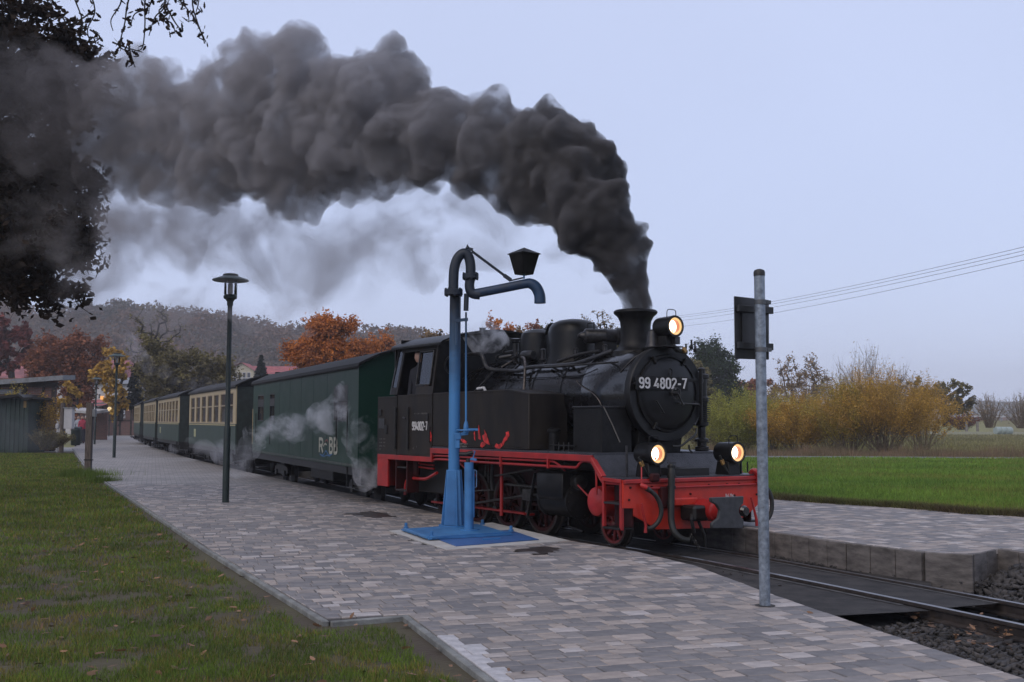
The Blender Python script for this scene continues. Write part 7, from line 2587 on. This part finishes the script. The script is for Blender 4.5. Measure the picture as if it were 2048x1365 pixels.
# houses
def house(name, label, D, xL, xR, yEave, yRidge, depth, wallm, roofm, wins=(), gable=None, ybase=846, hip=0.):
    o0 = np.array((at((xL + xR) / 2, 800, D)[0], D, ZB))
    h = empty(name, o0, 0, label, 'house')
    P_l = local_px(h)
    x0, x1 = P_l(xL, 800, D)[0], P_l(xR, 800, D)[0]
    ze, zr_ = P_l(xL, yEave, D)[2], P_l(xL, yRidge, D)[2]
    MB().box(x0 + .3, x1 - .3, 0, depth, 0, ze).build('wall', wallm, h)
    hp = hip * (x1 - x0) / 2
    V = [(x0, -.5, ze), (x1, -.5, ze), (x1 - hp, depth / 2, zr_), (x0 + hp, depth / 2, zr_), (x0, depth + .5, ze), (x1, depth + .5, ze)]
    MB().add(V, [(0, 1, 2, 3), (5, 4, 3, 2), (0, 3, 4), (1, 5, 2), (0, 4, 5, 1)]).build('roof', roofm, h, 0, 10)
    for (a, c_, w_, hh_) in wins:
        p, q = P_l(a, c_, D), P_l(a + w_, c_ + hh_, D)
        f_ = MB().box(p[0], q[0], -.06, .02, q[2], p[2]).build('window', PLASTERW, h)
        MB().box(p[0] + .1, q[0] - .1, -.075, -.05, q[2] + .1, p[2] - .1).build('pane', WINDARK, f_)
    if gable:
        a, c_, yg0, yg1 = gable
        p, q, t_ = P_l(a, yg1, D), P_l(c_, yg1, D), P_l((a + c_) / 2, yg0, D)
        MB().prism([(p[0], 0), (q[0], 0), (q[0], p[2]), (t_[0], t_[2]), (p[0], p[2])], 'y', -1.6, .1).build('gable_wall', PLASTER, h)
        MB().add([(p[0] - .4, -2.0, p[2] - .25), (t_[0], -2.0, t_[2] + .1), (t_[0], 3, t_[2] + .1), (p[0] - .4, 3, p[2] - .25), (q[0] + .4, -2.0, q[2] - .25), (q[0] + .4, 3, q[2] - .25)],
                 [(0, 1, 2, 3), (1, 4, 5, 2)]).build('gable_roof', roofm, h, 0, 10)
        gx0, gx1 = P_l(a + 8, 750, D)[0], P_l(c_ - 6, 750, D)[0]
        for i in range(4):
            xa = gx0 + (gx1 - gx0) * (i + .1) / 4
            xb_ = gx0 + (gx1 - gx0) * (i + .85) / 4
            f_ = MB().box(xa, xb_, -1.68, -1.58, P_l(a, 765, D)[2], P_l(a, 746, D)[2]).build('window', PLASTERW, h)
            MB().box(xa + .06, xb_ - .06, -1.70, -1.66, P_l(a, 764, D)[2], P_l(a, 747, D)[2]).build('pane', WINDARK, f_)
        MB().box(gx0 - .6, gx1 + .6, -3.0, -1.6, P_l(a, 771, D)[2], P_l(a, 768, D)[2]).build('balcony', PLASTERW, h)
        for i in range(9):
            xa = gx0 - .5 + (gx1 - gx0 + 1.0) * i / 8
            MB().box(xa - .03, xa + .03, -3.0, -2.95, P_l(a, 768, D)[2], P_l(a, 758, D)[2]).build('railing_bar', PLASTERW, h)
        MB().box(gx0 - .6, gx1 + .6, -3.02, -2.94, P_l(a, 759, D)[2], P_l(a, 757, D)[2]).build('railing_top', PLASTERW, h)
    return h
house('red_roofed_house', 'long house with a rose red roof behind the rust brown oak', 140, -40, 236, 757, 714, 14, PLASTERW, ROOFRED2, [(20, 765, 8, 14), (50, 765, 8, 14), (80, 765, 8, 14), (215, 765, 8, 14)], hip=.12)
house('red_roofed_house', 'red roofed house with a cream gable and balcony above the coach roofs', 150, 452, 578, 748, 728, 12, PLASTERW, ROOFRED, [(530, 752, 8, 12)], (464, 514, 728, 742))
house('white_house', 'pale plastered house wall showing between the trees left of the second lamp', 122, 158, 302, 768, 752, 9, PLASTERW, FASCIA, [(175, 787, 9, 14), (196, 787, 7, 12), (268, 775, 8, 14), (285, 775, 8, 14)])
q = at(205, 797, 121.6)
o = MB().box(-.18, .18, -.1, 0, -.25, .25).build('lit_window', emis('window_glow', (1., .45, .12), 1.1), None)
o.location = (q[0], q[1] - .1, q[2])
tag(o, 'tiny orange lit window in the pale house behind the platform lamps', 'window')
# canopy with pale edge and people at the platform end
D0 = 80.
q0, q1 = at(128, 820, D0), at(186, 824, D0)
cnp = empty('open_shelter', (q0[0], D0, ZP), 0, 'open shelter with a pale roof edge behind the white cabinet', 'shelter')
w_ = q1[0] - q0[0]
MB().add([(0, 0, q0[2] - ZP), (w_, 0, q1[2] - ZP), (w_, 3, q1[2] - ZP + .2), (0, 3, q0[2] - ZP + .2), (0, 0, q0[2] - ZP - .16), (w_, 0, q1[2] - ZP - .16), (w_, 3, q1[2] - ZP), (0, 3, q0[2] - ZP)],
         [(0, 1, 2, 3), (7, 6, 5, 4), (0, 4, 5, 1), (1, 5, 6, 2), (2, 6, 7, 3), (3, 7, 4, 0)]).build('shelter_roof', PLASTERW, cnp)
for x in (.05, w_ * .5, w_ - .05):
    MB().box(x - .04, x + .04, .1, .18, 0, q1[2] - ZP - .1).build('shelter_post', TIMBER, cnp)
MB().box(0, w_, 2.9, 3, 0, 1.9).build('back_wall', BRICK, cnp)

# concrete pole with white cabinet
b0 = gz(123, 906, ZP - .03)
D0 = b0[1]
pol = empty('service_pole', b0, 0, 'weathered pole carrying a white cabinet, left of the wooden post', 'pole')
P_l = local_px(pol)
MB().tube([P_l(122, 906, D0), P_l(124, 858, D0), P_l(126, 806, D0)], [.11, .10, .10], 14).build('pole_shaft', WOODG, pol)
p, q = P_l(131, 817, D0), P_l(146, 858, D0)
MB().box(p[0], q[0], -.15, .15, q[2], p[2]).build('white_cabinet', PLASTERW, pol, .01)
MB().box(p[0] - .05, q[0] + .05, -.18, .18, p[2], p[2] + .04).build('cabinet_roof', FASCIA, pol)
MB().bar(P_l(126, 835, D0), P_l(132, 835, D0), .05, .05).build('cabinet_arm', FASCIA, pol)
MB().tube([P_l(114, 905, D0), P_l(116, 858, D0)], .035, 8).build('white_tube', PLASTERW, pol)
MB().lathe([(.06, 0), (.09, .04), (.09, .2), (.04, .24)], P_l(115, 858, D0), (0, 0, 1), 12).build('tube_head', PLASTERW, pol)
# wooden post with box
b0 = gz(176, 948, ZP - .03)
D0 = b0[1]
wp = empty('wooden_post', b0, 0, 'grey wooden post with a small junction box and pipe at the lawn corner', 'post')
P_l = local_px(wp)
MB().box(-.085, .085, -.07, .07, -.05, P_l(176, 806, D0)[2]).build('post_timber', WOODG, wp, .01)
p, q = P_l(182, 819, D0), P_l(192, 834, D0)
MB().box(p[0], q[0], -.06, .06, q[2], p[2]).build('junction_box', FASCIA, wp, .008)
MB().tube([P_l(187, 834, D0), P_l(186, 850, D0), P_l(182, 948, D0)], .018, 8).build('conduit', mat('conduit_grey', (.10, .10, .11), .5), wp)
MB().box(-.1, .16, -.08, -.06, P_l(176, 921, D0)[2], P_l(176, 919, D0)[2]).build('post_strap', DARKMETAL, wp)
# litter bins
for (x, y, r0, h0, lab) in ((151, 893, .26, 1.0, 'dark green round litter bin nearest the wooden post'), (172, 885, .26, 1.0, 'dark green litter bin behind the nearer one, below the people')):
    q = gz(x, y, ZP)
    o = empty('litter_bin', (q[0], q[1], ZP), 0, lab, 'litter bin', 'litter bins by the lawn corner')
    MB().lathe([(r0 * .85, .05), (r0, .12), (r0, h0 * .85), (r0 * 1.05, h0 * .87), (r0 * 1.05, h0 * .92), (r0 * .9, h0)], (0, 0, 0), (0, 0, 1), 20).build('bin_drum', GREENP, o)
    MB().lathe([(r0 * 1.1, 0), (r0 * .6, .08), (.03, .1)], (0, 0, h0), (0, 0, 1), 20).build('bin_lid', GREENP, o)
    MB().tube([(0, 0, 0), (0, 0, .1)], .05, 8).build('bin_foot', DARKMETAL, o)
# green railings near the station
def railing(pa, pb, label, D0=None):
    a, c_ = gz(*pa, ZP), gz(*pb, ZP)
    o = empty('green_railing', (a[0], a[1], ZP), 0, label, 'railing')
    v = (c_ - a)
    l = np.linalg.norm(v)
    v /= l
    n = max(4, int(l / .35))
    for z in (.12, 1.0):
        MB().bar((0, 0, z), tuple(v * l + np.array((0, 0, z))), .05, .05).build('rail_bar', GREENP, o)
    for i in range(n + 1):
        p = v * l * i / n
        MB().box(p[0] - .02, p[0] + .02, p[1] - .02, p[1] + .02, 0 if i % 4 == 0 else .12, 1.05 if i % 4 == 0 else 1.0).build('upright' if i % 4 == 0 else 'baluster', GREENP, o)
railing((196, 872), (262, 866.5), 'green railing across the far end of the platform')
railing((158, 889), (186, 876), 'green railing on the left side beside the litter bins')

# people
SKIN = mat('skin', (.42, .25, .19), .55, var=.1, rvar=0)
def person(loc, rz, label, coat, trousers, hair, height=1.72, arm='down', hat=None):
    k = height / 1.75
    o = empty('person', loc, rz, label, 'person')
    J = [(0, 0, .98), (0, 0, 1.15), (0, 0, 1.38), (0, 0, 1.50), (0, -.01, 1.60), (0, -.015, 1.68),
         (.17, 0, 1.40), (.22, .0, 1.14), (.22, -.05, .90), (-.17, 0, 1.40), (-.22, .0, 1.14), (-.22, -.05, .90),
         (.09, 0, .90), (.10, .0, .50), (.10, .03, .08), (.10, -.12, .03), (-.09, 0, .90), (-.10, -.02, .50), (-.10, .02, .08), (-.10, -.12, .03)]
    E_ = [(0, 1), (1, 2), (2, 3), (3, 4), (4, 5), (2, 6), (6, 7), (7, 8), (2, 9), (9, 10), (10, 11), (0, 12), (12, 13), (13, 14), (14, 15), (0, 16), (16, 17), (17, 18), (18, 19)]
    if arm == 'sill':
        J[7] = (.30, -.10, 1.18)
        J[8] = (.36, -.32, 1.22)
    rad = [.16, .15, .17, .06, .09, .085, .07, .05, .04, .07, .05, .04, .10, .065, .045, .04, .10, .065, .045, .04]
    me = bpy.data.meshes.new('body')
    me.from_pydata([tuple(c_ * k for c_ in j) for j in J], E_, [])
    body = obj('body', me, o)
    bm = bmesh.new()
    bm.from_mesh(me)
    lay = bm.verts.layers.skin.verify()
    for i, v in enumerate(bm.verts):
        v[lay].radius = (rad[i] * k, rad[i] * k * (.72 if i in (0, 1, 2) else 1))
        v[lay].use_root = (i == 0)
    bm.to_mesh(me)
    bm.free()
    md = body.modifiers.new('skin', 'SKIN')
    body.modifiers.new('sub', 'SUBSURF').levels = 1
    body.modifiers['sub'].render_levels = 2
    me.materials.append(coat)
    MB().lathe([(.01, .095), (.06, .09), (.095, .03), (.098, -.03), (.07, -.09), (.02, -.115)], (0, -.02 * k, 1.66 * k), (0, 0, 1), 16).build('face', SKIN, o)
    MB().lathe([(.001, .125), (.07, .115), (.108, .05), (.108, .0), (.10, -.02)], (0, .01 * k, 1.67 * k), (0, 0, 1), 16).build('hat' if hat else 'hair', hat or hair, o)
    for sx in (1, -1):
        MB().tube([tuple(c_ * k for c_ in (sx * .09, 0, .92)), tuple(c_ * k for c_ in (sx * .10, -.005, .5)), tuple(c_ * k for c_ in (sx * .10, .02, .08))], [.115 * k, .085 * k, .07 * k], 12).build('trouser_leg', trousers, o)
        MB().box(sx * .10 - .05, sx * .10 + .05, -.17, .07, 0, .08).build('shoe', SOOT, o, .02)
        h_ = np.array(J[8] if sx > 0 else J[11]) * k
        hb = MB().obox(h_ + np.array((0, 0, -.05)), (1, 0, 0), (0, 1, 0), (0, 0, 1), .022, .042, .05)
        hd = hb.build('hand', SKIN, o, .015)
        for f_ in range(4):
            MB().tube([h_ + np.array((0, -.03 + .02 * f_, -.09)), h_ + np.array((.005, -.03 + .02 * f_, -.13)), h_ + np.array((-.012 * sx, -.03 + .02 * f_, -.155))], .009, 5).build('finger', SKIN, hd)
    return o
RCOAT = mat('coat_red', (.36, .03, .06), .7, rvar=0)
DCOAT = mat('coat_dark', (.03, .032, .045), .7, rvar=0)
LCOAT = mat('coat_pale', (.34, .36, .40), .7, rvar=0)
JEAN = mat('trousers_dark', (.025, .03, .045), .8, rvar=0)
HAIR = mat('hair_brown', (.05, .03, .02), .7, rvar=0)
for (x, y, D, lab, ct, ht) in ((164, 872, 70, 'person in a bright red coat standing behind the litter bins', RCOAT, None), (156, 872, 72, 'person in a pale grey jacket left of the one in red', LCOAT, None), (172, 872, 74, 'person in a dark coat with a white hat, right of the one in red', DCOAT, LCOAT), (148, 872, 75, 'person in a dark coat at the left end of the small group', DCOAT, None)):
    q = at(x, 870, D)
    person((q[0], D, ZP), R(20), lab, ct, JEAN, HAIR, 1.72, 'down', ht)
# driver in the cab
dp = LF + LA * 5.46 + LN * .86
person((dp[0], dp[1], 1.055), LROT + R(205), 'person in dark overalls leaning at the open cab window of the engine', mat('overall', (.014, .016, .024), .8, rvar=0), JEAN, HAIR, 1.62, 'sill', SOOT)

# overhead wires
for i, (ya, yb, lab) in enumerate(((640, 477, 'topmost of the four thin wires crossing the sky at the right'), (643, 485, 'second from the top of the four thin wires in the sky'), (649, 493, 'third from the top of the four thin wires in the sky'), (661, 504, 'lowest of the four thin wires crossing the sky at the right'))):
    a, c_ = at(1230, ya, 150), at(2120, yb, 48)
    P = []
    for s in np.linspace(0, 1, 30):
        p = a + (c_ - a) * s
        p[2] -= 4 * s * (1 - s) * .9
        P.append(p)
    o = MB().tube(P, .011, 5).build('overhead_wire', SOOT, None)
    tag(o, lab, 'wire', 'overhead wires')
# cars and rail on the distant road
for x, y, D, lab in ((1838, 828, 240, 'distant car with lit headlights seen through the orange willow bush'), (1913, 823, 250, 'distant car with lit headlights beside the leaning tree trunk')):
    q = at(x, y, D)
    car = empty('distant_car', (q[0], D, q[2] - .65), R(-10), lab, 'car')
    MB().box(-.9, .9, -2, 2, .3, .85).build('car_body', mat('car_paint', (.05, .05, .06), .3), car, .1)
    MB().prism([(-1.3, .85), (1.5, .85), (1.0, 1.4), (-.7, 1.4)], 'x', -.75, .75).build('car_cabin', WINDARK, car)
    for sx in (-.85, .85):
        for sy in (-1.25, 1.25):
            MB().lathe([(.32, -.1), (.34, 0), (.32, .1)], (sx, sy, .32), (1, 0, 0), 14).build('wheel', SOOT, car)
    for sx in (-.6, .6):
        MB().lathe([(.15, 0), (.16, .05), (.001, .09)], (sx, -2.0, .62), (0, -1, 0), 14).build('headlight', emis('car_light', (1., .55, .32), 10), car)
# embankment of that road with a pale guard rail
q0, q1 = at(1780, 838, 255), at(2300, 838, 255)
MB().prism([(250, -.5), (262, -.5), (259, q0[2] - .3), (254, q0[2] - .3)], 'x', q0[0], q1[0]).build('road_embankment', MEADOW, None, kind='structure')
gr = empty('guard_rail', (q0[0], 253.5, q0[2] - .3), 0, 'thin pale guard rail line along the distant road', 'guard rail')
MB().box(0, q1[0] - q0[0], -.03, .03, .75, 1.1).build('rail_beam', mat('guard_pale', (.5, .5, .52), .5), gr)
for i in range(24):
    x = (q1[0] - q0[0]) * i / 24
    MB().box(x, x + .12, 0, .1, -.4, .9).build('rail_support', FASCIA, gr)
# shrubs by the shed
fan_bush('autumn_shrub', 'golden yellow shrub growing against the brick wall of the shed', 'bush', 51.6, (84, 898), 1.0, 2.5, 50, 50, .05, LF_YORANGE, 91, 'shrubs around the shed', leaf_from=.15)
fan_bush('autumn_shrub', 'yellow shrub rising behind the roof of the green hut', 'bush', 51.8, (25, 898), 1.2, 3.1, 50, 50, .05, LF_YELLOW, 92, 'shrubs around the shed', leaf_from=.3)
fan_bush('autumn_shrub', 'dark low undergrowth between the hut and the service pole', 'bush', 48.5, (95, 900), 1.2, .9, 60, 40, .05, LF_OLIVE, 93, 'shrubs around the shed', leaf_from=.1)
poly_sheet('lawn_path', [tuple(gz(x, y, ZP - .03)[:2]) for x, y in ((-40, 905), (150, 903), (150, 895), (-40, 897))], ZP - .035, CONC)

# ================================================================== smoke and steam
def vol_mat(name, col, dens, nscale, lo, hi, dmin=0., aniso=.2, step=.1, size=10., detail=5, absorb=None):
    M = bpy.data.materials.new(name)
    M.use_nodes = True
    n = M.node_tree.nodes
    L = M.node_tree.links.new
    n.remove(n['Principled BSDF'])
    v = n.new('ShaderNodeVolumePrincipled')
    v.inputs['Color'].default_value = (*col, 1)
    v.inputs['Anisotropy'].default_value = aniso
    if absorb:
        v.inputs['Absorption Color'].default_value = (*absorb, 1)
    tc = n.new('ShaderNodeTexCoord')
    tn = n.new('ShaderNodeTexNoise')
    tn.inputs['Scale'].default_value = nscale
    tn.inputs['Detail'].default_value = detail
    tn.inputs['Roughness'].default_value = .66
    tn.inputs['Distortion'].default_value = .55
    L(tc.outputs['Object'], tn.inputs['Vector'])
    mr = n.new('ShaderNodeMapRange')
    mr.interpolation_type = 'SMOOTHSTEP'
    mr.inputs['From Min'].default_value = lo
    mr.inputs['From Max'].default_value = hi
    mr.inputs['To Min'].default_value = dmin * dens
    mr.inputs['To Max'].default_value = dens
    L(tn.outputs['Fac'], mr.inputs['Value'])
    L(mr.outputs[0], v.inputs['Density'])
    L(v.outputs[0], n['Material Output'].inputs['Volume'])
    M.cycles.volume_step_rate = step / (size / 10.)
    return M

def cloud(name, label, cat, blobs, material, voxel=.08, amp=(.25, .10), freq=(1.4, 4.), seed=0, squash=1.):
    """blobs: (x, y, radius in picture pixels, distance)"""
    bm = bmesh.new()
    P = [(at(x, y, D), r * D / FPX) for x, y, r, D in blobs]
    o0 = P[0][0]
    for i, (c_, r) in enumerate(P):
        bmesh.ops.create_icosphere(bm, subdivisions=3, radius=r, matrix=Matrix.Translation(Vector(c_ - o0)))
        if i and np.linalg.norm(P[i - 1][0] - c_) < 2.2 * (r + P[i - 1][1]):
            for f_ in (.33, .66):
                bmesh.ops.create_icosphere(bm, subdivisions=2, radius=r * f_ + P[i - 1][1] * (1 - f_), matrix=Matrix.Translation(Vector(P[i - 1][0] + (c_ - P[i - 1][0]) * f_ - o0)))
    me = bpy.data.meshes.new(name)
    bm.to_mesh(me)
    bm.free()
    tmp = bpy.data.objects.new('tmp_cloud', me)
    COL.objects.link(tmp)
    rm = tmp.modifiers.new('r', 'REMESH')
    rm.mode = 'VOXEL'
    rm.voxel_size = voxel
    sm_ = tmp.modifiers.new('s', 'SMOOTH')
    sm_.iterations = 6
    dg = bpy.context.evaluated_depsgraph_get()
    ev = tmp.evaluated_get(dg)
    m2 = bpy.data.meshes.new_from_object(ev)
    bpy.data.objects.remove(tmp)
    n = len(m2.vertices)
    co = np.empty(n * 3)
    m2.vertices.foreach_get('co', co)
    co = co.reshape(-1, 3)
    no = np.empty(n * 3)
    m2.vertices.foreach_get('normal', no)
    no = no.reshape(-1, 3)
    d = np.array([amp[0] * (2.2 * abs(noise.noise((p[0] * freq[0] + seed, p[1] * freq[0], p[2] * freq[0]))) - .25)
                  + amp[1] * (2.2 * abs(noise.noise((p[0] * freq[1], p[1] * freq[1] + seed, p[2] * freq[1]))) - .25)
                  + amp[1] * .55 * (2.2 * abs(noise.noise((p[0] * freq[1] * 2.3, p[1] * freq[1] * 2.3, p[2] * freq[1] * 2.3))) - .3)
                  + amp[1] * .3 * noise.noise((p[0] * freq[1] * 5, p[1] * freq[1] * 5, p[2] * freq[1] * 5)) for p in co])
    rr = np.ones(n)
    # smaller bulges on the thin part of the plume
    rad = np.array([min(r, .6) for _, r in P])
    cen = np.array([c_ - o0 for c_, _ in P])
    for i0_ in range(0, n, 4000):
        dd = np.linalg.norm(co[i0_:i0_ + 4000, None] - cen[None], axis=2)
        rr[i0_:i0_ + 4000] = rad[dd.argmin(1)] / .6
    co = co + no * (d * rr)[:, None]
    m2.vertices.foreach_set('co', co.ravel())
    tmp = bpy.data.objects.new('tmp_cloud', m2)
    COL.objects.link(tmp)
    rm = tmp.modifiers.new('r', 'REMESH')
    rm.mode = 'VOXEL'
    rm.voxel_size = voxel
    dg = bpy.context.evaluated_depsgraph_get()
    m3 = bpy.data.meshes.new_from_object(tmp.evaluated_get(dg))
    bpy.data.objects.remove(tmp)
    m2 = m3
    m2.name = name
    m2.materials.clear()
    m2.materials.append(material)
    m2.update()
    o = bpy.data.objects.new(name, m2)
    COL.objects.link(o)
    o.location = tuple(o0)
    tag(o, label, cat)
    return o

plume = [(1271, 632, 20, 14.34), (1271, 622, 24, 14.34), (1271, 608, 28, 14.34), (1266, 588, 31, 14.35), (1258, 565, 38, 14.35), (1248, 540, 44, 14.4), (1238, 508, 52, 14.4), (1222, 475, 60, 14.45), (1196, 442, 68, 14.5), (1165, 405, 76, 14.6),
         (1150, 365, 78, 14.7), (1120, 320, 84, 14.8), (1085, 285, 72, 14.9), (1050, 335, 80, 15.), (985, 312, 78, 15.2), (915, 285, 78, 15.4), (880, 240, 60, 15.6), (820, 285, 92, 15.8), (760, 195, 84, 16.), (770, 300, 76, 16.),
         (690, 185, 66, 16.3), (690, 290, 98, 16.3), (610, 185, 80, 16.6), (610, 310, 90, 16.6), (525, 160, 82, 16.9), (520, 295, 100, 16.9), (450, 215, 84, 17.2), (430, 305, 84, 17.2), (340, 245, 88, 17.6), (340, 310, 80, 17.6),
         (240, 230, 110, 18.), (230, 300, 80, 18.), (130, 240, 130, 18.4), (40, 250, 150, 18.8), (-70, 260, 170, 19.2)]
SMK = vol_mat('coal_smoke', (.50, .475, .475), 1.0, 2.0, .42, .56, .18, .1, .085, 7., 7)
_n, _L = SMK.node_tree.nodes, SMK.node_tree.links.new
_v = [q for q in _n if q.type == 'PRINCIPLED_VOLUME'][0]
_tc = [q for q in _n if q.type == 'TEX_COORD'][0]
_mr = [q for q in _n if q.type == 'MAP_RANGE'][0]
_sp = _n.new('ShaderNodeSeparateXYZ')
_L(_tc.outputs['Object'], _sp.inputs[0])
_m = _n.new('ShaderNodeMapRange')
_m.inputs['From Min'].default_value = .3
_m.inputs['From Max'].default_value = -10.5
_L(_sp.outputs['X'], _m.inputs['Value'])
_cr = _n.new('ShaderNodeValToRGB')
_e = _cr.color_ramp.elements
_e[0].position, _e[0].color = 0, (1, 1, 1, 1)
_e[1].position, _e[1].color = 1, (.02, .02, .02, 1)
for p_, c_ in ((.08, .85), (.20, .40), (.50, .24), (.74, .15), (.90, .06)):
    q = _e.new(p_)
    q.color = (c_, c_, c_, 1)
_L(_m.outputs[0], _cr.inputs[0])
_mm = _n.new('ShaderNodeMath')
_mm.operation = 'MULTIPLY'
_L(_cr.outputs[0], _mm.inputs[0])
_L(_mr.outputs[0], _mm.inputs[1])
_m2 = _n.new('ShaderNodeMath')
_m2.operation = 'MULTIPLY'
_m2.inputs[1].default_value = 22.
_L(_mm.outputs[0], _m2.inputs[0])
_L(_m2.outputs[0], _v.inputs['Density'])
_c2 = _n.new('ShaderNodeValToRGB')
_c2.color_ramp.elements[0].color = (.17, .163, .163, 1)
_c2.color_ramp.elements[1].color = (.30, .29, .30, 1)
_c2.color_ramp.elements[1].position = 1.
q = _c2.color_ramp.elements.new(.40)
q.color = (.53, .52, .545, 1)
q = _c2.color_ramp.elements.new(.70)
q.color = (.50, .48, .49, 1)
q = _c2.color_ramp.elements.new(.86)
q.color = (.26, .245, .25, 1)
_L(_m.outputs[0], _c2.inputs[0])
_L(_c2.outputs[0], _v.inputs['Color'])
cloud('smoke_plume', 'thick dark grey coal smoke billowing from the chimney and drifting left', 'smoke', plume, SMK, .048, (.25, .17), (1.3, 3.3), 3)
veil = [(1215, 560, 40, 14.9), (1160, 500, 55, 15.2), (1090, 460, 60, 15.5), (1010, 470, 75, 15.8), (920, 450, 90, 16.2), (820, 440, 100, 16.6), (720, 470, 110, 17.), (620, 490, 125, 17.4), (510, 480, 125, 17.8), (400, 470, 120, 18.2), (300, 470, 125, 18.6), (180, 500, 120, 19), (60, 480, 130, 19.4), (600, 570, 80, 17.4), (450, 570, 70, 18), (250, 570, 70, 18.8)]
VEIL = vol_mat('thin_smoke', (.60, .575, .59), 1.7, .95, .47, .72, .0, .2, .22, 6., 6)
cloud('thin_smoke', 'thin pale smoke drifting below the dark plume behind the crane and lamp', 'smoke', veil, VEIL, .14, (.35, .1), (.9, 2.5), 8)
steam1 = [(752, 935, 34, 19.2), (742, 900, 42, 19.4), (728, 855, 42, 19.8), (708, 815, 36, 20.2), (692, 788, 26, 20.4), (672, 826, 32, 20.6), (634, 838, 28, 21.5), (592, 852, 30, 22.7), (552, 862, 30, 24.2), (515, 872, 28, 25.6), (735, 950, 30, 19.4)]
STM = vol_mat('steam_white', (.97, .97, .98), 7.0, 2.6, .46, .80, .0, .3, .10, 4., 6)
cloud('steam_cloud', 'white steam escaping low beside the green van just behind the cab', 'steam', steam1, STM, .06, (.26, .12), (2.0, 5.), 4)
steam2 = [(960, 688, 24, 16.6), (945, 668, 22, 16.6), (968, 660, 22, 16.6), (990, 668, 20, 16.5), (1010, 684, 14, 16.4), (985, 685, 22, 16.5)]
STM2 = vol_mat('steam_puff', (.9, .9, .92), 5., 4., .44, .66, .0, .3, .05, 1., 5)
cloud('steam_puff', 'small white steam puff above the front of the cab roof', 'steam', steam2, STM2, .04, (.07, .03), (4., 9.), 5)
steam3 = [(478, 925, 30, 27.5), (445, 905, 28, 30), (410, 900, 24, 33), (380, 895, 18, 36), (350, 895, 14, 39), (500, 900, 26, 27)]
STM3 = vol_mat('steam_thin', (.85, .85, .88), 1.1, 1.3, .42, .70, .0, .3, .16, 6., 5)
cloud('steam_cloud', 'faint steam drifting along the wheels of the nearest cream coach', 'steam', steam3, STM3, .12, (.2, .08), (1.6, 4.), 6)
steam4 = [(455, 780, 18, 33), (430, 775, 20, 35), (400, 770, 22, 38), (375, 768, 20, 41), (350, 765, 16, 44), (330, 745, 18, 46), (305, 740, 16, 48), (295, 728, 16, 49), (285, 715, 16, 50), (276, 705, 15, 51), (268, 695, 14, 52), (260, 682, 13, 52.5), (255, 668, 12, 53)]
SMK4 = vol_mat('grey_drift', (.62, .60, .64), .50, 1.0, .40, .70, .0, .3, .25, 12., 5)
cloud('smoke_wisp', 'grey smoke wisp trailing over the roofs of the cream coaches', 'smoke', steam4, SMK4, .16, (.2, .08), (1.2, 3.), 7)
steam5 = [(100, 875, 24, 44), (70, 868, 34, 44), (35, 862, 40, 44), (0, 855, 42, 44), (-40, 850, 42, 44), (120, 850, 20, 44)]
SMK5 = vol_mat('ground_drift', (.30, .31, .33), .20, .7, .35, .65, .0, .3, .25, 8., 5)
cloud('smoke_wisp', 'dim grey smoke hanging in front of the green hut at the left edge', 'smoke', steam5, SMK5, .16, (.2, .08), (1.2, 3.), 9)

# haze: one closed box round camera and scene
HZ = bpy.data.materials.new('haze_air')
HZ.use_nodes = True
_n = HZ.node_tree.nodes
_n.remove(_n['Principled BSDF'])
_v = _n.new('ShaderNodeVolumePrincipled')
_v.inputs['Color'].default_value = (.93, .93, .98, 1)
_v.inputs['Density'].default_value = .00062
_v.inputs['Anisotropy'].default_value = .2
HZ.node_tree.links.new(_v.outputs[0], _n['Material Output'].inputs['Volume'])
HZ.cycles.homogeneous_volume = True
MB().box(-1500, 1500, -120, 1650, ZB - 1.2, 75).build('haze', HZ, None, kind='stuff')
